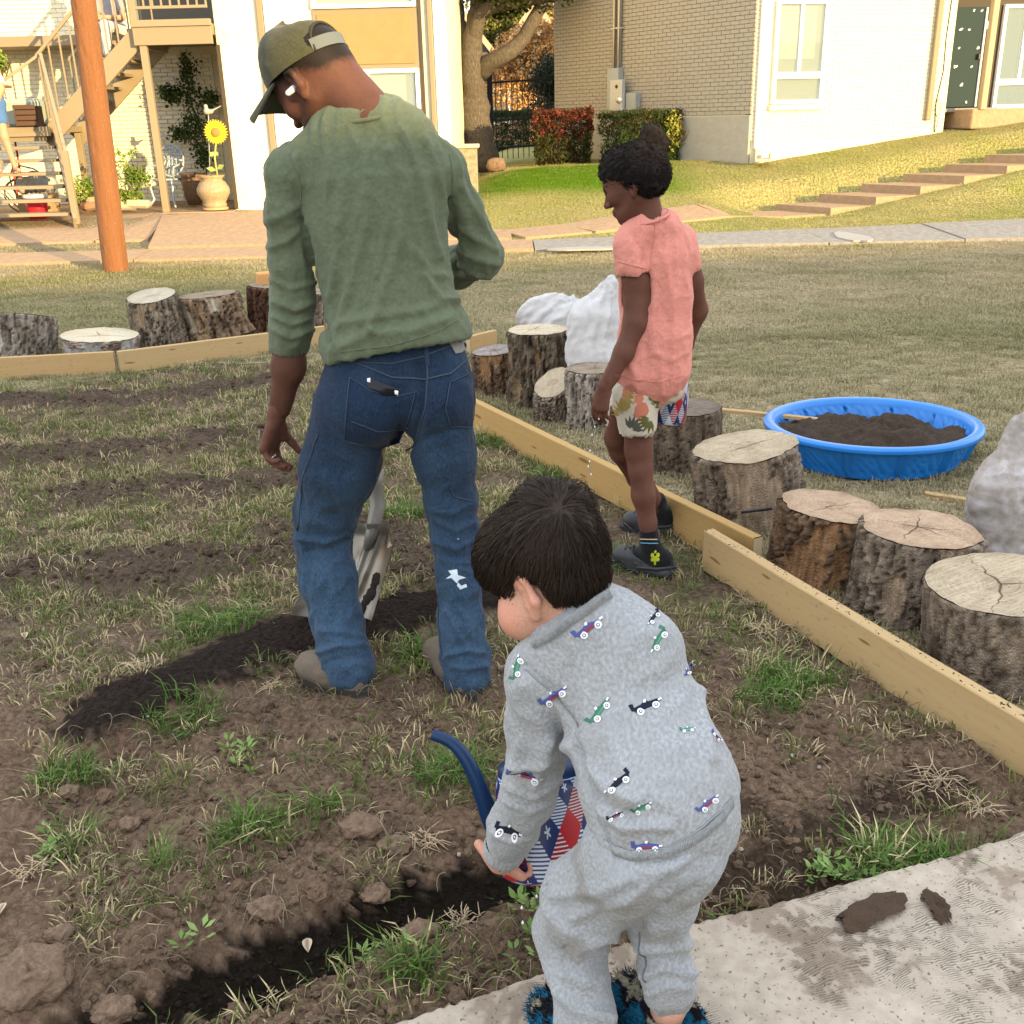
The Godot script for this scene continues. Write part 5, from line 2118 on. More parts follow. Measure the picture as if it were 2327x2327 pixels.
func stumps() -> void:
	var grey := [Color(0.134, 0.106, 0.080), Color(0.365, 0.298, 0.230), Color(0.422, 0.326, 0.230)]
	var brown := [Color(0.096, 0.064, 0.042), Color(0.269, 0.182, 0.115), Color(0.384, 0.221, 0.115)]
	var pale := [Color(0.192, 0.163, 0.134), Color(0.500, 0.451, 0.384), Color(0.500, 0.499, 0.422)]
	var cream := [Color(0.43, 0.36, 0.25), Color(0.24, 0.185, 0.12)]
	var tan := [Color(0.44, 0.32, 0.215), Color(0.22, 0.15, 0.1)]
	var drab := [Color(0.3, 0.24, 0.17), Color(0.13, 0.1, 0.075)]
	var dark := [Color(0.2, 0.165, 0.13), Color(0.08, 0.06, 0.045)]
	# right row, near to far
	stump("large smooth grey stump with pale sawn top, nearest, cut off by the photo's right edge", Vector3(1.388, 0, -2.577), Vector3(1.365, 0.261, -2.577), 0.205, 0.205, grey, cream, 3, {"lump": 0.04, "rough": 0.006, "strip": 0.05, "cracks": 3, "saw": 1.0})
	stump("knotty stump with a hollow branch hole and star-cracked tan top", Vector3(1.274, 0, -2.98), Vector3(1.285, 0.265, -2.98), 0.185, 0.178, grey, tan, 8, {"lump": 0.12, "rough": 0.016, "strip": 0.12, "cracks": 5, "saw": 0.2, "knots": [[1.62, 0.52, 0.055]]})
	stump("rough brown stump with ragged bark and chipped top, left of the knotty one", Vector3(1.063, 0, -3.243), Vector3(1.084, 0.246, -3.243), 0.165, 0.165, brown, tan, 14, {"lump": 0.14, "rough": 0.02, "strip": 0.2, "cracks": 2, "saw": 0.4})
	stump("tall cracked stump with cream top, under the end of the slim stake", Vector3(0.956, 0, -3.785), Vector3(0.914, 0.294, -3.785), 0.2, 0.198, grey, cream, 21, {"lump": 0.14, "rough": 0.016, "strip": 0.26, "cracks": 2, "saw": 0.8})
	stump("dark stump with grey weathered top right behind the girl's legs", Vector3(0.789, 0, -4.431), Vector3(0.784, 0.279, -4.431), 0.165, 0.162, [Color(0.106, 0.080, 0.061), Color(0.230, 0.182, 0.134), Color(0.192, 0.134, 0.096)], dark, 27, {"lump": 0.05, "rough": 0.007, "strip": 0.05, "cracks": 3})
	stump("grey stump with worn top in front of the upright white bag", Vector3(0.433, 0, -5.16), Vector3(0.432, 0.296, -5.16), 0.135, 0.135, pale, drab, 33, {"lump": 0.08, "strip": 0.15, "cracks": 3})
	stump("small stump with a slanted fresh cut squeezed between two larger ones", Vector3(0.245, 0, -5.28), Vector3(0.241, 0.197, -5.28), 0.105, 0.105, grey, cream, 39, {"lump": 0.08, "strip": 0.1, "cracks": 0, "tilt": Vector3(-0.35, 1, 0.45).normalized()})
	stump("tallest furrowed stump with cream top before the crumpled white bag", Vector3(0.173, 0, -5.65), Vector3(0.17, 0.407, -5.65), 0.165, 0.165, [Color(0.086, 0.067, 0.050), Color(0.288, 0.230, 0.163), Color(0.384, 0.269, 0.154)], [Color(0.500, 0.450, 0.324), Color(0.336, 0.258, 0.168)], 45, {"lump": 0.07, "rough": 0.02, "strip": 0.05, "cracks": 2, "saw": 0.3})
	stump("stump with blackened top and torn bark, beside the man's hip", Vector3(-0.038, 0, -5.941), Vector3(-0.062, 0.239, -5.941), 0.155, 0.15, brown, [Color(0.326, 0.288, 0.259), Color(0.096, 0.080, 0.070)], 52, {"lump": 0.08, "strip": 0.22, "cracks": 4})
	# back row, left to right
	stump("wide grey stump with split top at the photo's left edge", Vector3(-3.463, 0, -7.273), Vector3(-3.42, 0.279, -7.273), 0.21, 0.215, pale, cream, 58, {"lump": 0.08, "strip": 0.2, "cracks": 3, "tilt": Vector3(0.05, 1, -0.3).normalized()})
	stump("low wide stump with reddish tan top, second in the back row", Vector3(-2.879, 0, -7.203), Vector3(-2.869, 0.151, -7.203), 0.24, 0.265, [Color(0.192, 0.134, 0.106), Color(0.500, 0.413, 0.346), Color(0.500, 0.500, 0.500)], [Color(0.500, 0.500, 0.384), Color(0.500, 0.346, 0.211)], 64, {"lump": 0.06, "rough": 0.014, "strip": 0.3, "cracks": 3})
	stump("leaning stump with bright white top in the back row", Vector3(-2.555, 0, -7.526), Vector3(-2.598, 0.356, -7.586), 0.185, 0.175, [Color(0.096, 0.077, 0.058), Color(0.365, 0.298, 0.221), Color(0.384, 0.288, 0.192)], [Color(0.44, 0.4, 0.31), Color(0.3, 0.25, 0.17)], 70, {"lump": 0.05, "rough": 0.02, "strip": 0.02, "cracks": 2, "tilt": Vector3(-0.05, 1, 0.16).normalized()})
	stump("leaning brown stump with patchy bark, right of the white-topped one", Vector3(-2.138, 0, -7.705), Vector3(-2.227, 0.331, -7.735), 0.235, 0.215, [Color(0.115, 0.080, 0.058), Color(0.384, 0.269, 0.163), Color(0.500, 0.442, 0.326)], drab, 76, {"lump": 0.06, "rough": 0.022, "strip": 0.15, "cracks": 2, "tilt": Vector3(-0.06, 1, -0.02).normalized()})
	var red := stump("narrow reddish stump with deep furrows, just left of the man's sleeve", Vector3(-1.852, 0, -8.041), Vector3(-1.831, 0.345, -8.041), 0.16, 0.16, [Color(0.06, 0.03, 0.02), Color(0.22, 0.12, 0.075), Color(0.3, 0.2, 0.13)], drab, 82, {"lump": 0.05, "rough": 0.024, "strip": 0.1, "cracks": 2})
	var st := mk()
	bx(st, Vector3.ZERO, Vector3(0.13, 0.1, 0.12), Basis(Vector3.UP, 0.3), 0.006)
	var blk := thing("wood_block", "orange wooden block standing on the narrow reddish stump", "wood block", Vector3(-1.872, 0.386, -8.1))
	obj("block", st, nmat(Color(0.45, 0.23, 0.08), Color(0.52, 0.3, 0.12), 0.2, 0.8, 0.03, 0.0, Vector3(1, 5, 1)), blk)
	stump("dark stump half hidden behind the man's upper arm", Vector3(-1.464, 0, -7.861), Vector3(-1.443, 0.314, -7.861), 0.13, 0.13, grey, drab, 88, {"lump": 0.05, "strip": 0.1})



func garden_things() -> void:
	# blue wading pool of compost
	var pool := thing("wading_pool", "blue plastic wading pool with moulded ribs, half full of dark compost", "wading pool", Vector3(1.655, 0, -4.5))
	var pm := nmat(Color(0.007, 0.165, 0.54), Color(0.01, 0.19, 0.6), 0.6, 0.32, 0.02)
	pm.metallic_specular = 0.5
	var R := 0.472
	pool.scale = Vector3(1, 0.7, 0.9)
	var prof := [Vector2(R - 0.1, 0.0), Vector2(R - 0.075, 0.012), Vector2(R - 0.065, 0.05), Vector2(R - 0.05, 0.1), Vector2(R - 0.037, 0.15), Vector2(R - 0.026, 0.19), Vector2(R - 0.022, 0.205), Vector2(R + 0.004, 0.205), Vector2(R + 0.012, 0.212), Vector2(R + 0.012, 0.236), Vector2(R + 0.002, 0.248), Vector2(R - 0.02, 0.25), Vector2(R - 0.034, 0.243), Vector2(R - 0.042, 0.225), Vector2(R - 0.05, 0.18), Vector2(R - 0.07, 0.1), Vector2(R - 0.09, 0.03), Vector2(R - 0.14, 0.012), Vector2(0.0, 0.012)]
	var st := mk()
	var warp := func(p: Vector3, a: float, i: int) -> Vector3:
		var side := i >= 2 and i <= 5 or i >= 14 and i <= 15
		if side:
			var seg := fposmod(a / TAU * 12.0, 1.0)
			var rel := 0.0
			for c in [0.0, 0.08, 0.92, 1.0]:
				rel += 0.02 * smoothstep(0.035, 0.01, absf(seg - c)) * (1.0 if c == 0.0 or c == 1.0 else -0.6)
			var ch := fposmod(absf(seg - 0.5) * 5.0 + p.y * 9.0, 1.0)
			if seg > 0.16 and seg < 0.84:
				rel -= 0.011 * smoothstep(0.18, 0.05, absf(ch - 0.5))
			var d := Vector3(p.x, 0, p.z).normalized()
			p += d * rel
		return p
	lathe(st, densify(prof, 3), 192, Vector3.ZERO, Basis(), func(p: Vector3, a: float, i: int) -> Vector3: return warp.call(p, a, i / 3))
	obj("basin", st, pm, pool)
	st = mk()
	st.set_smooth_group(0)
	var n := 44
	var hgt := func(x: float, z: float) -> Vector3:
		var rr := minf(1.0, sqrt(x * x + z * z))
		var y := 0.15 + 0.1 * (1.0 - rr * rr) * (0.7 + 0.5 * noise_a.get_noise_2d(x * 1.3 + 5.0, z * 1.3)) + 0.07 * noise_a.get_noise_2d(x * 3.0, z * 3.0 + 7.0) + 0.02 * noise_a.get_noise_2d(x * 11.0, z * 11.0) - 0.05 * smoothstep(0.2, 1.0, x * 0.4 - z * 0.9)
		return Vector3(x * (R - 0.05), y, z * (R - 0.05))
	for j in n:
		for i in n * 2:
			for k in [[0, 0], [0, 1], [1, 1], [0, 0], [1, 1], [1, 0]]:
				var r: float = (j + k[0]) / float(n)
				var a: float = TAU * ((i + k[1]) % (n * 2)) / (n * 2.0)
				st.add_vertex(hgt.call(cos(a) * r, sin(a) * r))
	obj("compost", st, nmat(Color(0.03, 0.022, 0.016), Color(0.075, 0.052, 0.035), 0.12, 0.97, 0.05, 1.2), pool)
	# white woven sacks
	var sack := nmat(Color(0.42, 0.41, 0.4), Color(0.5, 0.49, 0.48), 0.3, 0.7, 0.02, 0.15)
	var f := Field.new()
	f.cap(Vector3(0.436, 0.322, -5.42), Vector3(0.455, 0.472, -5.45), 0.13, 0.13, 0.08, 0.75).cap(Vector3(0.455, 0.472, -5.45), Vector3(0.554, 0.685, -5.5), 0.125, 0.03, 0.06, 0.6).cap(Vector3(0.55, 0.35, -5.48), Vector3(0.55, 0.602, -5.5), 0.13, 0.07, 0.06, 0.6).cap(Vector3(0.444, 0.138, -5.4), Vector3(0.488, 0.249, -5.42), 0.14, 0.14, 0.05, 0.8)
	f.disp = func(p, _n): return gathers(p, Vector3(0.454, 0.25, -5.42), Vector3(0.554, 0.727, -5.5), 7.0, 0.016)
	var bag := thing("white_sack", "upright white woven sack behind the stumps beside the girl", "sack", Vector3(0.505, 0, -5.947))
	field_part("cloth", f, 0.014, sack, bag)
	f = Field.new()
	f.cap(Vector3(0.158, 0.354, -6.3), Vector3(0.386, 0.348, -6.3), 0.1, 0.11, 0.08, 0.8).cap(Vector3(0.208, 0.402, -6.3), Vector3(0.29, 0.48, -6.3), 0.07, 0.035, 0.05, 0.6).cap(Vector3(0.308, 0.423, -6.35), Vector3(0.399, 0.43, -6.35), 0.06, 0.05, 0.05).cap(Vector3(0.143, 0.404, -6.3), Vector3(0.169, 0.435, -6.3), 0.06, 0.03, 0.04).cap(Vector3(0.238, 0.221, -6.3), Vector3(0.336, 0.219, -6.3), 0.14, 0.14, 0.05)
	f.disp = func(p, _n): return gathers(p, Vector3(0.174, 0.321, -6.3), Vector3(0.419, 0.477, -6.3), 6.0, 0.022)
	bag = thing("white_sack", "crumpled white sack slumped behind the tallest furrowed stump", "sack", Vector3(0.315, 0, -6.933))
	field_part("cloth", f, 0.014, sack, bag)
	f = Field.new()
	f.cap(Vector3(1.765, 0.076, -3.35), Vector3(1.743, 0.227, -3.35), 0.15, 0.13, 0.06, 0.8).cap(Vector3(1.663, 0.229, -3.35), Vector3(1.821, 0.236, -3.4), 0.06, 0.12, 0.05, 0.8).cap(Vector3(1.766, 0.225, -3.38), Vector3(1.779, 0.446, -3.42), 0.1, 0.05, 0.05, 0.6).cap(Vector3(1.796, 0.277, -3.4), Vector3(1.843, 0.454, -3.42), 0.12, 0.06, 0.06, 0.6).cap(Vector3(1.762, -0.027, -3.35), Vector3(1.867, -0.03, -3.35), 0.14, 0.14, 0.05, 0.9)
	f.disp = func(p, _n): return gathers(p, Vector3(1.746, 0.015, -3.35), Vector3(1.81, 0.484, -3.42), 6.0, 0.016)
	bag = thing("white_sack", "soil-stained white sack standing at the photo's right edge", "sack", Vector3(1.727, 0, -3.223))
	field_part("cloth", f, 0.011, nmat(Color(0.22, 0.185, 0.15), Color(0.45, 0.44, 0.45), 0.28, 0.75, 0.016, 0.2), bag)
	shovel()
	# bark scraps on the concrete edge
	for q in [[Vector3(0.66, 0.075, -1.54), Vector3(0.075, 0.014, 0.03), 0.45, "larger dark bark scrap lying on the pale concrete edge"], [Vector3(0.79, 0.075, -1.55), Vector3(0.018, 0.01, 0.045), 0.1, "smaller upright bark scrap on the pale concrete edge"]]:
		var bs := thing("bark_scrap", q[3], "bark", q[0], q[2])
		st = mk()
		st.set_smooth_group(0)
		var g := func(i: int, j: int) -> Vector3:
			var x := i / 11.0 * 2.0 - 1.0
			var z := j / 7.0 * 2.0 - 1.0
			var e: float = 1.0 + 0.3 * noise_a.get_noise_2d(x * 3.0 + q[2] * 9.0, z * 3.0)
			return Vector3(x * q[1].x * e, q[1].y * (1.3 - z * z * 1.4 - pow(x, 4.0) * 0.3) + 0.014 * noise_a.get_noise_2d(x * 9.0, z * 14.0), z * q[1].z * e * (1.0 - 0.4 * x * x))
		for i in 11:
			for j in 7:
				for k in [[0, 0], [1, 0], [1, 1], [0, 0], [1, 1], [0, 1]]:
					st.add_vertex(g.call(i + k[0], j + k[1]))
		obj("flake", st, nmat(Color(0.03, 0.02, 0.014), Color(0.13, 0.085, 0.055), 0.05, 0.95, 0.05, 1.0, Vector3(1, 1, 4)), bs)
	concrete_edge()
	# a fallen pale leaf and chips on the soil
	for q in [[Vector3(-0.429, 0, -1.596), 0.02, "pale dry leaf below the shovelled row, right of centre soil"], [Vector3(-1.138, 0, -2.187), 0.014, "small white paper scrap on grass left of the compost ridge"], [Vector3(-1.063, 0, -1.673), 0.018, "pinkish pebble at the photo's left edge"], [Vector3(-1.416, 0, -3.172), 0.016, "white chip on the grass near the back rows, left"], [Vector3(-1.541, 0, -2.882), 0.022, "tan wood chip by the photo's left edge"], [Vector3(0.122, 0, -2.283), 0.02, "tan leaf on the soil behind the dark-haired child"]]:
		var lf := thing("dry_leaf" if "leaf" in q[2] else "chip", q[2], "leaf" if "leaf" in q[2] else "chip", Vector3(q[0].x, bed_height(q[0].x, q[0].z) + 0.006, q[0].z), q[1] * 90.0)
		st = mk()
		st.set_smooth_group(0)
		for e in [-1.0, 1.0]:
			for i in 6:
				var t0 := i / 6.0
				var t1 := (i + 1) / 6.0
				var p0 = Vector3((t0 - 0.5) * 2.0, 0.15 * sin(t0 * 3.0), 0) * q[1]
				var p1 = Vector3((t1 - 0.5) * 2.0, 0.15 * sin(t1 * 3.0), 0) * q[1]
				var w0 = Vector3(0, 0.3 * sin(t0 * PI), e * 0.5 * sin(t0 * PI)) * q[1]
				var w1 = Vector3(0, 0.3 * sin(t1 * PI), e * 0.5 * sin(t1 * PI)) * q[1]
				tri(st, p0, p0 + w0, p1 + w1)
				tri(st, p0, p1 + w1, p1)
		obj("blade", st, plain(Color(0.5, 0.4, 0.28), 0.9), lf)
	# black iron peg by the tall stump
	st = mk()
	tube(st, [Vector3.ZERO, Vector3(0.11, 0.012, 0.0)], [0.005], 6)
	obj("rod", st, M.black_iron, thing("iron_peg", "thin black iron peg poking out behind the yellow board", "peg", Vector3(0.816, 0.17, -3.4)))


func densify(prof: Array, k: int) -> Array:
	var o := []
	for i in prof.size() - 1:
		for j in k:
			o.append(prof[i].lerp(prof[i + 1], j / float(k)))
	o.append(prof[prof.size() - 1])
	return o


# creases that gather towards one end of a sack
func gathers(p: Vector3, a: Vector3, b: Vector3, count: float, amp: float) -> float:
	var ax := (b - a).normalized()
	var q := p - a
	var t := q.dot(ax) / a.distance_to(b)
	var s := ax.cross(Vector3.BACK).normalized()
	var v := ax.cross(s)
	var an := atan2(q.dot(v), q.dot(s)) / TAU * count + 0.55 * noise_c.get_noise_3d(p.x * 4.0, p.y * 4.0, p.z * 4.0) + t * 0.5
	var w := absf(fposmod(an, 1.0) - 0.5) * 2.0
	var w2 := absf(fposmod(an * 2.3 + 0.4 * t, 1.0) - 0.5) * 2.0
	var cross_ := noise_c.get_noise_3d(p.x * 3.0 + p.y * 9.0, p.y * 12.0 - p.x * 5.0, p.z * 3.0)
	return amp * ((w * w - 0.4) + 0.4 * (w2 - 0.5) + 0.5 * (0.3 - absf(cross_)))


# ridged cloth folds: noise stretched along one axis
func folds(p: Vector3, s: Vector3, amp: float) -> float:
	var v := noise_c.get_noise_3d(p.x * s.x, p.y * s.y, p.z * s.z)
	return amp * (0.55 - absf(v) * 1.6)


func shovel() -> void:
	var sh := thing("shovel", "aluminium scoop shovel standing behind the man's legs, mud on its blade", "shovel", Vector3(-0.581, 0, -2.944))
	var g := sh.position
	var tl: Vector3 = Vector3(-0.54, 0.338, -2.98)
	var tr: Vector3 = Vector3(-0.328, 0.346, -2.93)
	var bl: Vector3 = Vector3(-0.697, 0.053, -2.92)
	var br: Vector3 = Vector3(-0.45, 0.01, -2.88)
	var mud := FastNoiseLite.new()
	mud.frequency = 1.0
	mud.seed = 5
	mud.fractal_octaves = 4
	var nrm := (tr - tl).cross(bl - tl).normalized()
	if nrm.z < 0.0:
		nrm = -nrm
	var at := func(u: float, v: float, side: float) -> Vector3:
		var c := tl.lerp(bl, v).lerp(tr.lerp(br, v), u * 0.5 + 0.5)
		var e := absf(u)
		# shoulders are rounded, walls curl up towards the carrier
		var wall := pow(e, 4.0) * lerpf(0.06, 0.03, v) + smoothstep(0.12, 0.0, v) * 0.05 * (1.0 - 0.6 * e)
		var drop := smoothstep(0.6, 1.0, e) * smoothstep(0.22, 0.0, v) * 0.07
		var rib := 0.012 * exp(-pow((absf(u - 0.25) - 0.16 * (1.0 - v * 0.7)) / 0.06, 2.0)) * smoothstep(0.9, 0.6, v)
		rib += 0.02 * exp(-pow((u - 0.2) / 0.16, 2.0)) * smoothstep(0.35, 0.0, v)
		return c + nrm * (wall + rib + side) + (bl - tl).normalized() * drop - g
	var nu := 36
	var nv := 40
	var st := mk()
	st.set_smooth_group(0)
	for side in [0.0, -0.004]:
		for j in nv:
			for i in nu:
				for k in [[0, 0], [1, 0], [1, 1], [0, 0], [1, 1], [0, 1]]:
					var u: float = (i + k[0]) / float(nu) * 2.0 - 1.0
					var v: float = (j + k[1]) / float(nv)
					var m := mud.get_noise_2d(u * 1.6, v * 3.0)
					var c := Color(0.36, 0.345, 0.31).lerp(Color(0.22, 0.18, 0.135), smoothstep(-0.05, 0.45, m) * 0.8)
					c = c.lerp(Color(0.24, 0.17, 0.11), smoothstep(0.35, 0.8, u) * smoothstep(0.75, 0.2, v) * 0.7)
					st.set_color(c)
					st.add_vertex(at.call(u, v, side))
	var m := vcol(0.42)
	m.metallic = 0.55
	obj("blade", st, m, sh)
	# wet mud clinging to the blade
	st = mk()
	st.set_smooth_group(0)
	for i in 60:
		var t := rnd(i * 3)
		var v := lerpf(0.5, 0.96, t)
		var u := 0.78 - 0.42 * t * t + 0.1 * (rnd(i) - 0.5)
		var p: Vector3 = at.call(u, v, 0.003)
		var s := 0.006 + 0.012 * rnd(i + 9)
		lathe(st, [Vector2(s, 0.0), Vector2(s * 0.7, s * 0.3), Vector2(0, s * 0.4)], 7, p, ring_frame(nrm) * Basis(Vector3.RIGHT, PI * 0.5))
	obj("mud", st, plain(Color(0.03, 0.022, 0.017), 0.9), sh).set_meta("kind", "stuff")
	st = mk()
	var sock := [at.call(0.2, 0.25, 0.012), at.call(0.22, 0.1, 0.016), Vector3(-0.415, 0.391, -2.97) - g, Vector3(-0.418, 0.461, -2.97) - g, Vector3(-0.409, 0.512, -2.97) - g]
	tube(st, sock, [0.012, 0.02, 0.025, 0.024, 0.022], 14)
	obj("socket", st, plain(Color(0.22, 0.21, 0.19), 0.45, 0.4), sh)
	st = mk()
	tube(st, [Vector3(-0.41, 0.503, -2.97) - g, Vector3(-0.353, 0.808, -3) - g, Vector3(-0.289, 1.086, -3) - g], [0.017], 12)
	obj("shaft", st, nmat(Color(0.3, 0.2, 0.1), Color(0.42, 0.29, 0.16), 0.2, 0.6, 0.03, 0.0, Vector3(6, 1, 6)), sh)
	st = mk()
	tube(st, [Vector3(-0.327, 1.094, -3) - g, Vector3(-0.288, 1.104, -3) - g, Vector3(-0.247, 1.092, -3) - g], [0.017], 12)
	obj("grip", st, M.black_iron, sh)


# pale broom-finished concrete at the photographer's feet
func concrete_edge() -> void:
	var edge := [Vector2(-0.267, -1.315), Vector2(-0.151, -1.358), Vector2(-0.081, -1.382), Vector2(0.019, -1.425), Vector2(0.109, -1.459), Vector2(0.192, -1.499), Vector2(0.32, -1.542), Vector2(0.428, -1.571), Vector2(0.564, -1.612), Vector2(0.709, -1.666), Vector2(0.855, -1.704), Vector2(0.973, -1.749), Vector2(1.082, -1.785), Vector2(1.249, -1.845), Vector2(1.475, -1.928)]
	var st := mk()
	st.set_smooth_group(0)
	var nu := 200
	var nv := 70
	var tex := FastNoiseLite.new()
	tex.frequency = 1.0
	tex.fractal_octaves = 3
	tex.seed = 12
	var grid := []
	for i in nu + 1:
		var t := i / float(nu) * (edge.size() - 1)
		var k := mini(int(t), edge.size() - 2)
		var e: Vector2 = edge[k].lerp(edge[k + 1], t - k)
		e.y += 0.006 * tex.get_noise_1d(i * 0.25) + 0.004 * tex.get_noise_1d(i * 1.3)
		var row := []
		for j in nv + 1:
			var v := pow(j / float(nv), 1.3)
			var x := e.x + v * 0.1
			var z := e.y + v * 0.62
			var y := 0.07 + 0.006 * tex.get_noise_2d(x * 7.0, z * 7.0) - 0.003 * absf(tex.get_noise_2d(x * 40.0, z * 40.0))
			y -= 0.018 * smoothstep(0.03, 0.0, v)
			row.append(Vector3(x, y, z))
		row.push_front(Vector3(row[0].x, -0.12, row[0].z + 0.012))
		grid.append(row)
	for i in nu:
		for j in nv + 1:
			for k in [[0, 0], [0, 1], [1, 1], [0, 0], [1, 1], [1, 0]]:
				var q: Vector3 = grid[i + k[0]][j + k[1]]
				st.set_uv(Vector2((q.x + 0.2) / 1.4, (q.z + 1.95) / 0.75))
				st.add_vertex(q)
	# broom marks: wavy raked lines, worn and muddied
	var w := 1100
	var h := 590
	var im := Image.create(w, h, false, Image.FORMAT_RGBA8)
	var bump := Image.create(w, h, false, Image.FORMAT_RGBA8)
	for py in h:
		for px in w:
			var x := px / float(w) * 1.4 - 0.2
			var z := py / float(h) * 0.75 - 1.95
			var n1 := tex.get_noise_2d(x * 3.0 + 30.0, z * 3.0)
			var n2 := tex.get_noise_2d(x * 26.0, z * 26.0)
			var ph := (x * 0.25 + z * 0.97) * 1300.0 + 60.0 * tex.get_noise_2d(x * 2.2, z * 1.6 + 9.0) + 5.0 * n2
			var worn := smoothstep(-0.25, 0.1, n1 + 0.5 * (x - 0.72)) * smoothstep(-0.25, 0.2, n2 + 0.15)
			var gro := smoothstep(0.45, 0.05, 0.5 + 0.5 * sin(ph)) * worn
			var dirt := smoothstep(0.05, 0.5, tex.get_noise_2d(x * 3.2 + 70.0, z * 3.2) + 0.5 * n2 + 0.06)
			var c := Color(0.34, 0.29, 0.225).lerp(Color(0.42, 0.365, 0.29), 0.5 + 0.9 * n2)
			c = c.lerp(Color(0.17, 0.125, 0.09), dirt * 0.7).lerp(Color(0.085, 0.065, 0.05), gro * 0.8)
			if tex.get_noise_2d(x * 70.0 + 7.0, z * 70.0) > 0.5:
				c = c.lerp(Color(0.05, 0.038, 0.03), 0.7)
			im.set_pixel(px, py, c.linear_to_srgb())
			bump.set_pixel(px, py, Color.WHITE * (0.6 - 0.4 * gro + 0.25 * n2))
	bump.bump_map_to_normal_map(3.0)
	var m := StandardMaterial3D.new()
	m.albedo_texture = ImageTexture.create_from_image(im)
	m.normal_enabled = true
	m.normal_texture = ImageTexture.create_from_image(bump)
	m.roughness = 0.93
	m.metallic_specular = 0.2
	struct("pavement", st, m)


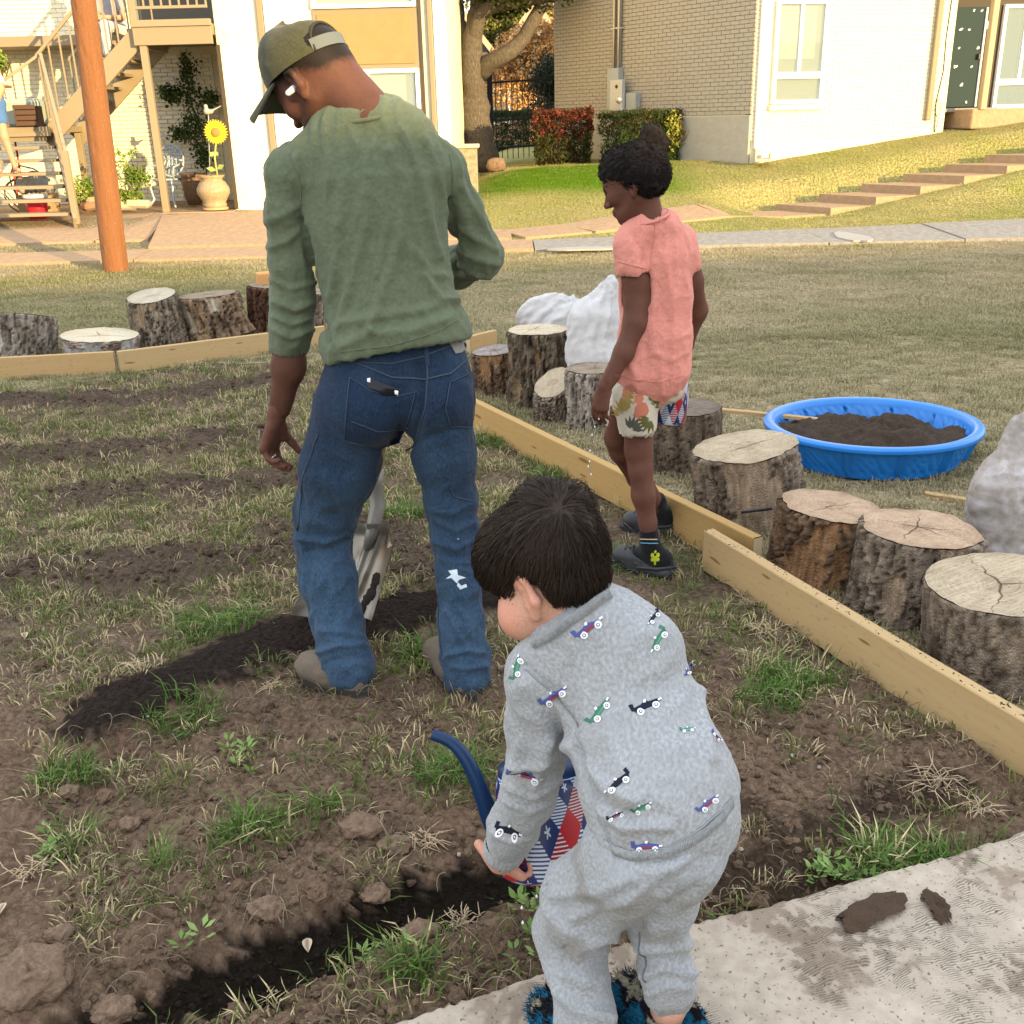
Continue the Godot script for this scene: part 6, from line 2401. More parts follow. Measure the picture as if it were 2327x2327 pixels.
# ---------------------------------------------------------------- on and round the stair
func stair_things() -> void:
	var st := mk()
	# utility pole
	var pole := thing("utility_pole", "weathered orange-brown wooden utility pole in front of the stair", "utility pole", Vector3(-4.418, 0, -11.867))
	var base: Vector3 = pole.position
	var top: Vector3 = Vector3(-4.254, 3.037, -11.75)
	var g := (top - base)
	var ptx := wood_texture(256, 512, Color(0.2, 0.078, 0.022), Color(0.1, 0.04, 0.014), 77, 5)
	var seg := 40
	var rings := 60
	st.set_smooth_group(0)
	var pv := func(i: int, j: int) -> Vector3:
		var a := TAU * (i % seg) / seg
		var t := j / float(rings)
		var r := lerpf(0.138, 0.12, t)
		var crack := absf(noise_b.get_noise_2d(cos(a) * 3.0 + sin(a) * 2.2, t * 1.6 + a * 0.3))
		r += -0.012 * smoothstep(0.07, 0.0, crack) + 0.004 * noise_b.get_noise_2d(a * 3.0, t * 9.0)
		return g * t + Vector3(cos(a) * r, 0, sin(a) * r)
	for j in rings:
		for i in seg:
			for k in [[0, 0], [1, 0], [1, 1], [0, 0], [1, 1], [0, 1]]:
				st.set_uv(Vector2((j + k[1]) / 20.0, (i + k[0]) / float(seg)))
				st.add_vertex(pv.call(i + k[0], j + k[1]))
	var pm := StandardMaterial3D.new()
	pm.albedo_texture = ptx
	pm.roughness = 0.85
	obj("shaft", st, pm, pole)
	# big pale urn with a sunflower
	var urn := thing("urn_planter", "pale glazed urn planter on the patio beside the white wall", "planter", Vector3(-4.43, 0.312, -16.4))
	var k := 0.5
	st = mk()
	lathe(st, [Vector2(0.0, 0.03), Vector2(0.17, 0.03), Vector2(0.18, 0.08), Vector2(0.165, 0.1), Vector2(0.2, 0.16), Vector2(0.245, 0.24), Vector2(0.245, 0.31), Vector2(0.2, 0.39), Vector2(0.155, 0.43), Vector2(0.16, 0.46), Vector2(0.21, 0.5), Vector2(0.195, 0.5), Vector2(0.15, 0.46), Vector2(0.13, 0.42), Vector2(0.0, 0.42)], 32)
	obj("bowl", st, nmat(Color(0.25, 0.18, 0.1), Color(0.34, 0.27, 0.17), 0.3, 0.4, 0.02), urn)
	st = mk()
	lathe(st, [Vector2(0.19, 0.0), Vector2(0.195, 0.03), Vector2(0.15, 0.035), Vector2(0.0, 0.035)], 24)
	obj("saucer", st, plain(Color(0.4, 0.25, 0.12), 0.7), urn)
	var sf := thing("sunflower", "large yellow sunflower in the pale urn", "flower", Vector3(-4.34, 0.699, -16.4))
	var hd: Vector3 = Vector3(-4.274, 1.424, -16.35) - sf.position
	st = mk()
	tube(st, [Vector3.ZERO, Vector3(-0.01, 0.35, 0), hd + Vector3(0, -0.02, -0.03)], [0.016, 0.014], 8)
	obj("stem", st, plain(Color(0.3, 0.34, 0.1), 0.7), sf)
	st = mk()
	lathe(st, [Vector2(0.0, 0.03), Vector2(0.04, 0.026), Vector2(0.07, 0.01), Vector2(0.075, 0.0)], 20, hd, Basis(Vector3.RIGHT, PI * 0.42))
	obj("seed_disc", st, nmat(Color(0.25, 0.12, 0.03), Color(0.42, 0.24, 0.06), 0.05, 0.9, 0.08), sf)
	for i in 26:
		var a := TAU * i / 26.0
		var d := Vector3(cos(a), sin(a), 0)
		var s := d.cross(Vector3.BACK) * 0.024
		var o := hd + Vector3(0, 0, -0.004 - 0.006 * (i % 2)) + d * 0.06
		st = mk()
		tri(st, o - s * 0.6, o + d * 0.06 + s + Vector3(0, 0, 0.012), o + d * (0.12 + 0.01 * rnd(i)))
		tri(st, o - s * 0.6, o + d * (0.12 + 0.01 * rnd(i)), o + d * 0.06 - s + Vector3(0, 0, 0.006))
		tri(st, o - s * 0.6, o + s * 0.6, o + d * 0.06 + s + Vector3(0, 0, 0.012))
		obj("petal", st, plain(Color(0.72, 0.5, 0.02), 0.7), sf)
	for q in [[Vector3(0, 0.2, 0.0), Vector3(0.13, 0.06, 0.04)], [Vector3(0, 0.18, 0), Vector3(-0.15, 0.04, 0.04)], [Vector3(0, 0.45, 0), Vector3(-0.08, -0.07, 0.03)], [Vector3(0, 0.45, 0), Vector3(0.06, -0.06, 0.03)]]:
		st = mk()
		var s: Vector3 = q[1].cross(Vector3.BACK).normalized() * 0.04
		tri(st, q[0], q[0] + q[1] * 0.5 + s, q[0] + q[1])
		tri(st, q[0], q[0] + q[1], q[0] + q[1] * 0.5 - s)
		obj("leaf", st, plain(Color(0.24, 0.3, 0.08), 0.7), sf)
	# little metal bird on a stick
	var bird := thing("bird_ornament", "pale metal bird ornament on a stake above the sunflower", "ornament", Vector3(-4.467, 0.814, -16.45))
	var bp: Vector3 = Vector3(-4.374, 1.715, -16.45) - bird.position
	st = mk()
	tube(st, [Vector3.ZERO, bp], [0.008], 6)
	obj("stake", st, M.grey_metal, bird)
	var f := Field.new()
	var wp := bird.position + bp
	f.cap(wp + Vector3(-0.02, 0.0, 0), wp + Vector3(0.04, -0.01, 0), 0.05, 0.03, 0.02).ball(wp + Vector3(-0.03, 0.07, 0), 0.032, 0.02).cap(wp + Vector3(0.04, 0, 0), wp + Vector3(0.2, 0.07, 0), 0.02, 0.008, 0.02)
	field_part("body", f, 0.012, plain(Color(0.3, 0.28, 0.24), 0.5), bird)
	# dark pot behind
	var pot := thing("plant_pot", "dark brown glazed plant pot on the patio behind the urn", "plant pot", Vector3(-4.971, 0.329, -17.3))
	st = mk()
	lathe(st, [Vector2(0.0, 0.0), Vector2(0.13, 0.0), Vector2(0.17, 0.15), Vector2(0.2, 0.38), Vector2(0.185, 0.44), Vector2(0.205, 0.47), Vector2(0.19, 0.475), Vector2(0.17, 0.44), Vector2(0.0, 0.42)], 24)
	obj("bowl", st, nmat(Color(0.08, 0.045, 0.025), Color(0.17, 0.1, 0.055), 0.3, 0.4, 0.03), pot)
	garden_chair()
	# climbing vine
	var vine := thing("climbing_vine", "drooping green vine hanging by the dark doorway behind the patio", "plant", Vector3(-5.148, 0.276, -18.3))
	var q := vine.position
	for l in [[Vector3(-5.066, 0.274, -18.3), Vector3(-5.008, 0.993, -18.3), Vector3(-5.035, 1.661, -18.3), Vector3(-5.089, 2.231, -18.3), Vector3(-5.109, 2.59, -18.3)], [Vector3(-5.019, 1.578, -18.3), Vector3(-5.209, 1.992, -18.3), Vector3(-5.432, 2.06, -18.2), Vector3(-5.591, 2.04, -18.2)], [Vector3(-5.039, 1.825, -18.3), Vector3(-4.839, 1.941, -18.2), Vector3(-4.762, 1.858, -18.2)], [Vector3(-5.039, 1.163, -18.3), Vector3(-5.236, 1.461, -18.2), Vector3(-5.4, 1.423, -18.2)]]:
		st = mk()
		var pp := []
		for p in l:
			pp.append(p - q)
		tube(st, pp, [0.02, 0.008], 5)
		obj("stem", st, M.tree_bark, vine)
	crown(vine, "leaves", [[Vector3(-5.096, 2.389, -18.25) - q, Vector3(0.16, 0.28, 0.12)], [Vector3(-5.177, 1.99, -18.25) - q, Vector3(0.34, 0.22, 0.14)], [Vector3(-5.456, 2.012, -18.2) - q, Vector3(0.22, 0.13, 0.1)], [Vector3(-5.053, 1.62, -18.25) - q, Vector3(0.24, 0.34, 0.14)], [Vector3(-5.049, 1.122, -18.25) - q, Vector3(0.18, 0.3, 0.12)], [Vector3(-5.304, 1.421, -18.2) - q, Vector3(0.22, 0.14, 0.1)], [Vector3(-4.795, 1.94, -18.2) - q, Vector3(0.15, 0.14, 0.1)]], 420, 0.075, [Color(0.045, 0.08, 0.02), Color(0.07, 0.1, 0.025), Color(0.03, 0.055, 0.015)], 90)
	# shrubs by the pole
	for s in [["leafy green shrub with reddish stems right of the pole", Vector3(-5.671, 0.383, -16.2), [[Vector3(0.0, 0.62, 0), Vector3(0.26, 0.3, 0.25)], [Vector3(0.15, 0.42, 0), Vector3(0.2, 0.15, 0.2)], [Vector3(-0.03, 0.14, 0), Vector3(0.22, 0.12, 0.2)]], 330], ["low leafy green plant left of the pole", Vector3(-6.352, 0.392, -16.2), [[Vector3(0.0, 0.25, 0), Vector3(0.25, 0.22, 0.2)], [Vector3(0.2, 0.2, 0), Vector3(0.15, 0.2, 0.2)]], 240], ["bright leafy plant in view at the left edge above the landing", Vector3(-7.297, 2.218, -16.3), [[Vector3(-0.02, 0.22, 0), Vector3(0.14, 0.16, 0.12)]], 70]]:
		var sh := thing("shrub", s[0], "plant", s[1])
		st = mk()
		for i in 5:
			var a := Vector3(0.08 * (i - 2), 0, 0.05 * (i % 2))
			tube(st, [a * 0.4, a + Vector3(0.03, 0.25, 0), a * 1.4 + Vector3(0.0, s[2][0][0].y, 0)], [0.012, 0.006], 5)
		obj("stem", st, plain(Color(0.25, 0.13, 0.06), 0.8), sh)
		crown(sh, "leaves", s[2], s[3], 0.055, [Color(0.12, 0.2, 0.03), Color(0.22, 0.28, 0.05), Color(0.08, 0.14, 0.02)], 120 + s[3])
	# edging stones
	var es := [[Vector3(-5.499, 0.394, -16.1), "pale edging stone, right of the shrub with reddish stems"], [Vector3(-5.678, 0.375, -16.1), "pale edging stone, under the shrub with reddish stems"], [Vector3(-6.144, 0.456, -16.1), "tan edging stone left of the pole, upper one"], [Vector3(-6.198, 0.389, -16), "brownish edging stone left of the pole, lower one"]]
	for i in es.size():
		var e := thing("edging_stone", es[i][1], "stone", es[i][0], 0.3 * i)
		st = mk()
		bx(st, Vector3(0, 0.05, 0), Vector3(0.36 - 0.04 * i, 0.12, 0.2), Basis(Vector3.BACK, 0.05 * (i - 1)), 0.04)
		obj("block", st, plain([Color(0.36, 0.32, 0.22), Color(0.33, 0.29, 0.2), Color(0.3, 0.22, 0.12), Color(0.22, 0.13, 0.07)][i], 0.9), e)
	# red bucket under the stair
	var bu := thing("red_bucket", "red plastic bucket with white lid under the open stair", "bucket", Vector3(-6.959, 0.282, -15.95))
	st = mk()
	lathe(st, [Vector2(0.0, 0.0), Vector2(0.13, 0.0), Vector2(0.165, 0.3), Vector2(0.0, 0.3)], 24)
	obj("pail", st, plain(Color(0.62, 0.02, 0.03), 0.35), bu)
	st = mk()
	lathe(st, [Vector2(0.175, 0.3), Vector2(0.178, 0.34), Vector2(0.16, 0.35), Vector2(0.0, 0.35)], 24)
	obj("lid", st, M.white_paint, bu)
	# red hand truck and a grey bundle
	var ht := thing("hand_truck", "thin red metal hand truck leaning under the landing", "hand truck", Vector3(-7.474, 0.263, -16.5))
	for x in [0.0, 0.1]:
		st = mk()
		tube(st, [Vector3(x, 0.05, 0), Vector3(x - 0.02, 1.1, -0.1)], [0.016], 6)
		obj("rail", st, plain(Color(0.45, 0.06, 0.03), 0.5), ht)
	st = mk()
	tube(st, [Vector3(0, 0.5, -0.05), Vector3(0.1, 0.5, -0.05)], [0.014], 6)
	obj("crossbar", st, plain(Color(0.45, 0.06, 0.03), 0.5), ht)
	st = mk()
	lathe(st, [Vector2(0.03, -0.03), Vector2(0.1, -0.03), Vector2(0.1, 0.03), Vector2(0.03, 0.03)], 20, Vector3(0.05, 0.1, -0.05), Basis(Vector3.BACK, PI / 2))
	obj("wheel", st, M.black_iron, ht)
	var bn := thing("cloth_bundle", "grey cloth bundle on a carton behind the red bucket", "bundle", Vector3(-7.202, 0.704, -16.6))
	f = Field.new()
	var bq := bn.position
	f.cap(bq + Vector3(-0.2, 0.02, 0), bq + Vector3(0.2, 0.04, 0), 0.12, 0.11, 0.06).ball(bq + Vector3(0.05, 0.1, 0), 0.1, 0.06)
	f.disp = func(p, _n): return folds(p, Vector3(9, 9, 9), 0.03)
	field_part("cloth", f, 0.03, plain(Color(0.36, 0.36, 0.32), 0.9), bn)
	st = mk()
	bx(st, Vector3(0, -0.31, 0), Vector3(0.5, 0.4, 0.35))
	obj("carton", st, plain(Color(0.35, 0.25, 0.14), 0.9), bn)
	var ho := thing("garden_hose", "tangled dark hose loops behind the stair treads", "hose", Vector3(-7.496, 0.624, -17))
	st = mk()
	var hp := []
	for i in 60:
		var a := i * 0.42
		hp.append(Vector3(cos(a) * (0.3 + 0.12 * sin(i * 0.31)), sin(a) * (0.3 + 0.1 * cos(i * 0.5)), 0.06 * sin(i * 0.9)))
	tube(st, hp, [0.013], 6)
	obj("coil", st, plain(Color(0.12, 0.14, 0.1), 0.6), ho)
	# crate and bin on the landing, table at the edge
	var cr := thing("wooden_crate", "dark wooden crate standing on the stair landing", "crate", Vector3(-6.999, 1.705, -16.35))
	cr.position.y = 1.56
	for i in 4:
		st = mk()
		bx(st, Vector3(0, 0.05 + 0.075 * i, 0.15), Vector3(0.32, 0.062, 0.02))
		obj("slat", st, plain(Color(0.09, 0.05, 0.03), 0.8), cr)
	st = mk()
	bx(st, Vector3(0, 0.15, 0), Vector3(0.3, 0.28, 0.26))
	obj("case", st, plain(Color(0.04, 0.025, 0.018), 0.9), cr)
	var bn2 := thing("storage_tub", "grey-green plastic tub behind the wooden crate on the landing", "tub", Vector3(-7.249, 1.75, -16.8))
	bn2.position.y = 1.56
	st = mk()
	bx(st, Vector3(0, 0.2, 0), Vector3(0.6, 0.4, 0.4), Basis(), 0.05)
	obj("tub", st, plain(Color(0.3, 0.34, 0.28), 0.4), bn2)
	var tb := thing("side_table", "small dark wooden table on the landing at the left edge", "table", Vector3(-7.332, 1.698, -16.25))
	tb.position.y = 1.56
	st = mk()
	bx(st, Vector3(-0.08, 0.56, 0), Vector3(0.4, 0.035, 0.35))
	obj("top", st, plain(Color(0.2, 0.1, 0.05), 0.6), tb)
	for lx in [-0.24, 0.08]:
		st = mk()
		beam(st, Vector3(lx * 1.2, 0, 0.14), Vector3(lx, 0.55, 0.12), 0.035, 0.035)
		obj("leg", st, plain(Color(0.12, 0.06, 0.035), 0.6), tb)
	bystanders()


func garden_chair() -> void:
	var ch := thing("garden_chair", "grey-blue cast metal garden chair with oval lace back on the patio", "chair", Vector3(-5.394, 0.315, -17.3))
	ch.rotation.y = -0.25
	var m := plain(Color(0.36, 0.42, 0.45), 0.5, 0.2)
	var st := mk()
	var ring := []
	for i in 25:
		var a := TAU * i / 24.0
		ring.append(Vector3(cos(a) * 0.22, 0.69 + sin(a) * 0.24, -0.2 - 0.05 * sin(a)))
	tube(st, ring, [0.018], 6)
	var back := obj("backrest", st, m, ch)
	st = mk()
	for i in 7:
		var x := -0.17 + 0.057 * i
		var h := sqrt(maxf(0.0, 1.0 - x * x / 0.05)) * 0.22
		tube(st, [Vector3(x, 0.69 - h, -0.17), Vector3(x * 0.6 + 0.02 * (i % 2), 0.69, -0.2), Vector3(x, 0.69 + h, -0.24)], [0.014], 5)
	for i in 5:
		var y := 0.53 + 0.08 * i
		var w := sqrt(maxf(0.0, 1.0 - pow((y - 0.69) / 0.24, 2.0))) * 0.21
		tube(st, [Vector3(-w, y, -0.2), Vector3(0, y + 0.03, -0.2), Vector3(w, y, -0.2)], [0.013], 5)
	obj("lattice", st, m, back)
	st = mk()
	lathe(st, [Vector2(0.0, 0.43), Vector2(0.2, 0.43), Vector2(0.22, 0.42), Vector2(0.2, 0.4), Vector2(0.0, 0.4)], 24)
	obj("seat", st, m, ch)
	for q in [[-1, 1], [1, 1], [-1, -1], [1, -1]]:
		st = mk()
		tube(st, [Vector3(0.15 * q[0], 0.41, 0.14 * q[1]), Vector3(0.2 * q[0], 0.3, 0.19 * q[1]), Vector3(0.17 * q[0], 0.12, 0.17 * q[1]), Vector3(0.24 * q[0], 0.0, 0.24 * q[1])], [0.02], 6)
		obj("leg", st, m, ch)
	for e in [-1.0, 1.0]:
		st = mk()
		tube(st, [Vector3(0.2 * e, 0.6, -0.18), Vector3(0.26 * e, 0.64, 0.0), Vector3(0.24 * e, 0.6, 0.16), Vector3(0.2 * e, 0.42, 0.12)], [0.016], 6)
		obj("arm", st, m, ch)



# ---------------------------------------------------------------- people
func add_head(f: Field, c: Vector3, fwd: Vector3, up0: Vector3, s: float, o := {}) -> Basis:
	var r := fwd.cross(up0).normalized()
	var u := r.cross(fwd).normalized()
	var b := Basis(r, u, fwd)
	var at := func(x: float, y: float, z: float) -> Vector3: return c + b * (Vector3(x, y, z) * s)
	f.cap(at.call(0, 0.028, -0.03), at.call(0, 0.035, 0.025), 0.079 * s, 0.074 * s, 0.02)
	f.cap(at.call(0, -0.02, 0.03), at.call(0, -0.06, 0.04), 0.064 * s, 0.05 * s, 0.03)
	for e in [-1.0, 1.0]:
		f.cap(at.call(0.05 * e, -0.045, -0.005), at.call(0.022 * e, -0.09, 0.062), 0.022 * s, 0.019 * s, 0.025)
		f.ball(at.call(0.036 * e, -0.022, 0.066), 0.024 * s, 0.02)
		f.cap(at.call(0.012 * e, 0.012, 0.088), at.call(0.042 * e, 0.01, 0.074), 0.011 * s, 0.01 * s, 0.012)
	f.ball(at.call(0, -0.098, 0.07), 0.02 * s, 0.02)
	f.cap(at.call(0, 0.0, 0.09), at.call(0, -0.034, 0.112), 0.008 * s, 0.011 * s, 0.012)
	for e in [-1.0, 1.0]:
		f.ball(at.call(0.012 * e, -0.038, 0.1), 0.009 * s, 0.008)
	f.cap(at.call(-0.016, -0.062, 0.091), at.call(0.016, -0.062, 0.091), 0.007 * s, 0.007 * s, 0.008)
	f.cap(at.call(-0.015, -0.073, 0.089), at.call(0.015, -0.073, 0.089), 0.009 * s, 0.009 * s, 0.008)
	for e in [-1.0, 1.0]:
		f.carve(at.call(0.031 * e, 0.0, 0.088), at.call(0.033 * e, 0.0, 0.088), 0.012 * s, 0.012 * s, 0.01)
		# ear: rim, lobe, hollow
		var es: float = o.get("ear", 1.0)
		var ey: float = o.get("drop", 0.0)
		var ex := b * Vector3(e, 0.0, -0.55)
		var q := func(y: float, z: float, x: float) -> Vector3: return at.call((0.074 + x) * e, y * es - 0.008 + ey, z * es - 0.008)
		f.cap(q.call(0.02, -0.012, 0.012), q.call(0.03, 0.004, 0.006), 0.007 * s, 0.007 * s, 0.008)
		f.cap(q.call(0.03, 0.004, 0.006), q.call(0.02, 0.016, 0.002), 0.007 * s, 0.006 * s, 0.008)
		f.cap(q.call(0.02, -0.012, 0.012), q.call(-0.012, -0.012, 0.01), 0.0075 * s, 0.0075 * s, 0.008)
		f.cap(q.call(-0.012, -0.012, 0.01), q.call(-0.03, 0.004, 0.003), 0.008 * s, 0.008 * s, 0.01)
		f.cap(q.call(0.012, 0.0, 0.003), q.call(-0.012, 0.002, 0.002), 0.014 * s, 0.012 * s, 0.01, 0.4, ex)
		f.carve(q.call(0.004, 0.004, 0.014), q.call(-0.006, 0.006, 0.013), 0.007 * s, 0.006 * s, 0.005)
	return b


func add_hand(f: Field, w: Vector3, d: Vector3, n: Vector3, side: float, s: float, curls: Array, thumb := 0.5) -> Array:
	d = d.normalized()
	n = (n - d * n.dot(d)).normalized()
	var t := d.cross(n).normalized() * side
	f.cap(w - d * 0.02 * s, w + d * 0.02 * s, 0.024 * s, 0.025 * s, 0.015, 0.75, n)
	f.cap(w + d * 0.03 * s - t * 0.012 * s, w + d * 0.078 * s - t * 0.024 * s, 0.021 * s, 0.018 * s, 0.012, 0.72, n)
	f.cap(w + d * 0.03 * s + t * 0.01 * s, w + d * 0.082 * s + t * 0.022 * s, 0.022 * s, 0.018 * s, 0.012, 0.72, n)
	f.cap(w + d * 0.05 * s, w + d * 0.084 * s, 0.022 * s, 0.018 * s, 0.012, 0.72, n)
	f.cap(w + d * 0.025 * s + t * 0.018 * s + n * 0.008 * s, w + d * 0.05 * s + t * 0.03 * s + n * 0.014 * s, 0.017 * s, 0.015 * s, 0.012)
	var lens := [0.072, 0.08, 0.074, 0.058]
	var rads := [0.0092, 0.0096, 0.0092, 0.0082]
	var knuckles := []
	for i in 4:
		var sp := 0.027 - 0.018 * i
		var p := w + (d * (0.088 - 0.004 * absf(i - 1.2)) + t * sp) * s
		knuckles.append(p)
		var dir := (d + t * (sp * 3.0)).normalized()
		var ax := dir.cross(n).normalized()
		var a: float = curls[i]
		for k in 3:
			dir = dir.rotated(ax, a * [0.9, 1.2, 0.7][k])
			var l: float = lens[i] * [0.46, 0.31, 0.23][k] * s
			var q := p + dir * l
			f.cap(p, q, rads[i] * (1.0 - 0.07 * k) * s, rads[i] * (0.93 - 0.07 * k) * s, 0.004)
			p = q
	var tp := w + (d * 0.045 + t * 0.034 + n * 0.012) * s
	var td := (d * 0.7 + t * 0.55 + n * thumb).normalized()
	var tq := tp + td * 0.034 * s
	f.cap(tp, tq, 0.0125 * s, 0.0105 * s, 0.008)
	td = (td + d * 0.35 + n * thumb * 0.6).normalized()
	f.cap(tq, tq + td * 0.028 * s, 0.0105 * s, 0.0085 * s, 0.005)
	return knuckles


# lay a flat outline on a body's surface as seen from where it was sketched; returns via st
func lay(fl: Field, p: Vector3, lift: float, from := EYE) -> Vector3:
	var dir := (p - from).normalized()
	var start := p - dir * 0.35
	var q := fl.march(start, dir, 0.8)
	var n := fl.normal(q, fl.all())
	if fl.disp != null:
		q += n * float(fl.disp.call(q, n))
	return q + n * lift


func patch(st: SurfaceTool, fl: Field, outline: Array, lift: float, at: Vector3, col := Color.WHITE, rings := 3, sub := 2) -> void:
	var pts := []
	for i in outline.size():
		for k in sub:
			pts.append(outline[i].lerp(outline[(i + 1) % outline.size()], k / float(sub)))
	var c := Vector3.ZERO
	for p in pts:
		c += p
	c /= pts.size()
	var grid := []
	for r in range(1, rings + 1):
		var row := []
		for p in pts:
			row.append(lay(fl, c.lerp(p, r / float(rings)), lift if r < rings else lift * 0.6) - at)
		grid.append(row)
	var cc := lay(fl, c, lift) - at
	st.set_smooth_group(0)
	st.set_color(col)
	var n := pts.size()
	for i in n:
		var j := (i + 1) % n
		tri(st, cc, grid[0][i], grid[0][j])
		for r in rings - 1:
			tri(st, grid[r][i], grid[r + 1][i], grid[r + 1][j])
			tri(st, grid[r][i], grid[r + 1][j], grid[r][j])


func seam(st: SurfaceTool, fl: Field, line: Array, r: float, at: Vector3, sub := 6, lift := 0.001) -> void:
	var out := []
	for i in line.size() - 1:
		for k in sub:
			out.append(lay(fl, line[i].lerp(line[i + 1], k / float(sub)), lift) - at)
	out.append(lay(fl, line[line.size() - 1], lift) - at)
	tube(st, out, [r], 5)


# fold ridges along drawn lines: [points, width, amplitude]
func ridges(p: Vector3, list: Array) -> float:
	var v := 0.0
	for l in list:
		var d := 1e9
		for i in l[0].size() - 1:
			var a: Vector3 = l[0][i]
			var ba: Vector3 = l[0][i + 1] - a
			var t := clampf((p - a).dot(ba) / ba.length_squared(), 0.0, 1.0)
			d = minf(d, (p - a - ba * t).length_squared())
		if d < l[1] * l[1] * 6.0:
			v += l[2] * exp(-d / (l[1] * l[1]))
	return v


func drawn(fl: Field, lists: Array) -> Array:
	# bring sketched fold lines onto the surface
	var keep = fl.disp
	fl.disp = null
	var o := []
	for l in lists:
		var pts := []
		for i in l[0].size() - 1:
			for k in 3:
				pts.append(lay(fl, l[0][i].lerp(l[0][i + 1], k / 3.0), 0.0))
		pts.append(lay(fl, l[0][l[0].size() - 1], 0.0))
		o.append([pts, l[1], l[2]])
	fl.disp = keep
	return o


# hair lying along a surface, combed away from a whorl
func strands(st: SurfaceTool, fl: Field, c: Vector3, rad: float, n: int, l: float, r: float, whorl: Vector3, fall: Vector3, at: Vector3, seed_: int, keep, curl := 0.0, lift := 0.004) -> void:
	var g := RandomNumberGenerator.new()
	g.seed = seed_
	var ids := fl.all()
	for i in n:
		var dir := Vector3(g.randfn(), g.randfn(), g.randfn()).normalized()
		var p := fl.march(c + dir * rad, -dir, rad)
		if not keep.call(p, dir):
			continue
		var out := []
		var ln := l * g.randf_range(0.6, 1.2)
		var lf := lift * g.randf_range(0.3, 1.6)
		var segs := 5
		var ph := g.randf() * TAU
		var nrm := fl.normal(p, ids)
		var t0 := ((p - whorl).normalized() + fall * 0.8 + Vector3(g.randfn(), g.randfn(), g.randfn()) * 0.16)
		for k in segs:
			out.append(p + nrm * (lf * (0.2 + 0.8 * sin(k / float(segs - 1) * 2.4))) - at)
			var t := (t0 - nrm * t0.dot(nrm)).normalized()
			if curl > 0.0:
				t = (t + (nrm * sin(ph + k * 2.2) + t.cross(nrm) * cos(ph + k * 2.2)) * curl).normalized()
			p += t * ln / segs
			if curl == 0.0:
				p -= nrm * fl.ev(p, ids)
				nrm = fl.normal(p, ids)
		tube(st, out, [r, r, r * 0.8, r * 0.6, r * 0.2], 3)


func shoe_sole(st: SurfaceTool, heel: Vector3, toe: Vector3, w: float, h: float) -> void:
	var z := (toe - heel).normalized()
	var x := Vector3.UP.cross(z).normalized()
	var l := heel.distance_to(toe)
	var top := []
	for i in 22:
		var a := TAU * i / 22.0
		var u := cos(a)
		var v := sin(a)
		var wd := w * (0.8 + 0.2 * u)
		top.append(heel + z * l * (0.5 + 0.5 * u) + x * v * wd + Vector3(0, h, 0))
	prism(st, top, h)


func car_print(parent: Node3D, fl: Field, c: Vector3, ang: float, size: float, c1: Color, c2: Color, flip := 1.0) -> void:
	var r := Vector3(cos(ang), sin(ang) * 0.93, -sin(ang) * 0.36) * size * flip
	var u := Vector3(-sin(ang), cos(ang) * 0.93, -cos(ang) * 0.36) * size
	var st := mk()
	var shapes := [
		[[[-0.5, 0.0], [-0.44, 0.1], [-0.2, 0.12], [-0.02, 0.2], [0.1, 0.12], [0.5, 0.07], [0.52, -0.04], [0.1, -0.09], [-0.46, -0.08]], c1, 0.0012],
		[[[-0.58, 0.02], [-0.46, -0.02], [-0.45, 0.24], [-0.6, 0.26]], c1, 0.0014],
		[[[-0.3, -0.08], [0.24, -0.07], [0.2, 0.03], [-0.25, 0.04]], c2, 0.0016],
		[[[0.0, 0.12], [0.04, 0.22], [-0.06, 0.23], [-0.1, 0.14]], Color(0.7, 0.7, 0.72), 0.0018],
		[[[0.42, -0.02], [0.55, -0.01], [0.55, 0.06], [0.42, 0.06]], Color(0.7, 0.7, 0.72), 0.0018],
	]
	for w in [-0.3, 0.28]:
		for q in [[0.13, Color(0.7, 0.7, 0.72), 0.002], [0.09, c1 * 0.6, 0.0024], [0.055, Color(0.7, 0.7, 0.72), 0.0028]]:
			var ring := []
			for i in 10:
				ring.append([w + cos(TAU * i / 10.0) * q[0], -0.1 + sin(TAU * i / 10.0) * q[0]])
			shapes.append([ring, q[1], q[2]])
	for s in shapes:
		var pts := []
		for p in s[0]:
			pts.append(c + r * p[0] + u * p[1])
		patch(st, fl, pts, s[2], parent.global_position, s[1], 2, 1)
	obj("car_print", st, M.print, parent)


func people() -> void:
	M.print = vcol(0.8)
	M.skin = vcol(0.55)
	M.skin.albedo_texture = ntex(Color(0.86, 0.84, 0.83), Color(1, 1, 1), 0.05, 4)
	M.skin.uv1_triplanar = true
	M.skin.uv1_scale = Vector3.ONE * 14.0
	M.skin.normal_enabled = true
	M.skin.normal_texture = nbump(0.12, 3, 3.0)
	M.skin.normal_scale = 0.35
	man()
	girl()
	boy()


# creases and weave shared by the clothes
func wrinkle_map() -> NoiseTexture2D:
	if M.get("wrinkle") == null:
		var n := FastNoiseLite.new()
		n.fractal_type = FastNoiseLite.FRACTAL_RIDGED
		n.frequency = 0.009
		n.fractal_octaves = 6
		n.fractal_gain = 0.42
		n.domain_warp_enabled = true
		n.domain_warp_amplitude = 40.0
		n.domain_warp_frequency = 0.006
		var t := NoiseTexture2D.new()
		t.width = 512
		t.height = 512
		t.seamless = true
		t.as_normal_map = true
		t.bump_strength = 9.0
		t.noise = n
		M.wrinkle = t
	return M.wrinkle


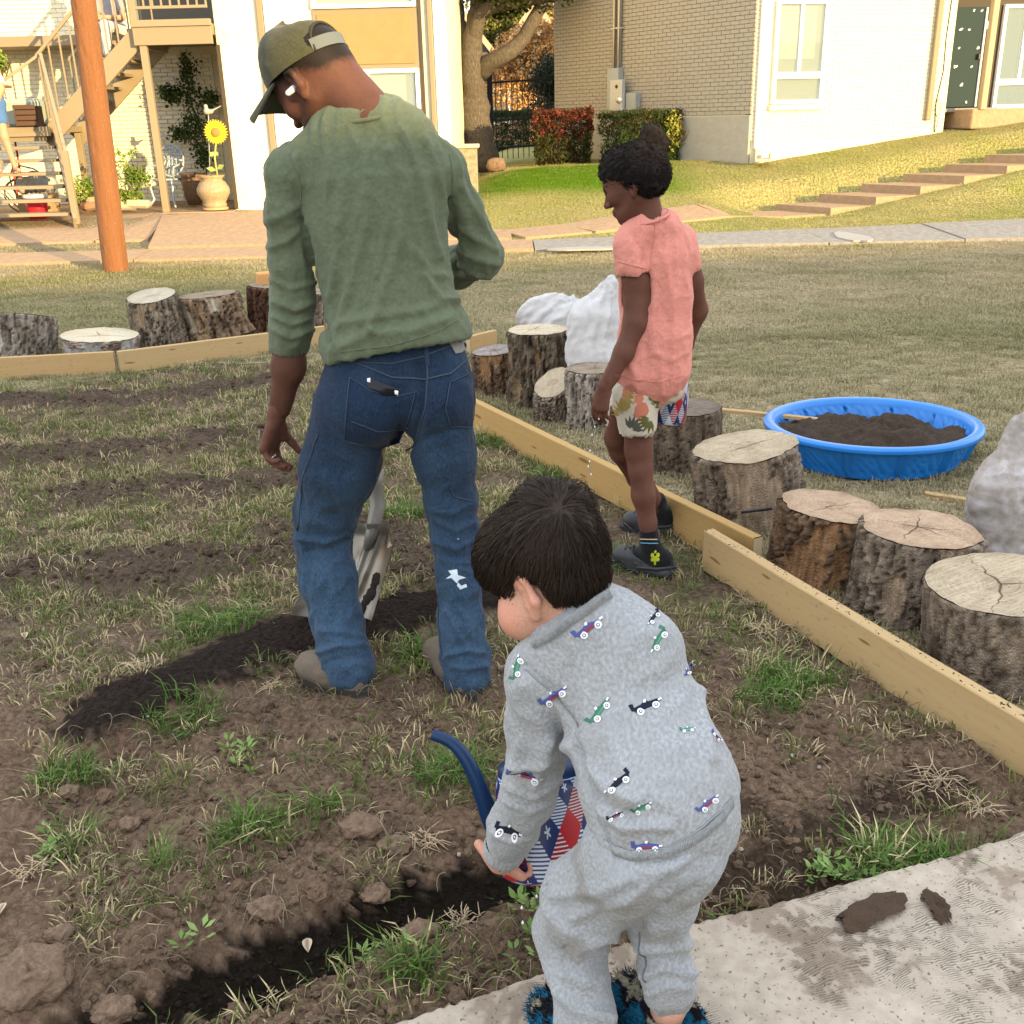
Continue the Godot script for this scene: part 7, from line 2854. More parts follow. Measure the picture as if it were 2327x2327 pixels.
func cloth(c1: Color, c2: Color, tile: float, stretch: Vector3, bump := 0.35, freq := 0.09) -> StandardMaterial3D:
	var m := nmat(c1, c2, tile, 0.9, freq, bump, stretch, 3)
	m.normal_texture = wrinkle_map()
	m.normal_scale = 0.5
	m.uv1_scale = Vector3.ONE * 3.2
	m.rim_enabled = true
	m.rim = 0.25
	m.rim_tint = 0.6
	m.metallic_specular = 0.15
	return m


func man() -> void:
	var o := thing("person", "man in olive cap, green shirt and jeans, standing with his back turned", "person", Vector3(-0.307, 0, -2.531))
	var sk := Color(0.11, 0.052, 0.036)
	var hair := Color(0.012, 0.009, 0.009)
	# skin
	var hc: Vector3 = Vector3(-0.444, 1.599, -2.66)
	var fwd := Vector3(-0.66, -0.6, -0.45).normalized()
	var up := Vector3(-0.32, 0.86, -0.1)
	var st := mk()
	var f := Field.new()
	var hb := add_head(f, hc, fwd, up, 1.04)
	f.cap(Vector3(-0.393, 1.597, -2.64), Vector3(-0.318, 1.509, -2.62), 0.064, 0.068, 0.035)
	var scalp := func(p: Vector3, _n: Vector3) -> Color:
		var q: Vector3 = hb.inverse() * (p - hc)
		var line := 0.0 + 0.3 * maxf(0.0, q.z) - 0.035 * smoothstep(-0.02, -0.09, q.z)
		var w := smoothstep(line - 0.006, line + 0.018, q.y + 0.006 * noise_b.get_noise_3dv(p * 60.0))
		var beard := smoothstep(-0.055, -0.085, q.y) * smoothstep(-0.01, 0.03, q.z) * 0.6
		return sk.lerp(Color(0.15, 0.068, 0.055), 0.35 * noise_b.get_noise_3dv(p * 22.0)).lerp(hair, maxf(w * 0.93, beard))
	f.tint = scalp
	f.mesh(st, 0.0045, o.position)
	# arms and the hidden trunk under the clothes
	f = Field.new()
	f.chain([[Vector3(-0.533, 1.386, -2.62), 0.045, 1], [Vector3(-0.546, 1.13, -2.64), 0.044, 1], [Vector3(-0.577, 0.908, -2.66), 0.04, 1], [Vector3(-0.615, 0.791, -2.67), 0.03, 1]], 0.03)
	f.chain([[Vector3(-0.141, 1.4, -2.64), 0.039, 1], [Vector3(-0.067, 1.167, -2.75), 0.035, 1], [Vector3(-0.185, 1.092, -2.92), 0.034, 1], [Vector3(-0.272, 1.088, -2.98), 0.032, 1]], 0.03)
	f.chain([[Vector3(-0.316, 1.466, -2.63), 0.083, 0.6], [Vector3(-0.316, 1.231, -2.62), 0.112, 0.5], [Vector3(-0.289, 0.982, -2.6), 0.101, 0.5]], 0.05)
	f.chain([[Vector3(-0.374, 0.818, -2.6), 0.062, 1], [Vector3(-0.463, 0.635, -2.63), 0.054, 1], [Vector3(-0.531, 0.42, -2.67), 0.042, 1], [Vector3(-0.518, 0.307, -2.63), 0.039, 1], [Vector3(-0.482, 0.074, -2.56), 0.033, 1]], 0.02)
	f.chain([[Vector3(-0.193, 0.823, -2.59), 0.055, 1], [Vector3(-0.174, 0.656, -2.59), 0.046, 1], [Vector3(-0.161, 0.454, -2.6), 0.036, 1], [Vector3(-0.151, 0.319, -2.58), 0.034, 1], [Vector3(-0.143, 0.061, -2.55), 0.031, 1]], 0.02)
	f.tint = func(p: Vector3, _n: Vector3) -> Color: return sk.lerp(Color(0.16, 0.075, 0.052), 0.4 * noise_b.get_noise_3dv(p * 16.0))
	f.disp = func(p: Vector3, _n: Vector3) -> float: return 0.0015 * noise_b.get_noise_3dv(p * 25.0)
	f.mesh(st, 0.011, o.position)
	f = Field.new()
	f.cap(Vector3(-0.606, 0.82, -2.67), Vector3(-0.626, 0.769, -2.67), 0.031, 0.027, 0.02, 0.85, Vector3(1, 0, 0.3))
	var kn := add_hand(f, Vector3(-0.628, 0.765, -2.67), Vector3(-0.32, -1, 0.0), Vector3(0.9, -0.3, 0.35), -1.0, 1.06, [0.55, 0.62, 0.68, 0.75], 0.7)
	f.tint = func(p: Vector3, n: Vector3) -> Color: return sk.lerp(Color(0.17, 0.075, 0.056), 0.3 + 0.4 * noise_b.get_noise_3dv(p * 40.0))
	f.mesh(st, 0.0034, o.position)
	f = Field.new()
	add_hand(f, Vector3(-0.272, 1.088, -2.98), Vector3(-0.6, -0.5, -0.2), Vector3(0, -0.6, 0.8), 1.0, 1.05, [1.1, 1.15, 1.15, 1.1], 0.8)
	f.tint = func(_p: Vector3, _n: Vector3) -> Color: return sk
	f.mesh(st, 0.005, o.position)
	obj("body", st, M.skin, o)
	for e in [-1.0, 1.0]:
		st = mk()
		lathe(st, densify([Vector2(0.0, 0.0125), Vector2(0.0125, 0.0), Vector2(0.0, -0.0125)], 1), 10, hc + hb * (Vector3(0.031 * e, 0.0, 0.077) * 1.04) - o.position)
		obj("eye", st, plain(Color(0.3, 0.28, 0.26), 0.2), o)
	# wedding ring
	st = mk()
	var ring := []
	var kc: Vector3 = kn[2].lerp(kn[2] + Vector3(0.012, -0.02, 0.008), 1.0) - o.position
	for i in 13:
		var a := TAU * i / 12.0
		ring.append(kc + Vector3(cos(a) * 0.7, 0.35 * cos(a), sin(a)) * 0.0118)
	tube(st, ring, [0.0022], 6)
	obj("ring", st, plain(Color(0.75, 0.7, 0.66), 0.25, 0.8), o)
	# wireless earbud
	st = mk()
	f = Field.new()
	var ep := hc + hb * Vector3(-0.083, -0.012, 0.006)
	f.cap(ep, ep + hb * Vector3(-0.012, -0.002, 0.012), 0.008, 0.007, 0.006)
	field_part("earbud", f, 0.003, plain(Color(0.5, 0.5, 0.5), 0.35), o)
	# shirt
	f = Field.new()
	var torso := [[Vector3(-0.317, 1.451, -2.63), 0.102, 0.62], [Vector3(-0.314, 1.371, -2.62), 0.16, 0.6], [Vector3(-0.315, 1.256, -2.62), 0.164, 0.6], [Vector3(-0.303, 1.141, -2.61), 0.151, 0.6], [Vector3(-0.285, 1.036, -2.6), 0.152, 0.64], [Vector3(-0.277, 0.984, -2.59), 0.158, 0.68]]
	f.chain(torso, 0.05)
	f.cap(Vector3(-0.412, 1.461, -2.63), Vector3(-0.518, 1.392, -2.63), 0.056, 0.06, 0.045).cap(Vector3(-0.224, 1.458, -2.63), Vector3(-0.152, 1.39, -2.65), 0.056, 0.058, 0.045)
	f.cap(Vector3(-0.384, 1.489, -2.625), Vector3(-0.248, 1.481, -2.625), 0.056, 0.056, 0.05)
	f.cap(Vector3(-0.346, 1.507, -2.61), Vector3(-0.283, 1.505, -2.61), 0.05, 0.05, 0.03)
	f.cap(Vector3(-0.367, 0.97, -2.59), Vector3(-0.198, 0.989, -2.59), 0.11, 0.106, 0.03, 0.95)
	f.carve(Vector3(-0.269, 0.973, -2.5) + Vector3(0.155, -0.98, 0.12).normalized() * 3.0, Vector3(-0.269, 0.973, -2.5) + Vector3(0.155, -0.98, 0.12).normalized() * 3.001, 3.0, 3.0, 0.006)
	f.chain([[Vector3(-0.527, 1.38, -2.62), 0.052, 1], [Vector3(-0.541, 1.3, -2.62), 0.047, 1], [Vector3(-0.541, 1.17, -2.635), 0.051, 1], [Vector3(-0.545, 1.089, -2.645), 0.054, 1], [Vector3(-0.561, 1.007, -2.65), 0.052, 1], [Vector3(-0.571, 0.962, -2.655), 0.05, 1]], 0.022)
	f.chain([[Vector3(-0.152, 1.386, -2.645), 0.053, 1], [Vector3(-0.106, 1.29, -2.69), 0.051, 1], [Vector3(-0.063, 1.169, -2.74), 0.051, 1]], 0.022)
	f.chain([[Vector3(-0.063, 1.166, -2.74), 0.051, 1], [Vector3(-0.136, 1.123, -2.86), 0.051, 1], [Vector3(-0.231, 1.103, -2.95), 0.046, 1]], 0.03)
	f.carve(Vector3(-0.573, 0.94, -2.656), Vector3(-0.584, 0.865, -2.66), 0.042, 0.04, 0.006)
	var fl := drawn(f, [
		[[Vector3(-0.339, 1.466, -2.5), Vector3(-0.321, 1.387, -2.5), Vector3(-0.324, 1.28, -2.5), Vector3(-0.364, 1.158, -2.5), Vector3(-0.408, 1.058, -2.5)], 0.012, 0.008],
		[[Vector3(-0.26, 1.438, -2.5), Vector3(-0.237, 1.35, -2.5), Vector3(-0.252, 1.23, -2.5), Vector3(-0.301, 1.106, -2.5), Vector3(-0.333, 1.03, -2.5)], 0.013, 0.011],
		[[Vector3(-0.225, 1.477, -2.5), Vector3(-0.196, 1.384, -2.5), Vector3(-0.175, 1.276, -2.5), Vector3(-0.156, 1.203, -2.5)], 0.011, 0.008],
		[[Vector3(-0.179, 1.464, -2.5), Vector3(-0.149, 1.383, -2.5), Vector3(-0.136, 1.299, -2.5)], 0.01, 0.006],
		[[Vector3(-0.304, 1.421, -2.5), Vector3(-0.281, 1.362, -2.5), Vector3(-0.278, 1.267, -2.5), Vector3(-0.308, 1.157, -2.5)], 0.01, 0.006],
		[[Vector3(-0.4, 1.435, -2.5), Vector3(-0.383, 1.353, -2.5), Vector3(-0.394, 1.221, -2.5), Vector3(-0.427, 1.109, -2.5)], 0.012, 0.006],
		[[Vector3(-0.475, 1.426, -2.5), Vector3(-0.467, 1.355, -2.5), Vector3(-0.466, 1.284, -2.5)], 0.012, 0.008],
		[[Vector3(-0.47, 1.286, -2.5), Vector3(-0.461, 1.186, -2.5), Vector3(-0.456, 1.097, -2.5), Vector3(-0.441, 1.007, -2.5)], 0.012, -0.014],
		[[Vector3(-0.125, 1.323, -2.5), Vector3(-0.119, 1.238, -2.5), Vector3(-0.119, 1.164, -2.5)], 0.012, -0.012],
		[[Vector3(-0.414, 0.986, -2.5), Vector3(-0.334, 1.017, -2.5), Vector3(-0.243, 1.021, -2.5), Vector3(-0.137, 1.051, -2.5)], 0.012, 0.007],
		[[Vector3(-0.42, 1.039, -2.5), Vector3(-0.331, 1.056, -2.5), Vector3(-0.201, 1.072, -2.5), Vector3(-0.122, 1.101, -2.5)], 0.012, 0.006],
		[[Vector3(-0.196, 1.154, -2.5), Vector3(-0.161, 1.102, -2.5), Vector3(-0.12, 1.089, -2.5)], 0.01, 0.008],
		[[Vector3(-0.218, 1.216, -2.5), Vector3(-0.177, 1.16, -2.5), Vector3(-0.127, 1.146, -2.5)], 0.009, 0.006],
		[[Vector3(-0.58, 1.113, -2.5), Vector3(-0.516, 1.08, -2.5), Vector3(-0.458, 1.104, -2.5)], 0.008, 0.008],
		[[Vector3(-0.58, 1.075, -2.5), Vector3(-0.525, 1.045, -2.5), Vector3(-0.469, 1.066, -2.5)], 0.008, 0.009],
		[[Vector3(-0.58, 1.039, -2.5), Vector3(-0.529, 1.012, -2.5), Vector3(-0.478, 1.031, -2.5)], 0.008, 0.008],
		[[Vector3(-0.577, 1.164, -2.5), Vector3(-0.517, 1.131, -2.5), Vector3(-0.451, 1.148, -2.5)], 0.008, 0.006],
		[[Vector3(-0.57, 1.225, -2.5), Vector3(-0.518, 1.242, -2.5), Vector3(-0.467, 1.278, -2.5)], 0.01, 0.006],
		[[Vector3(-0.563, 1.286, -2.5), Vector3(-0.518, 1.303, -2.5), Vector3(-0.475, 1.326, -2.5)], 0.01, 0.005],
		[[Vector3(-0.099, 1.358, -2.5), Vector3(-0.064, 1.298, -2.5), Vector3(-0.028, 1.23, -2.5)], 0.01, 0.006],
		[[Vector3(-0.113, 1.263, -2.5), Vector3(-0.072, 1.237, -2.5), Vector3(-0.023, 1.211, -2.5)], 0.009, 0.006],
		[[Vector3(-0.115, 1.214, -2.5), Vector3(-0.068, 1.188, -2.5), Vector3(-0.017, 1.174, -2.5)], 0.009, 0.006],
		[[Vector3(-0.113, 1.177, -2.5), Vector3(-0.069, 1.151, -2.5), Vector3(-0.025, 1.143, -2.5)], 0.008, 0.006],
	])
	f.disp = func(p: Vector3, _n: Vector3) -> float: return 1.25 * ridges(p, fl) + folds(p, Vector3(17, 3.6, 17), 0.006) + 0.0015 * noise_b.get_noise_3dv(p * 30.0)
	var sm := cloth(Color(0.09, 0.112, 0.068), Color(0.125, 0.148, 0.096), 0.1, Vector3(1, 1, 1))
	var shirt := field_part("shirt", f, 0.006, sm, o)
	# seams: neckline, armholes, hem
	st = mk()
	var rim := []
	for i in 33:
		var a := TAU * i / 32.0
		rim.append(Vector3(-0.314, 1.512, -2.61) + Vector3(cos(a) * 0.085, 0.012 * cos(a) - 0.018 * sin(a), sin(a) * 0.074) - o.position)
	rim = rim.map(func(p: Vector3) -> Vector3: return p + Vector3(0, 0.012, -0.012))
	tube(st, rim, [0.005], 8)
	seam(st, f, [Vector3(-0.492, 1.438, -2.5), Vector3(-0.468, 1.367, -2.5), Vector3(-0.468, 1.29, -2.5)], 0.0014, o.position)
	seam(st, f, [Vector3(-0.415, 0.974, -2.5), Vector3(-0.284, 0.987, -2.5), Vector3(-0.178, 1.015, -2.5), Vector3(-0.112, 1.05, -2.5)], 0.0014, o.position)
	seam(st, f, [Vector3(-0.12, 1.428, -2.5), Vector3(-0.119, 1.37, -2.5), Vector3(-0.126, 1.299, -2.5)], 0.0014, o.position)
	obj("seam", st, sm, shirt)
	# jeans
	f = Field.new()
	f.cap(Vector3(-0.365, 0.918, -2.59), Vector3(-0.199, 0.933, -2.59), 0.092, 0.086, 0.05, 0.9)
	f.cap(Vector3(-0.378, 0.856, -2.59), Vector3(-0.19, 0.874, -2.58), 0.102, 0.092, 0.045, 0.95)
	f.ball(Vector3(-0.369, 0.813, -2.555), 0.09, 0.04).ball(Vector3(-0.187, 0.832, -2.545), 0.075, 0.04)
	f.chain([[Vector3(-0.403, 0.804, -2.6), 0.109, 1], [Vector3(-0.463, 0.635, -2.63), 0.102, 1], [Vector3(-0.514, 0.503, -2.66), 0.084, 1], [Vector3(-0.534, 0.42, -2.67), 0.076, 1], [Vector3(-0.524, 0.307, -2.63), 0.075, 1], [Vector3(-0.499, 0.177, -2.59), 0.067, 1], [Vector3(-0.484, 0.098, -2.562), 0.067, 1], [Vector3(-0.473, 0.065, -2.552), 0.073, 1]], 0.03)
	f.chain([[Vector3(-0.188, 0.818, -2.58), 0.096, 1], [Vector3(-0.176, 0.67, -2.59), 0.08, 1], [Vector3(-0.165, 0.547, -2.6), 0.067, 1], [Vector3(-0.161, 0.454, -2.6), 0.062, 1], [Vector3(-0.154, 0.319, -2.58), 0.059, 1], [Vector3(-0.15, 0.182, -2.56), 0.061, 1], [Vector3(-0.143, 0.098, -2.545), 0.064, 1], [Vector3(-0.139, 0.044, -2.535), 0.07, 1]], 0.03)
	fl = drawn(f, [
		[[Vector3(-0.569, 0.483, -2.5), Vector3(-0.5, 0.47, -2.5), Vector3(-0.411, 0.501, -2.5)], 0.008, 0.012],
		[[Vector3(-0.544, 0.444, -2.5), Vector3(-0.474, 0.45, -2.5), Vector3(-0.415, 0.486, -2.5)], 0.008, -0.008],
		[[Vector3(-0.56, 0.135, -2.5), Vector3(-0.484, 0.161, -2.5), Vector3(-0.397, 0.163, -2.5)], 0.009, 0.012],
		[[Vector3(-0.548, 0.101, -2.5), Vector3(-0.473, 0.124, -2.5), Vector3(-0.403, 0.122, -2.5)], 0.008, -0.006],
		[[Vector3(-0.538, 0.208, -2.5), Vector3(-0.48, 0.206, -2.5), Vector3(-0.417, 0.188, -2.5)], 0.01, 0.007],
		[[Vector3(-0.47, 0.65, -2.5), Vector3(-0.435, 0.576, -2.5), Vector3(-0.425, 0.501, -2.5)], 0.014, 0.01],
		[[Vector3(-0.19, 0.517, -2.5), Vector3(-0.149, 0.491, -2.5), Vector3(-0.098, 0.515, -2.5)], 0.008, 0.008],
		[[Vector3(-0.209, 0.465, -2.5), Vector3(-0.151, 0.441, -2.5), Vector3(-0.094, 0.47, -2.5)], 0.008, 0.009],
		[[Vector3(-0.216, 0.42, -2.5), Vector3(-0.153, 0.399, -2.5), Vector3(-0.092, 0.401, -2.5)], 0.008, 0.006],
		[[Vector3(-0.216, 0.555, -2.5), Vector3(-0.161, 0.539, -2.5), Vector3(-0.097, 0.567, -2.5)], 0.009, 0.006],
		[[Vector3(-0.185, 0.262, -2.5), Vector3(-0.159, 0.197, -2.5), Vector3(-0.133, 0.139, -2.5)], 0.01, 0.011],
		[[Vector3(-0.169, 0.293, -2.5), Vector3(-0.132, 0.228, -2.5), Vector3(-0.12, 0.155, -2.5)], 0.01, 0.008],
		[[Vector3(-0.187, 0.124, -2.5), Vector3(-0.136, 0.134, -2.5), Vector3(-0.085, 0.126, -2.5)], 0.008, 0.01],
		[[Vector3(-0.182, 0.085, -2.5), Vector3(-0.131, 0.077, -2.5), Vector3(-0.079, 0.087, -2.5)], 0.008, 0.008],
		[[Vector3(-0.268, 0.716, -2.5), Vector3(-0.219, 0.743, -2.5), Vector3(-0.109, 0.782, -2.5)], 0.012, -0.007],
		[[Vector3(-0.406, 0.759, -2.5), Vector3(-0.329, 0.718, -2.5), Vector3(-0.268, 0.719, -2.5)], 0.014, -0.009],
		[[Vector3(-0.222, 0.935, -2.5), Vector3(-0.212, 0.867, -2.5), Vector3(-0.225, 0.799, -2.5), Vector3(-0.264, 0.716, -2.5)], 0.012, -0.012],
	])
	f.disp = func(p: Vector3, _n: Vector3) -> float: return ridges(p, fl) + folds(p, Vector3(16, 9, 16), 0.0065) * smoothstep(0.8, 0.4, p.y) + folds(p, Vector3(9, 9, 9), 0.003) + 0.0012 * noise_b.get_noise_3dv(p * 40.0)
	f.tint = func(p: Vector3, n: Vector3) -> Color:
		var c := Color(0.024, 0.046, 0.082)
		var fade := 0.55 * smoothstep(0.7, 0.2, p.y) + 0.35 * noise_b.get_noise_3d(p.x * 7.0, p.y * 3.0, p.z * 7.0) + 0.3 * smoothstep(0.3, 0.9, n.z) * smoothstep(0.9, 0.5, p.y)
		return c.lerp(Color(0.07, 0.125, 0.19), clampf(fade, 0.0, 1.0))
	var dm := vcol(0.9)
	dm.albedo_texture = ntex(Color(0.55, 0.6, 0.66), Color(1, 1, 1), 0.12, 3)
	dm.uv1_triplanar = true
	dm.uv1_scale = Vector3(5, 2.6, 5)
	dm.normal_enabled = true
	dm.normal_texture = wrinkle_map()
	dm.normal_scale = 0.9
	dm.rim_enabled = true
	dm.rim = 0.15
	var jeans := field_part("jeans", f, 0.006, dm, o)
	# waistband, yoke, pockets
	var navy := plain(Color(0.018, 0.034, 0.064), 0.9)
	var thread := plain(Color(0.04, 0.056, 0.085), 0.9)
	st = mk()
	seam(st, f, [Vector3(-0.365, 0.947, -2.5), Vector3(-0.287, 0.942, -2.5), Vector3(-0.207, 0.958, -2.5), Vector3(-0.103, 0.998, -2.5)], 0.0022, o.position)
	seam(st, f, [Vector3(-0.376, 0.947, -2.5), Vector3(-0.289, 0.907, -2.5), Vector3(-0.204, 0.901, -2.5)], 0.0026, o.position)
	seam(st, f, [Vector3(-0.202, 0.901, -2.5), Vector3(-0.144, 0.913, -2.5), Vector3(-0.092, 0.955, -2.5)], 0.0026, o.position)
	seam(st, f, [Vector3(-0.198, 0.981, -2.5), Vector3(-0.202, 0.901, -2.5), Vector3(-0.214, 0.826, -2.5), Vector3(-0.243, 0.744, -2.5), Vector3(-0.264, 0.713, -2.5)], 0.0025, o.position)
	seam(st, f, [Vector3(-0.487, 0.764, -2.5), Vector3(-0.535, 0.652, -2.5), Vector3(-0.564, 0.505, -2.5)], 0.002, o.position)
	seam(st, f, [Vector3(-0.204, 0.294, -2.5), Vector3(-0.206, 0.198, -2.5), Vector3(-0.204, 0.108, -2.5)], 0.002, o.position)
	seam(st, f, [Vector3(-0.158, 0.612, -2.5), Vector3(-0.148, 0.586, -2.5), Vector3(-0.104, 0.574, -2.5)], 0.0016, o.position)
	obj("stitching", st, thread, jeans)
	for q in [[Vector3(-0.394, 0.91, -2.5), Vector3(-0.344, 0.874, -2.5), Vector3(-0.286, 0.858, -2.5), Vector3(-0.233, 0.868, -2.5), Vector3(-0.253, 0.8, -2.5), Vector3(-0.284, 0.736, -2.5), Vector3(-0.342, 0.721, -2.5), Vector3(-0.421, 0.749, -2.5)], [Vector3(-0.147, 0.89, -2.5), Vector3(-0.088, 0.918, -2.5), Vector3(-0.087, 0.837, -2.5), Vector3(-0.099, 0.773, -2.5), Vector3(-0.15, 0.775, -2.5), Vector3(-0.161, 0.825, -2.5)]]:
		st = mk()
		patch(st, f, q, 0.0035, o.position, Color(0.023, 0.042, 0.078), 6, 3)
		var pk := obj("pocket", st, dm, jeans)
		st = mk()
		var loop: Array = q.duplicate()
		loop.append(q[0])
		seam(st, f, loop, 0.0014, o.position, 5, 0.0035)
		obj("stitching", st, thread, pk)
	st = mk()
	seam(st, f, [Vector3(-0.398, 0.798, -2.5), Vector3(-0.338, 0.771, -2.5), Vector3(-0.296, 0.768, -2.5), Vector3(-0.255, 0.779, -2.5)], 0.0013, o.position, 6, 0.0038)
	obj("stitching", st, thread, jeans)
	# phone showing above the pocket, leather patch, belt loop, waistband strip of underwear
	st = mk()
	patch(st, f, [Vector3(-0.348, 0.909, -2.5), Vector3(-0.275, 0.877, -2.5), Vector3(-0.279, 0.858, -2.5), Vector3(-0.316, 0.862, -2.5), Vector3(-0.354, 0.882, -2.5)], 0.007, o.position)
	var ph := obj("phone", st, plain(Color(0.008, 0.009, 0.014), 0.25), jeans)
	st = mk()
	patch(st, f, [Vector3(-0.351, 0.906, -2.5), Vector3(-0.343, 0.907, -2.5), Vector3(-0.344, 0.895, -2.5), Vector3(-0.352, 0.897, -2.5)], 0.009, o.position, Color.WHITE, 2, 1)
	patch(st, f, [Vector3(-0.286, 0.876, -2.5), Vector3(-0.275, 0.873, -2.5), Vector3(-0.277, 0.862, -2.5), Vector3(-0.286, 0.865, -2.5)], 0.009, o.position, Color.WHITE, 2, 1)
	obj("chip", st, M.white_paint, ph)
	st = mk()
	patch(st, f, [Vector3(-0.143, 0.988, -2.5), Vector3(-0.111, 1.006, -2.5), Vector3(-0.101, 0.985, -2.5), Vector3(-0.102, 0.966, -2.5), Vector3(-0.131, 0.962, -2.5)], 0.005, o.position)
	obj("leather_label", st, nmat(Color(0.16, 0.16, 0.15), Color(0.24, 0.23, 0.22), 0.05, 0.8), jeans)
	st = mk()
	patch(st, f, [Vector3(-0.207, 0.985, -2.5), Vector3(-0.195, 0.987, -2.5), Vector3(-0.193, 0.934, -2.5), Vector3(-0.205, 0.932, -2.5)], 0.006, o.position)
	obj("belt_loop", st, navy, jeans)
	st = mk()
	patch(st, f, [Vector3(-0.229, 0.985, -2.5), Vector3(-0.171, 1.007, -2.5), Vector3(-0.161, 0.999, -2.5), Vector3(-0.219, 0.977, -2.5)], 0.004, o.position)
	obj("waistband", st, plain(Color(0.0, 0.24, 0.3), 0.8), jeans)
	# white paint splashes on the right calf
	st = mk()
	for q in [[Vector3(-0.173, 0.378, -2.5), Vector3(-0.151, 0.381, -2.5), Vector3(-0.149, 0.364, -2.5), Vector3(-0.127, 0.355, -2.5), Vector3(-0.147, 0.35, -2.5), Vector3(-0.153, 0.34, -2.5), Vector3(-0.166, 0.356, -2.5), Vector3(-0.181, 0.354, -2.5), Vector3(-0.166, 0.366, -2.5)], [Vector3(-0.15, 0.343, -2.5), Vector3(-0.145, 0.331, -2.5), Vector3(-0.127, 0.336, -2.5), Vector3(-0.125, 0.327, -2.5), Vector3(-0.145, 0.321, -2.5), Vector3(-0.153, 0.334, -2.5)], [Vector3(-0.147, 0.47, -2.5), Vector3(-0.143, 0.471, -2.5), Vector3(-0.143, 0.466, -2.5)]]:
		patch(st, f, q, 0.0015, o.position, Color(0.55, 0.62, 0.68), 2, 2)
	obj("paint_splash", st, M.print, jeans)
	# boots
	var suede := nmat(Color(0.1, 0.082, 0.06), Color(0.16, 0.13, 0.1), 0.08, 0.95, 0.05, 0.4)
	for q in [[Vector3(-0.445, 0, -2.503), Vector3(-0.585, 0, -2.556) + Vector3(-0.03, 0, -0.06)], [Vector3(-0.134, 0, -2.479), Vector3(-0.234, 0, -2.61) + Vector3(-0.01, 0, -0.09)]]:
		var he: Vector3 = q[0] + Vector3(0, 0.02, 0)
		var to: Vector3 = q[1] + Vector3(0, 0.02, 0)
		f = Field.new()
		f.cap(he.lerp(to, 0.06) + Vector3(0, 0.008, -0.01), he.lerp(to, 0.45) + Vector3(0, 0.025, 0), 0.036, 0.043, 0.03)
		f.cap(he.lerp(to, 0.45) + Vector3(0, 0.03, 0), he.lerp(to, 0.88) + Vector3(0, 0.022, 0), 0.046, 0.044, 0.03)
		f.cap(he.lerp(to, 0.08) + Vector3(0, 0.05, -0.02), he.lerp(to, 0.22) + Vector3(0, 0.1, -0.01), 0.03, 0.028, 0.03)
		f.cap(he.lerp(to, 0.42) + Vector3(0, 0.06, 0), he.lerp(to, 0.7) + Vector3(0, 0.04, 0), 0.036, 0.036, 0.03)
		f.disp = func(p: Vector3, _n: Vector3) -> float: return folds(p, Vector3(18, 26, 18), 0.003)
		var bt := field_part("boot", f, 0.008, suede, o)
		st = mk()
		shoe_sole(st, q[0] + (q[0] - q[1]).normalized() * 0.042 - o.position, q[1] + (q[1] - q[0]).normalized() * 0.028 - o.position, 0.052, 0.026)
		obj("sole", st, plain(Color(0.035, 0.032, 0.028), 0.85), bt)
		st = mk()
		for i in 3:
			var c := he.lerp(to, 0.5 + 0.1 * i) + Vector3(0, 0.085 - 0.012 * i, 0)
			var x := (to - he).cross(Vector3.UP).normalized() * 0.024
			tube(st, [c - x - Vector3(0, 0.012, 0) - o.position, c - o.position, c + x - Vector3(0, 0.012, 0) - o.position], [0.003], 5)
		obj("lace", st, plain(Color(0.25, 0.2, 0.13), 0.9), bt)
	# cap
	cap_hat(o, hc, hb)


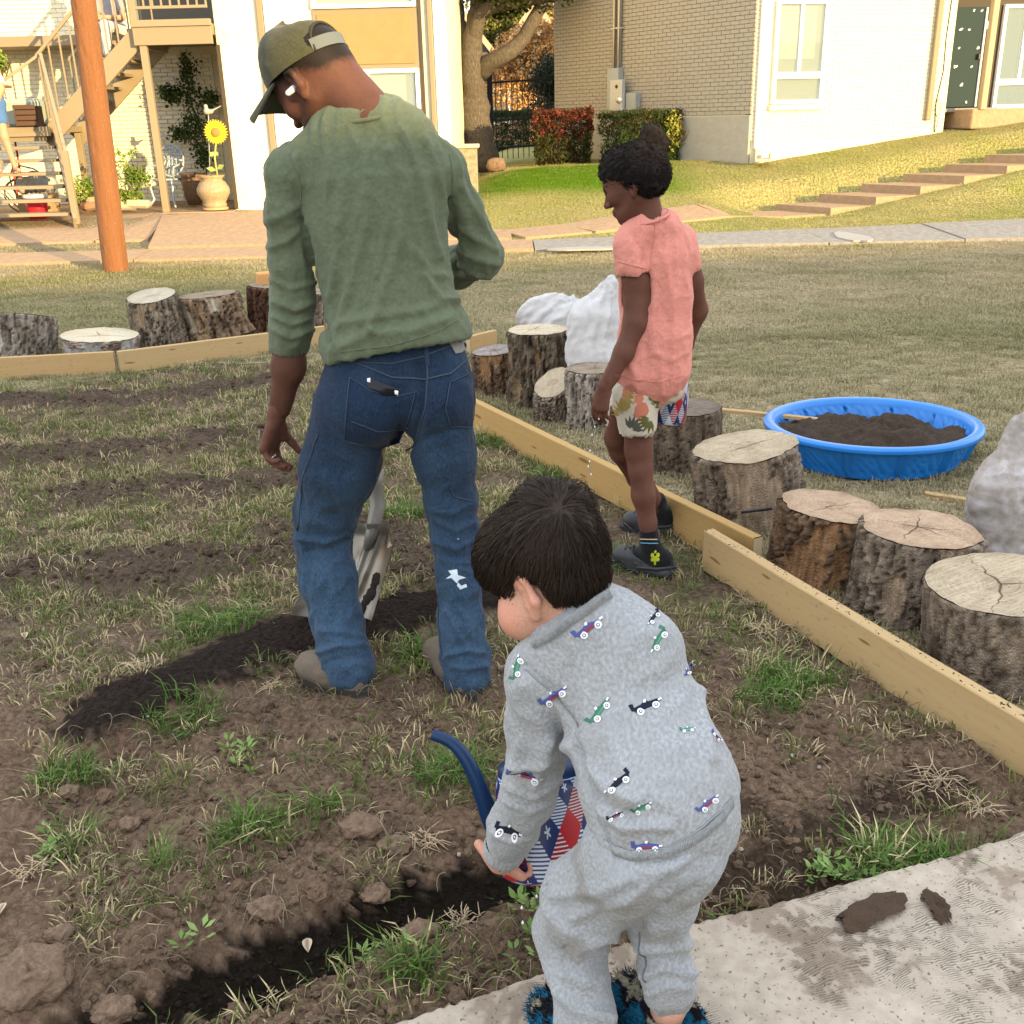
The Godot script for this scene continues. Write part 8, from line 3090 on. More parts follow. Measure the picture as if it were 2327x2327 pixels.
func cap_hat(o: Node3D, hc: Vector3, hb: Basis) -> void:
	var m := cloth(Color(0.04, 0.042, 0.022), Color(0.064, 0.064, 0.036), 0.05, Vector3(1, 1, 1), 0.5, 0.14)
	var tl := -0.2
	var cb := hb * Basis(Vector3.RIGHT, tl)
	var c := hc + hb * Vector3(0, 0.03, 0.0)
	var seg := 64
	var rows := 18
	var pt := func(i: int, j: int, grow: float) -> Vector3:
		var a := TAU * (i % seg) / seg
		var t := j / float(rows)
		var el := t * PI * 0.5
		# a structured front stands taller than the back
		var fr := cos(a)
		var h := 0.108 + 0.014 * fr
		var p := Vector3(sin(a) * (0.094 + grow) * pow(cos(el), 0.62), h * pow(sin(el), 1.05) + grow * sin(el), cos(a) * (0.116 + grow) * pow(cos(el), 0.6) + 0.012 * sin(el) * (1.0 - t))
		var pan := absf(fposmod(a / TAU * 6.0 + 0.5, 1.0) - 0.5)
		p *= 1.0 - 0.012 * smoothstep(0.06, 0.0, pan) * cos(el)
		p += p.normalized() * 0.002 * noise_b.get_noise_3dv(p * 30.0)
		return c + cb * p - o.position
	var st := mk()
	st.set_smooth_group(0)
	for grow in [0.0, -0.003]:
		for j in rows:
			for i in seg:
				var a := TAU * (i + 0.5) / seg
				var back := absf(wrapf(a - PI, -PI, PI))
				var arch := 0.5 * sqrt(maxf(0.0, 1.0 - pow(back / 0.68, 2.0)))
				if (j + 0.5) / rows < arch and back < 0.68:
					continue
				for k in [[0, 0], [1, 0], [1, 1], [0, 0], [1, 1], [0, 1]]:
					st.add_vertex(pt.call(i + k[0], j + k[1], grow))
	var cap := obj("cap", st, m, o)
	# edge binding of the opening, strap, button
	st = mk()
	var arc := []
	for i in 21:
		var b := -0.68 + 1.36 * i / 20.0
		var t := 0.5 * sqrt(maxf(0.0, 1.0 - pow(b / 0.68, 2.0)))
		var a := PI + b
		var el := t * PI * 0.5
		var h := 0.108 + 0.014 * cos(a)
		arc.append(c + cb * Vector3(sin(a) * 0.095 * pow(cos(el), 0.62), h * pow(sin(el), 1.05), cos(a) * 0.117 * pow(cos(el), 0.6) + 0.012 * sin(el) * (1.0 - t)) - o.position)
	tube(st, arc, [0.0035], 6)
	obj("binding", st, plain(Color(0.03, 0.03, 0.018), 0.9), cap)
	st = mk()
	st.set_smooth_group(0)
	for i in 16:
		var a0 := PI - 0.72 + 1.44 * i / 16.0
		var a1 := PI - 0.72 + 1.44 * (i + 1) / 16.0
		var v := []
		for q in [[a0, 0.0], [a0, 0.027], [a1, 0.027], [a1, 0.0]]:
			v.append(c + cb * Vector3(sin(q[0]) * 0.095, q[1] + 0.001, cos(q[0]) * 0.1172) - o.position)
		quad(st, v[0], v[1], v[2], v[3])
	obj("strap", st, plain(Color(0.1, 0.115, 0.11), 0.7), cap)
	st = mk()
	lathe(st, [Vector2(0.0, 0.006), Vector2(0.007, 0.004), Vector2(0.009, 0.0)], 12, c + cb * Vector3(0, 0.107, 0.004) - o.position, cb)
	obj("button", st, m, cap)
	# brim, curved down at its sides
	st = mk()
	st.set_smooth_group(0)
	var bp := func(i: int, j: int, y: float) -> Vector3:
		var u := i / 24.0 * 2.0 - 1.0
		var v := j / 8.0
		var a := u * 1.25
		var p := Vector3(sin(a) * 0.094, 0.004, cos(a) * 0.116)
		var edge := Vector3(sin(a) * 0.093, -0.012, 0.117 + 0.078 * pow(cos(a), 0.7))
		p = p.lerp(edge, v)
		p.y += y - 0.035 * u * u * (0.3 + 0.7 * v)
		return c + cb * p - o.position
	for y in [0.0, -0.004]:
		for i in 24:
			for j in 8:
				for k in [[0, 0], [1, 0], [1, 1], [0, 0], [1, 1], [0, 1]]:
					st.add_vertex(bp.call(i + k[0], j + k[1], y))
	obj("brim", st, m, cap)


func girl() -> void:
	var o := thing("person", "girl in pink T-shirt, leaf-print shorts and dark clogs standing by the long pine board", "person", Vector3(0.468, 0, -3.258))
	var sk := Color(0.14, 0.063, 0.044)
	var st := mk()
	var hc: Vector3 = Vector3(0.401, 1.307, -3.3)
	var fwd := Vector3(-0.84, -0.36, -0.3).normalized()
	var f := Field.new()
	var hb := add_head(f, hc, fwd, Vector3(-0.25, 0.95, -0.1), 0.93)
	f.cap(Vector3(0.432, 1.276, -3.29), Vector3(0.454, 1.18, -3.29), 0.043, 0.046, 0.03)
	f.tint = func(p: Vector3, _n: Vector3) -> Color:
		var q: Vector3 = hb.inverse() * (p - hc)
		var lips := smoothstep(0.011, 0.006, absf(q.y + 0.063)) * smoothstep(0.07, 0.085, q.z)
		var brow := smoothstep(0.006, 0.002, absf(q.y - 0.02)) * smoothstep(0.06, 0.07, q.z) * smoothstep(0.008, 0.014, absf(q.x))
		return sk.lerp(Color(0.15, 0.06, 0.045), 0.35 * noise_b.get_noise_3dv(p * 20.0)).lerp(Color(0.1, 0.025, 0.022), lips * 0.6).lerp(Color(0.01, 0.008, 0.007), brow * 0.8)
	f.mesh(st, 0.004, o.position)
	f = Field.new()
	f.chain([[Vector3(0.391, 1.112, -3.27), 0.041, 1], [Vector3(0.407, 1.015, -3.26), 0.04, 1], [Vector3(0.404, 0.886, -3.24), 0.035, 1], [Vector3(0.369, 0.797, -3.22), 0.031, 1], [Vector3(0.316, 0.709, -3.2), 0.024, 1]], 0.02)
	f.chain([[Vector3(0.567, 1.1, -3.33), 0.045, 1], [Vector3(0.598, 0.994, -3.37), 0.041, 1], [Vector3(0.628, 0.89, -3.42), 0.039, 1], [Vector3(0.597, 0.767, -3.46), 0.034, 1], [Vector3(0.568, 0.624, -3.48), 0.029, 1]], 0.02)
	f.chain([[Vector3(0.461, 1.155, -3.3), 0.066, 0.6], [Vector3(0.474, 0.957, -3.3), 0.089, 0.6], [Vector3(0.468, 0.716, -3.3), 0.096, 0.7]], 0.04)
	f.chain([[Vector3(0.425, 0.592, -3.3), 0.055, 1], [Vector3(0.433, 0.444, -3.3), 0.045, 1], [Vector3(0.439, 0.381, -3.29), 0.039, 1], [Vector3(0.451, 0.287, -3.285), 0.039, 1], [Vector3(0.467, 0.191, -3.28), 0.029, 1], [Vector3(0.476, 0.101, -3.28), 0.025, 1]], 0.02)
	f.chain([[Vector3(0.393, 0.576, -3.36), 0.054, 1], [Vector3(0.372, 0.462, -3.4), 0.044, 1], [Vector3(0.388, 0.407, -3.42), 0.041, 1], [Vector3(0.464, 0.272, -3.52), 0.041, 1], [Vector3(0.558, 0.108, -3.62), 0.03, 1]], 0.02)
	f.tint = func(p: Vector3, _n: Vector3) -> Color: return sk.lerp(Color(0.17, 0.08, 0.06), clampf(0.35 + 0.5 * noise_b.get_noise_3dv(p * 12.0), 0, 1) * smoothstep(0.75, 0.3, p.y)).lerp(Color(0.08, 0.032, 0.024), 0.3 * noise_b.get_noise_3dv(p * 18.0))
	f.mesh(st, 0.009, o.position)
	f = Field.new()
	f.cap(Vector3(0.333, 0.728, -3.205), Vector3(0.309, 0.695, -3.2), 0.0255, 0.022, 0.02)
	add_hand(f, Vector3(0.307, 0.692, -3.2), Vector3(-0.22, -1, 0.02), Vector3(0.7, 0.0, -0.7), -1.0, 0.84, [0.3, 0.34, 0.38, 0.45], 0.4)
	f.tint = func(p: Vector3, _n: Vector3) -> Color: return sk.lerp(Color(0.16, 0.07, 0.05), 0.3 + 0.4 * noise_b.get_noise_3dv(p * 40.0))
	f.mesh(st, 0.0036, o.position)
	f = Field.new()
	add_hand(f, Vector3(0.565, 0.615, -3.48), Vector3(0.0, -1, 0.0), Vector3(-1.0, 0.2, 0.2), 1.0, 0.8, [1.1, 1.1, 1.1, 1.1], 0.7)
	f.tint = func(_p: Vector3, _n: Vector3) -> Color: return sk
	f.mesh(st, 0.005, o.position)
	obj("body", st, M.skin, o)
	for e in [-1.0, 1.0]:
		st = mk()
		lathe(st, [Vector2(0.0, 0.0115), Vector2(0.008, 0.008), Vector2(0.0115, 0.0), Vector2(0.008, -0.008), Vector2(0.0, -0.0115)], 12, hc + hb * (Vector3(0.031 * e, 0.0, 0.077) * 0.93) - o.position)
		obj("eye", st, plain(Color(0.05, 0.04, 0.035), 0.2), o)
	# hair: pulled-back sides, knot at the crown, puffs
	f = Field.new()
	var hl := func(x: float, y: float, z: float) -> Vector3: return hc + hb * (Vector3(x, y, z) * 0.93)
	f.cap(hl.call(0, 0.034, -0.032), hl.call(0, 0.048, 0.02), 0.082, 0.072, 0.03)
	f.ball(hl.call(0, 0.0, -0.055), 0.062, 0.03)
	f.cap(hl.call(-0.05, 0.01, -0.04), hl.call(-0.048, -0.02, -0.045), 0.04, 0.03, 0.03)
	f.cap(hl.call(0.05, 0.01, -0.04), hl.call(0.048, -0.02, -0.045), 0.04, 0.03, 0.03)
	f.ball(Vector3(0.452, 1.445, -3.31), 0.031, 0.01).ball(Vector3(0.481, 1.423, -3.31), 0.027, 0.012).ball(Vector3(0.469, 1.397, -3.31), 0.024, 0.02).ball(Vector3(0.466, 1.347, -3.3), 0.028, 0.02).ball(Vector3(0.452, 1.306, -3.29), 0.028, 0.02)
	f.ball(Vector3(0.409, 1.34, -3.24), 0.04, 0.03)
	f.carve(hl.call(0, -0.03, 0.11), hl.call(0, -0.02, 0.055), 0.075, 0.06, 0.02)
	f.disp = func(p: Vector3, _n: Vector3) -> float: return 0.009 * noise_b.get_noise_3dv(p * 28.0) + 0.006 * noise_b.get_noise_3dv(p * 70.0)
	var hm := nmat(Color(0.006, 0.0045, 0.0045), Color(0.022, 0.016, 0.015), 0.04, 0.85, 0.08, 1.0)
	st = mk()
	f.mesh(st, 0.005, o.position)
	strands(st, f, hc, 0.25, 4200, 0.02, 0.0008, hl.call(0, 0.05, 0.1), Vector3(0.2, 0.1, 0), o.position, 6, func(p: Vector3, _d: Vector3) -> bool: return true, 0.9, 0.004)
	obj("hair", st, hm, o)
	# T-shirt
	f = Field.new()
	f.chain([[Vector3(0.458, 1.142, -3.3), 0.073, 0.66], [Vector3(0.473, 1.074, -3.3), 0.107, 0.62], [Vector3(0.479, 0.957, -3.3), 0.11, 0.62], [Vector3(0.475, 0.822, -3.295), 0.115, 0.64], [Vector3(0.47, 0.715, -3.29), 0.116, 0.68]], 0.035)
	f.cap(Vector3(0.428, 1.174, -3.28), Vector3(0.486, 1.18, -3.3), 0.05, 0.05, 0.03)
	f.cap(Vector3(0.422, 1.161, -3.285), Vector3(0.392, 1.12, -3.272), 0.048, 0.055, 0.03).cap(Vector3(0.503, 1.172, -3.31), Vector3(0.558, 1.125, -3.33), 0.042, 0.04, 0.03)
	f.cap(Vector3(0.392, 1.124, -3.275), Vector3(0.401, 1.059, -3.262), 0.055, 0.058, 0.015).cap(Vector3(0.554, 1.125, -3.33), Vector3(0.576, 1.057, -3.345), 0.05, 0.05, 0.015)
	f.cap(Vector3(0.437, 0.722, -3.28), Vector3(0.516, 0.725, -3.3), 0.085, 0.084, 0.02, 0.9)
	f.carve(Vector3(0.407, 1.023, -3.26), Vector3(0.409, 0.966, -3.256), 0.05, 0.052, 0.004)
	var fl := drawn(f, [
		[[Vector3(0.411, 1.1, -3.1), Vector3(0.418, 0.991, -3.1), Vector3(0.425, 0.846, -3.1), Vector3(0.43, 0.747, -3.1)], 0.012, -0.007],
		[[Vector3(0.466, 1.114, -3.1), Vector3(0.498, 0.989, -3.1), Vector3(0.492, 0.861, -3.1)], 0.012, 0.006],
		[[Vector3(0.523, 1.051, -3.1), Vector3(0.511, 0.925, -3.1), Vector3(0.524, 0.778, -3.1)], 0.012, 0.005],
		[[Vector3(0.456, 0.894, -3.1), Vector3(0.505, 0.861, -3.1), Vector3(0.553, 0.876, -3.1)], 0.009, 0.005],
		[[Vector3(0.449, 0.821, -3.1), Vector3(0.499, 0.795, -3.1), Vector3(0.552, 0.818, -3.1)], 0.009, 0.005],
		[[Vector3(0.374, 1.17, -3.1), Vector3(0.406, 1.123, -3.1), Vector3(0.422, 1.077, -3.1)], 0.009, -0.006],
		[[Vector3(0.337, 0.832, -3.1), Vector3(0.377, 0.782, -3.1), Vector3(0.402, 0.74, -3.1)], 0.01, 0.006],
	])
	f.disp = func(p: Vector3, _n: Vector3) -> float: return ridges(p, fl) + folds(p, Vector3(16, 4.5, 16), 0.007) + 0.001 * noise_b.get_noise_3dv(p * 40.0)
	var pink := cloth(Color(0.56, 0.21, 0.165), Color(0.66, 0.28, 0.225), 0.12, Vector3(1, 1, 1), 0.25)
	var ts := field_part("t_shirt", f, 0.0075, pink, o)
	st = mk()
	var rim := []
	for i in 29:
		var a := TAU * i / 28.0
		rim.append(Vector3(0.45, 1.207, -3.28) + Vector3(cos(a) * 0.058, 0.014 * cos(a) - 0.012 * sin(a), sin(a) * 0.052) - o.position)
	tube(st, rim, [0.005], 8)
	seam(st, f, [Vector3(0.441, 1.224, -3.1), Vector3(0.439, 1.176, -3.1), Vector3(0.434, 1.115, -3.1), Vector3(0.432, 1.069, -3.1)], 0.0015, o.position)
	seam(st, f, [Vector3(0.334, 1.099, -3.1), Vector3(0.372, 1.086, -3.1), Vector3(0.423, 1.072, -3.1)], 0.0014, o.position)
	seam(st, f, [Vector3(0.335, 0.756, -3.1), Vector3(0.394, 0.738, -3.1), Vector3(0.46, 0.726, -3.1), Vector3(0.541, 0.748, -3.1)], 0.0014, o.position)
	obj("seam", st, pink, ts)
	# shorts
	f = Field.new()
	f.cap(Vector3(0.412, 0.655, -3.3), Vector3(0.518, 0.668, -3.31), 0.07, 0.07, 0.04, 0.9)
	f.cap(Vector3(0.42, 0.629, -3.295), Vector3(0.425, 0.536, -3.29), 0.073, 0.066, 0.02)
	f.cap(Vector3(0.406, 0.615, -3.35), Vector3(0.383, 0.531, -3.39), 0.06, 0.055, 0.015)
	f.carve(Vector3(0.426, 0.499, -3.29), Vector3(0.429, 0.428, -3.29), 0.056, 0.054, 0.004)
	f.disp = func(p: Vector3, _n: Vector3) -> float: return folds(p, Vector3(14, 6, 14), 0.004)
	var sh := field_part("shorts", f, 0.008, cloth(Color(0.46, 0.41, 0.32), Color(0.54, 0.49, 0.4), 0.1, Vector3.ONE), o)
	st = mk()
	var leafc := [Color(0.1, 0.1, 0.035), Color(0.06, 0.065, 0.045), Color(0.45, 0.16, 0.1), Color(0.3, 0.22, 0.07), Color(0.08, 0.075, 0.06)]
	for b in [[Vector3(0.451, 0.636, -3.2), 0.5, 0], [Vector3(0.375, 0.602, -3.2), 2.2, 3], [Vector3(0.431, 0.68, -3.2), 1.2, 1], [Vector3(0.457, 0.583, -3.2), -2.4, 0], [Vector3(0.393, 0.545, -3.2), 1.0, 4], [Vector3(0.36, 0.664, -3.2), -0.6, 3]]:
		for i in 7:
			var a: float = b[1] + (i - 3) * 0.33
			var d := Vector3(cos(a), sin(a), 0) * 0.058 * (1.0 - 0.05 * absf(i - 3))
			var s := Vector3(-sin(a), cos(a), 0) * 0.006
			patch(st, f, [b[0] + d * 0.12, b[0] + d * 0.5 + s, b[0] + d, b[0] + d * 0.5 - s], 0.0012 + 0.0003 * (i % 3), o.position, leafc[b[2]], 2, 1)
	for b in [[Vector3(0.426, 0.61, -3.2), 0.026], [Vector3(0.382, 0.673, -3.2), 0.02], [Vector3(0.418, 0.651, -3.2), 0.016]]:
		var ring := []
		for i in 12:
			ring.append(b[0] + Vector3(cos(TAU * i / 12.0), sin(TAU * i / 12.0), 0) * b[1] * (0.8 + 0.4 * rnd(i)))
		patch(st, f, ring, 0.0009, o.position, leafc[2], 2, 1)
	for i in 6:
		seam(st, f, [Vector3(0.388, 0.658, -3.2) + Vector3(0, 0.008 * i, 0), Vector3(0.472, 0.667, -3.2) + Vector3(0, 0.008 * i, 0)], 0.0018, o.position, 6, 0.0006)
	obj("leaf_print", st, M.print, sh)
	# socks and clogs
	for q in [[Vector3(0.472, 0.145, -3.28), Vector3(0.48, 0.091, -3.28), Vector3(0.519, 0, -3.25), Vector3(0.403, 0, -3.339)], [Vector3(0.546, 0.148, -3.6), Vector3(0.57, 0.082, -3.64), Vector3(0.602, 0, -3.647), Vector3(0.479, 0, -3.678)]]:
		var he: Vector3 = q[2] + Vector3(0, 0.03, 0)
		var to: Vector3 = q[3] + (q[3] - q[2]).normalized() * 0.03 + Vector3(0, 0.03, 0)
		f = Field.new()
		f.cap(q[0], q[1], 0.035, 0.034, 0.015)
		f.cap(q[1], he + Vector3(0, 0.025, -0.01), 0.036, 0.034, 0.02)
		f.cap(he + Vector3(0, 0.03, 0), he.lerp(to, 0.5) + Vector3(0, 0.03, 0), 0.034, 0.03, 0.02)
		var sock := field_part("sock", f, 0.007, cloth(Color(0.008, 0.008, 0.009), Color(0.016, 0.016, 0.018), 0.05, Vector3.ONE), o)
		if q[0].z > -3.4:
			st = mk()
			for b in [[1016.0, Color(0.5, 0.35, 0.25)], [1023.0, Color(0.1, 0.3, 0.4)]]:
				st.set_color(b[1])
				var y: Vector3 = Vector3(0.446, 0.201, -3.1) if b[0] < 1020.0 else Vector3(0.448, 0.187, -3.1)
				seam(st, f, [y + Vector3(-0.028, 0.002, 0), y, y + Vector3(0.028, -0.001, 0)], 0.0022, o.position, 5, 0.0003)
			obj("stripe", st, M.print, sock)
			st = mk()
			for b in [[0.0, 0.0, 0.012], [-0.009, 0.014, 0.009], [0.009, 0.014, 0.009], [0.0, 0.026, 0.006], [-0.01, -0.002, 0.007], [0.01, -0.002, 0.007], [0.0, -0.016, 0.006]]:
				var ring := []
				for i in 8:
					ring.append(Vector3(0.469, 0.13, -3.1) + Vector3(b[0] + cos(TAU * i / 8.0) * b[2] * 0.7, b[1] + sin(TAU * i / 8.0) * b[2], 0))
				patch(st, f, ring, 0.0015, o.position, Color(0.32, 0.36, 0.02), 2, 1)
			obj("clover_print", st, M.print, sock)
		f = Field.new()
		f.cap(he.lerp(to, 0.5) + Vector3(0, 0.02, 0), he.lerp(to, 0.9) + Vector3(0, 0.012, 0), 0.047, 0.04, 0.03, 0.85, Vector3.UP)
		f.cap(he + Vector3(0, -0.01, 0), he.lerp(to, 0.6) + Vector3(0, -0.012, 0), 0.043, 0.046, 0.02, 0.6, Vector3.UP)
		f.carve(he.lerp(to, -0.1) + Vector3(0, 0.05, 0), he.lerp(to, 0.42) + Vector3(0, 0.05, 0), 0.04, 0.04, 0.01)
		var clog := field_part("clog", f, 0.006, plain(Color(0.035, 0.036, 0.04), 0.5), o)
		st = mk()
		shoe_sole(st, q[2] + (q[2] - q[3]).normalized() * 0.045 - o.position, to + (q[3] - q[2]).normalized() * 0.035 - Vector3(0, 0.03, 0) - o.position, 0.05, 0.02)
		obj("sole", st, plain(Color(0.03, 0.031, 0.034), 0.6), clog)
		st = mk()
		var c := he.lerp(to, 0.72)
		for i in 11:
			var a := i * 2.4
			var p := c + Vector3(cos(a) * 0.026, 0.08, sin(a) * 0.026) * (0.4 + 0.06 * i)
			p.y = c.y + 0.2
			var ring := []
			for k in 7:
				var w := p + Vector3(cos(TAU * k / 7.0), 0, sin(TAU * k / 7.0)) * 0.0042
				ring.append(w)
			var pts := []
			for w in ring:
				var h: Vector3 = f.march(w, Vector3.DOWN, 0.3)
				pts.append(h + Vector3(0, 0.0012, 0) - o.position)
			for k in range(1, 6):
				tri(st, pts[0], pts[k], pts[k + 1])
		obj("vent_hole", st, plain(Color(0.004, 0.004, 0.004), 0.9), clog)
		st = mk()
		var sx := (to - he).cross(Vector3.UP).normalized()
		tube(st, [he.lerp(to, 0.42) + sx * 0.047 - o.position, he + sx * 0.045 + Vector3(0, 0.012, 0) - o.position, he - (to - he).normalized() * 0.05 + Vector3(0, 0.015, 0) - o.position, he - sx * 0.045 + Vector3(0, 0.012, 0) - o.position, he.lerp(to, 0.42) - sx * 0.047 - o.position], [0.006], 6)
		obj("strap", st, plain(Color(0.035, 0.036, 0.04), 0.5), clog)
	watering_can("blue star-patterned watering can held in front of the girl's hip", Vector3(0.545, 0.506, -3.45), Vector3(0.08, 1, 0.1), 0.07, 0.15, Vector3(-0.5, 0, -0.8))


func can_texture() -> ImageTexture:
	var w := 256
	var im := Image.create(w, w, false, Image.FORMAT_RGBA8)
	for y in w:
		for x in w:
			var a := (x + y) / 64.0
			var b := (x - y + 512) / 64.0
			var i := int(a) % 2
			var j := int(b) % 2
			var fa := fposmod(a, 1.0) - 0.5
			var fb := fposmod(b, 1.0) - 0.5
			var stripe := fposmod(y / 5.0, 1.0) < 0.5
			var navy := Color(0.008, 0.022, 0.1)
			var red := Color(0.34, 0.012, 0.02)
			var white := Color(0.5, 0.54, 0.6)
			var c := navy
			if i == 0 and j == 0:
				var px := (x % 64) - 32.0
				var py := (y % 64) - 32.0
				var r := sqrt(fa * fa + fb * fb)
				var an := atan2(fa - fb, -(fa + fb))
				var st := 0.2 * (0.62 + 0.38 * cos(an * 5.0))
				c = white if r < st else navy
			elif i == 1 and j == 1:
				c = white if int(a / 2.0) % 2 == 0 else red
			elif i == 1:
				c = white if stripe else navy
			else:
				c = red * 0.75 if stripe else (white if int(b / 2.0) % 2 == 0 else navy)
			im.set_pixel(x, y, c.linear_to_srgb())
	return ImageTexture.create_from_image(im)


func watering_can(label: String, at: Vector3, up: Vector3, r: float, h: float, spout: Vector3) -> Node3D:
	var o := thing("watering_can", label, "watering can", at)
	if M.get("plaid") == null:
		M.plaid = StandardMaterial3D.new()
		M.plaid.albedo_texture = can_texture()
		M.plaid.uv1_scale = Vector3(3.5, 1.3, 1)
		M.plaid.roughness = 0.35
		M.can_blue = plain(Color(0.004, 0.024, 0.075), 0.35)
	var b := ring_frame(up.normalized(), Vector3(0, 0, 1))
	var fr := Basis(b.x, b.z, b.y)
	var st := mk()
	lathe(st, densify([Vector2(0.0, 0.0), Vector2(r * 0.96, 0.0), Vector2(r, 0.006), Vector2(r * 0.97, h * 0.6), Vector2(r * 0.86, h), Vector2(r * 0.8, h * 1.02)], 4), 40, Vector3.ZERO, fr, func(p: Vector3, _a: float, _i: int) -> Vector3: return Vector3(p.x, p.y, p.z * 0.85))
	obj("body", st, M.plaid, o)
	st = mk()
	lathe(st, [Vector2(r * 0.84, h * 0.99), Vector2(r * 0.8, h * 1.1), Vector2(r * 0.5, h * 1.16), Vector2(r * 0.46, h * 1.14), Vector2(r * 0.4, h)], 32, Vector3.ZERO, fr, func(p: Vector3, _a: float, _i: int) -> Vector3: return Vector3(p.x, p.y, p.z * 0.85))
	obj("collar", st, M.can_blue, o)
	return o



func boy() -> void:
	var o := thing("person", "small dark-haired boy in grey racing-car-print sweatsuit bending over a watering can", "person", Vector3(0.163, 0.06, -1.25))
	var sk := Color(0.56, 0.315, 0.225)
	var st := mk()
	var hc: Vector3 = Vector3(0.055, 0.84, -1.45)
	var fwd := Vector3(-0.6, -0.56, -0.5).normalized()
	var f := Field.new()
	var hb := add_head(f, hc, fwd, Vector3(-0.3, 0.8, -0.42), 0.85, {"ear": 1.3, "drop": -0.02})
	f.ball(hc + hb * Vector3(-0.045, -0.045, 0.05), 0.034, 0.03).ball(hc + hb * Vector3(0.045, -0.045, 0.05), 0.034, 0.03)
	f.cap(Vector3(0.074, 0.828, -1.43), Vector3(0.097, 0.773, -1.41), 0.043, 0.05, 0.03)
	f.tint = func(p: Vector3, _n: Vector3) -> Color:
		var q: Vector3 = hb.inverse() * (p - hc)
		var rosy := exp(-pow(Vector3(absf(q.x) - 0.05, q.y + 0.035, q.z - 0.055).length() / 0.028, 2.0))
		var ear := smoothstep(0.066, 0.074, absf(q.x))
		return sk.lerp(Color(0.62, 0.27, 0.19), rosy * 0.3 + ear * 0.4).lerp(Color(0.5, 0.28, 0.2), 0.2 * noise_b.get_noise_3dv(p * 30.0))
	f.mesh(st, 0.0032, o.position)
	f = Field.new()
	f.chain([[Vector3(0.029, 0.674, -1.4), 0.033, 1], [Vector3(0.029, 0.513, -1.42), 0.031, 1], [Vector3(-0.001, 0.378, -1.46), 0.028, 1], [Vector3(-0.031, 0.273, -1.5), 0.022, 1]], 0.02)
	f.chain([[Vector3(0.198, 0.751, -1.37), 0.032, 1], [Vector3(0.166, 0.517, -1.5), 0.027, 1], [Vector3(0.134, 0.269, -1.66), 0.022, 1]], 0.02)
	f.chain([[Vector3(0.12, 0.746, -1.4), 0.053, 0.7], [Vector3(0.181, 0.621, -1.34), 0.077, 0.7], [Vector3(0.21, 0.521, -1.24), 0.074, 0.8]], 0.04)
	f.chain([[Vector3(0.133, 0.458, -1.25), 0.033, 1], [Vector3(0.066, 0.27, -1.33), 0.036, 1], [Vector3(0.096, 0.119, -1.23), 0.026, 1]], 0.03)
	f.chain([[Vector3(0.221, 0.471, -1.23), 0.031, 1], [Vector3(0.216, 0.299, -1.265), 0.029, 1], [Vector3(0.23, 0.171, -1.245), 0.024, 1]], 0.03)
	f.cap(Vector3(0.23, 0.171, -1.245), Vector3(0.228, 0.122, -1.26), 0.026, 0.028, 0.02)
	f.tint = func(p: Vector3, _n: Vector3) -> Color: return sk
	f.mesh(st, 0.008, o.position)
	f = Field.new()
	f.cap(Vector3(-0.028, 0.287, -1.49), Vector3(-0.038, 0.25, -1.5), 0.024, 0.023, 0.02)
	add_hand(f, Vector3(-0.039, 0.253, -1.5), Vector3(0.5, -0.62, -0.1), Vector3(0.62, 0.5, -0.6), -1.0, 0.62, [0.9, 0.95, 1.0, 1.0], 0.5)
	f.cap(Vector3(-0.056, 0.254, -1.51), Vector3(-0.077, 0.265, -1.53), 0.013, 0.0085, 0.012)
	f.tint = func(p: Vector3, _n: Vector3) -> Color: return sk.lerp(Color(0.58, 0.25, 0.17), 0.35 + 0.3 * noise_b.get_noise_3dv(p * 40.0))
	f.mesh(st, 0.0028, o.position)
	f = Field.new()
	add_hand(f, Vector3(0.137, 0.219, -1.72), Vector3(-0.5, -0.6, 0), Vector3(-0.5, 0.4, 0.6), 1.0, 0.62, [1.0, 1.0, 1.0, 1.0], 0.5)
	f.tint = func(_p: Vector3, _n: Vector3) -> Color: return sk
	f.mesh(st, 0.005, o.position)
	obj("body", st, M.skin, o)
	for e in [-1.0, 1.0]:
		st = mk()
		lathe(st, [Vector2(0.0, 0.011), Vector2(0.008, 0.008), Vector2(0.011, 0.0), Vector2(0.008, -0.008), Vector2(0.0, -0.011)], 12, hc + hb * (Vector3(0.031 * e, 0.0, 0.077) * 0.85) - o.position)
		obj("eye", st, plain(Color(0.06, 0.05, 0.045), 0.2), o)
	# hair
	f = Field.new()
	var hl := func(x: float, y: float, z: float) -> Vector3: return hc + hb * (Vector3(x, y, z) * 0.85)
	f.cap(hl.call(0, 0.04, -0.032), hl.call(0, 0.05, 0.03), 0.08, 0.078, 0.03)
	f.cap(hl.call(0, 0.0, -0.05), hl.call(0, -0.03, -0.056), 0.058, 0.044, 0.03)
	for e in [-1.0, 1.0]:
		f.cap(hl.call(0.058 * e, 0.03, 0.035), hl.call(0.068 * e, -0.025, 0.03), 0.022, 0.007, 0.012)
		f.cap(hl.call(0.044 * e, 0.01, -0.045), hl.call(0.042 * e, -0.03, -0.052), 0.03, 0.022, 0.02)
		f.carve(hl.call(0.11 * e, -0.03, -0.004), hl.call(0.08 * e, -0.03, -0.006), 0.042, 0.034, 0.01)
	f.cap(hl.call(-0.03, 0.055, 0.075), hl.call(0.04, 0.055, 0.075), 0.03, 0.03, 0.03)
	f.ball(Vector3(0.091, 0.955, -1.46), 0.03, 0.03).ball(Vector3(0.04, 0.949, -1.48), 0.032, 0.03)
	f.carve(hl.call(0, -0.03, 0.14), hl.call(0, -0.035, 0.085), 0.085, 0.062, 0.012)
	var cw: Vector3 = Vector3(0.071, 0.954, -1.42)
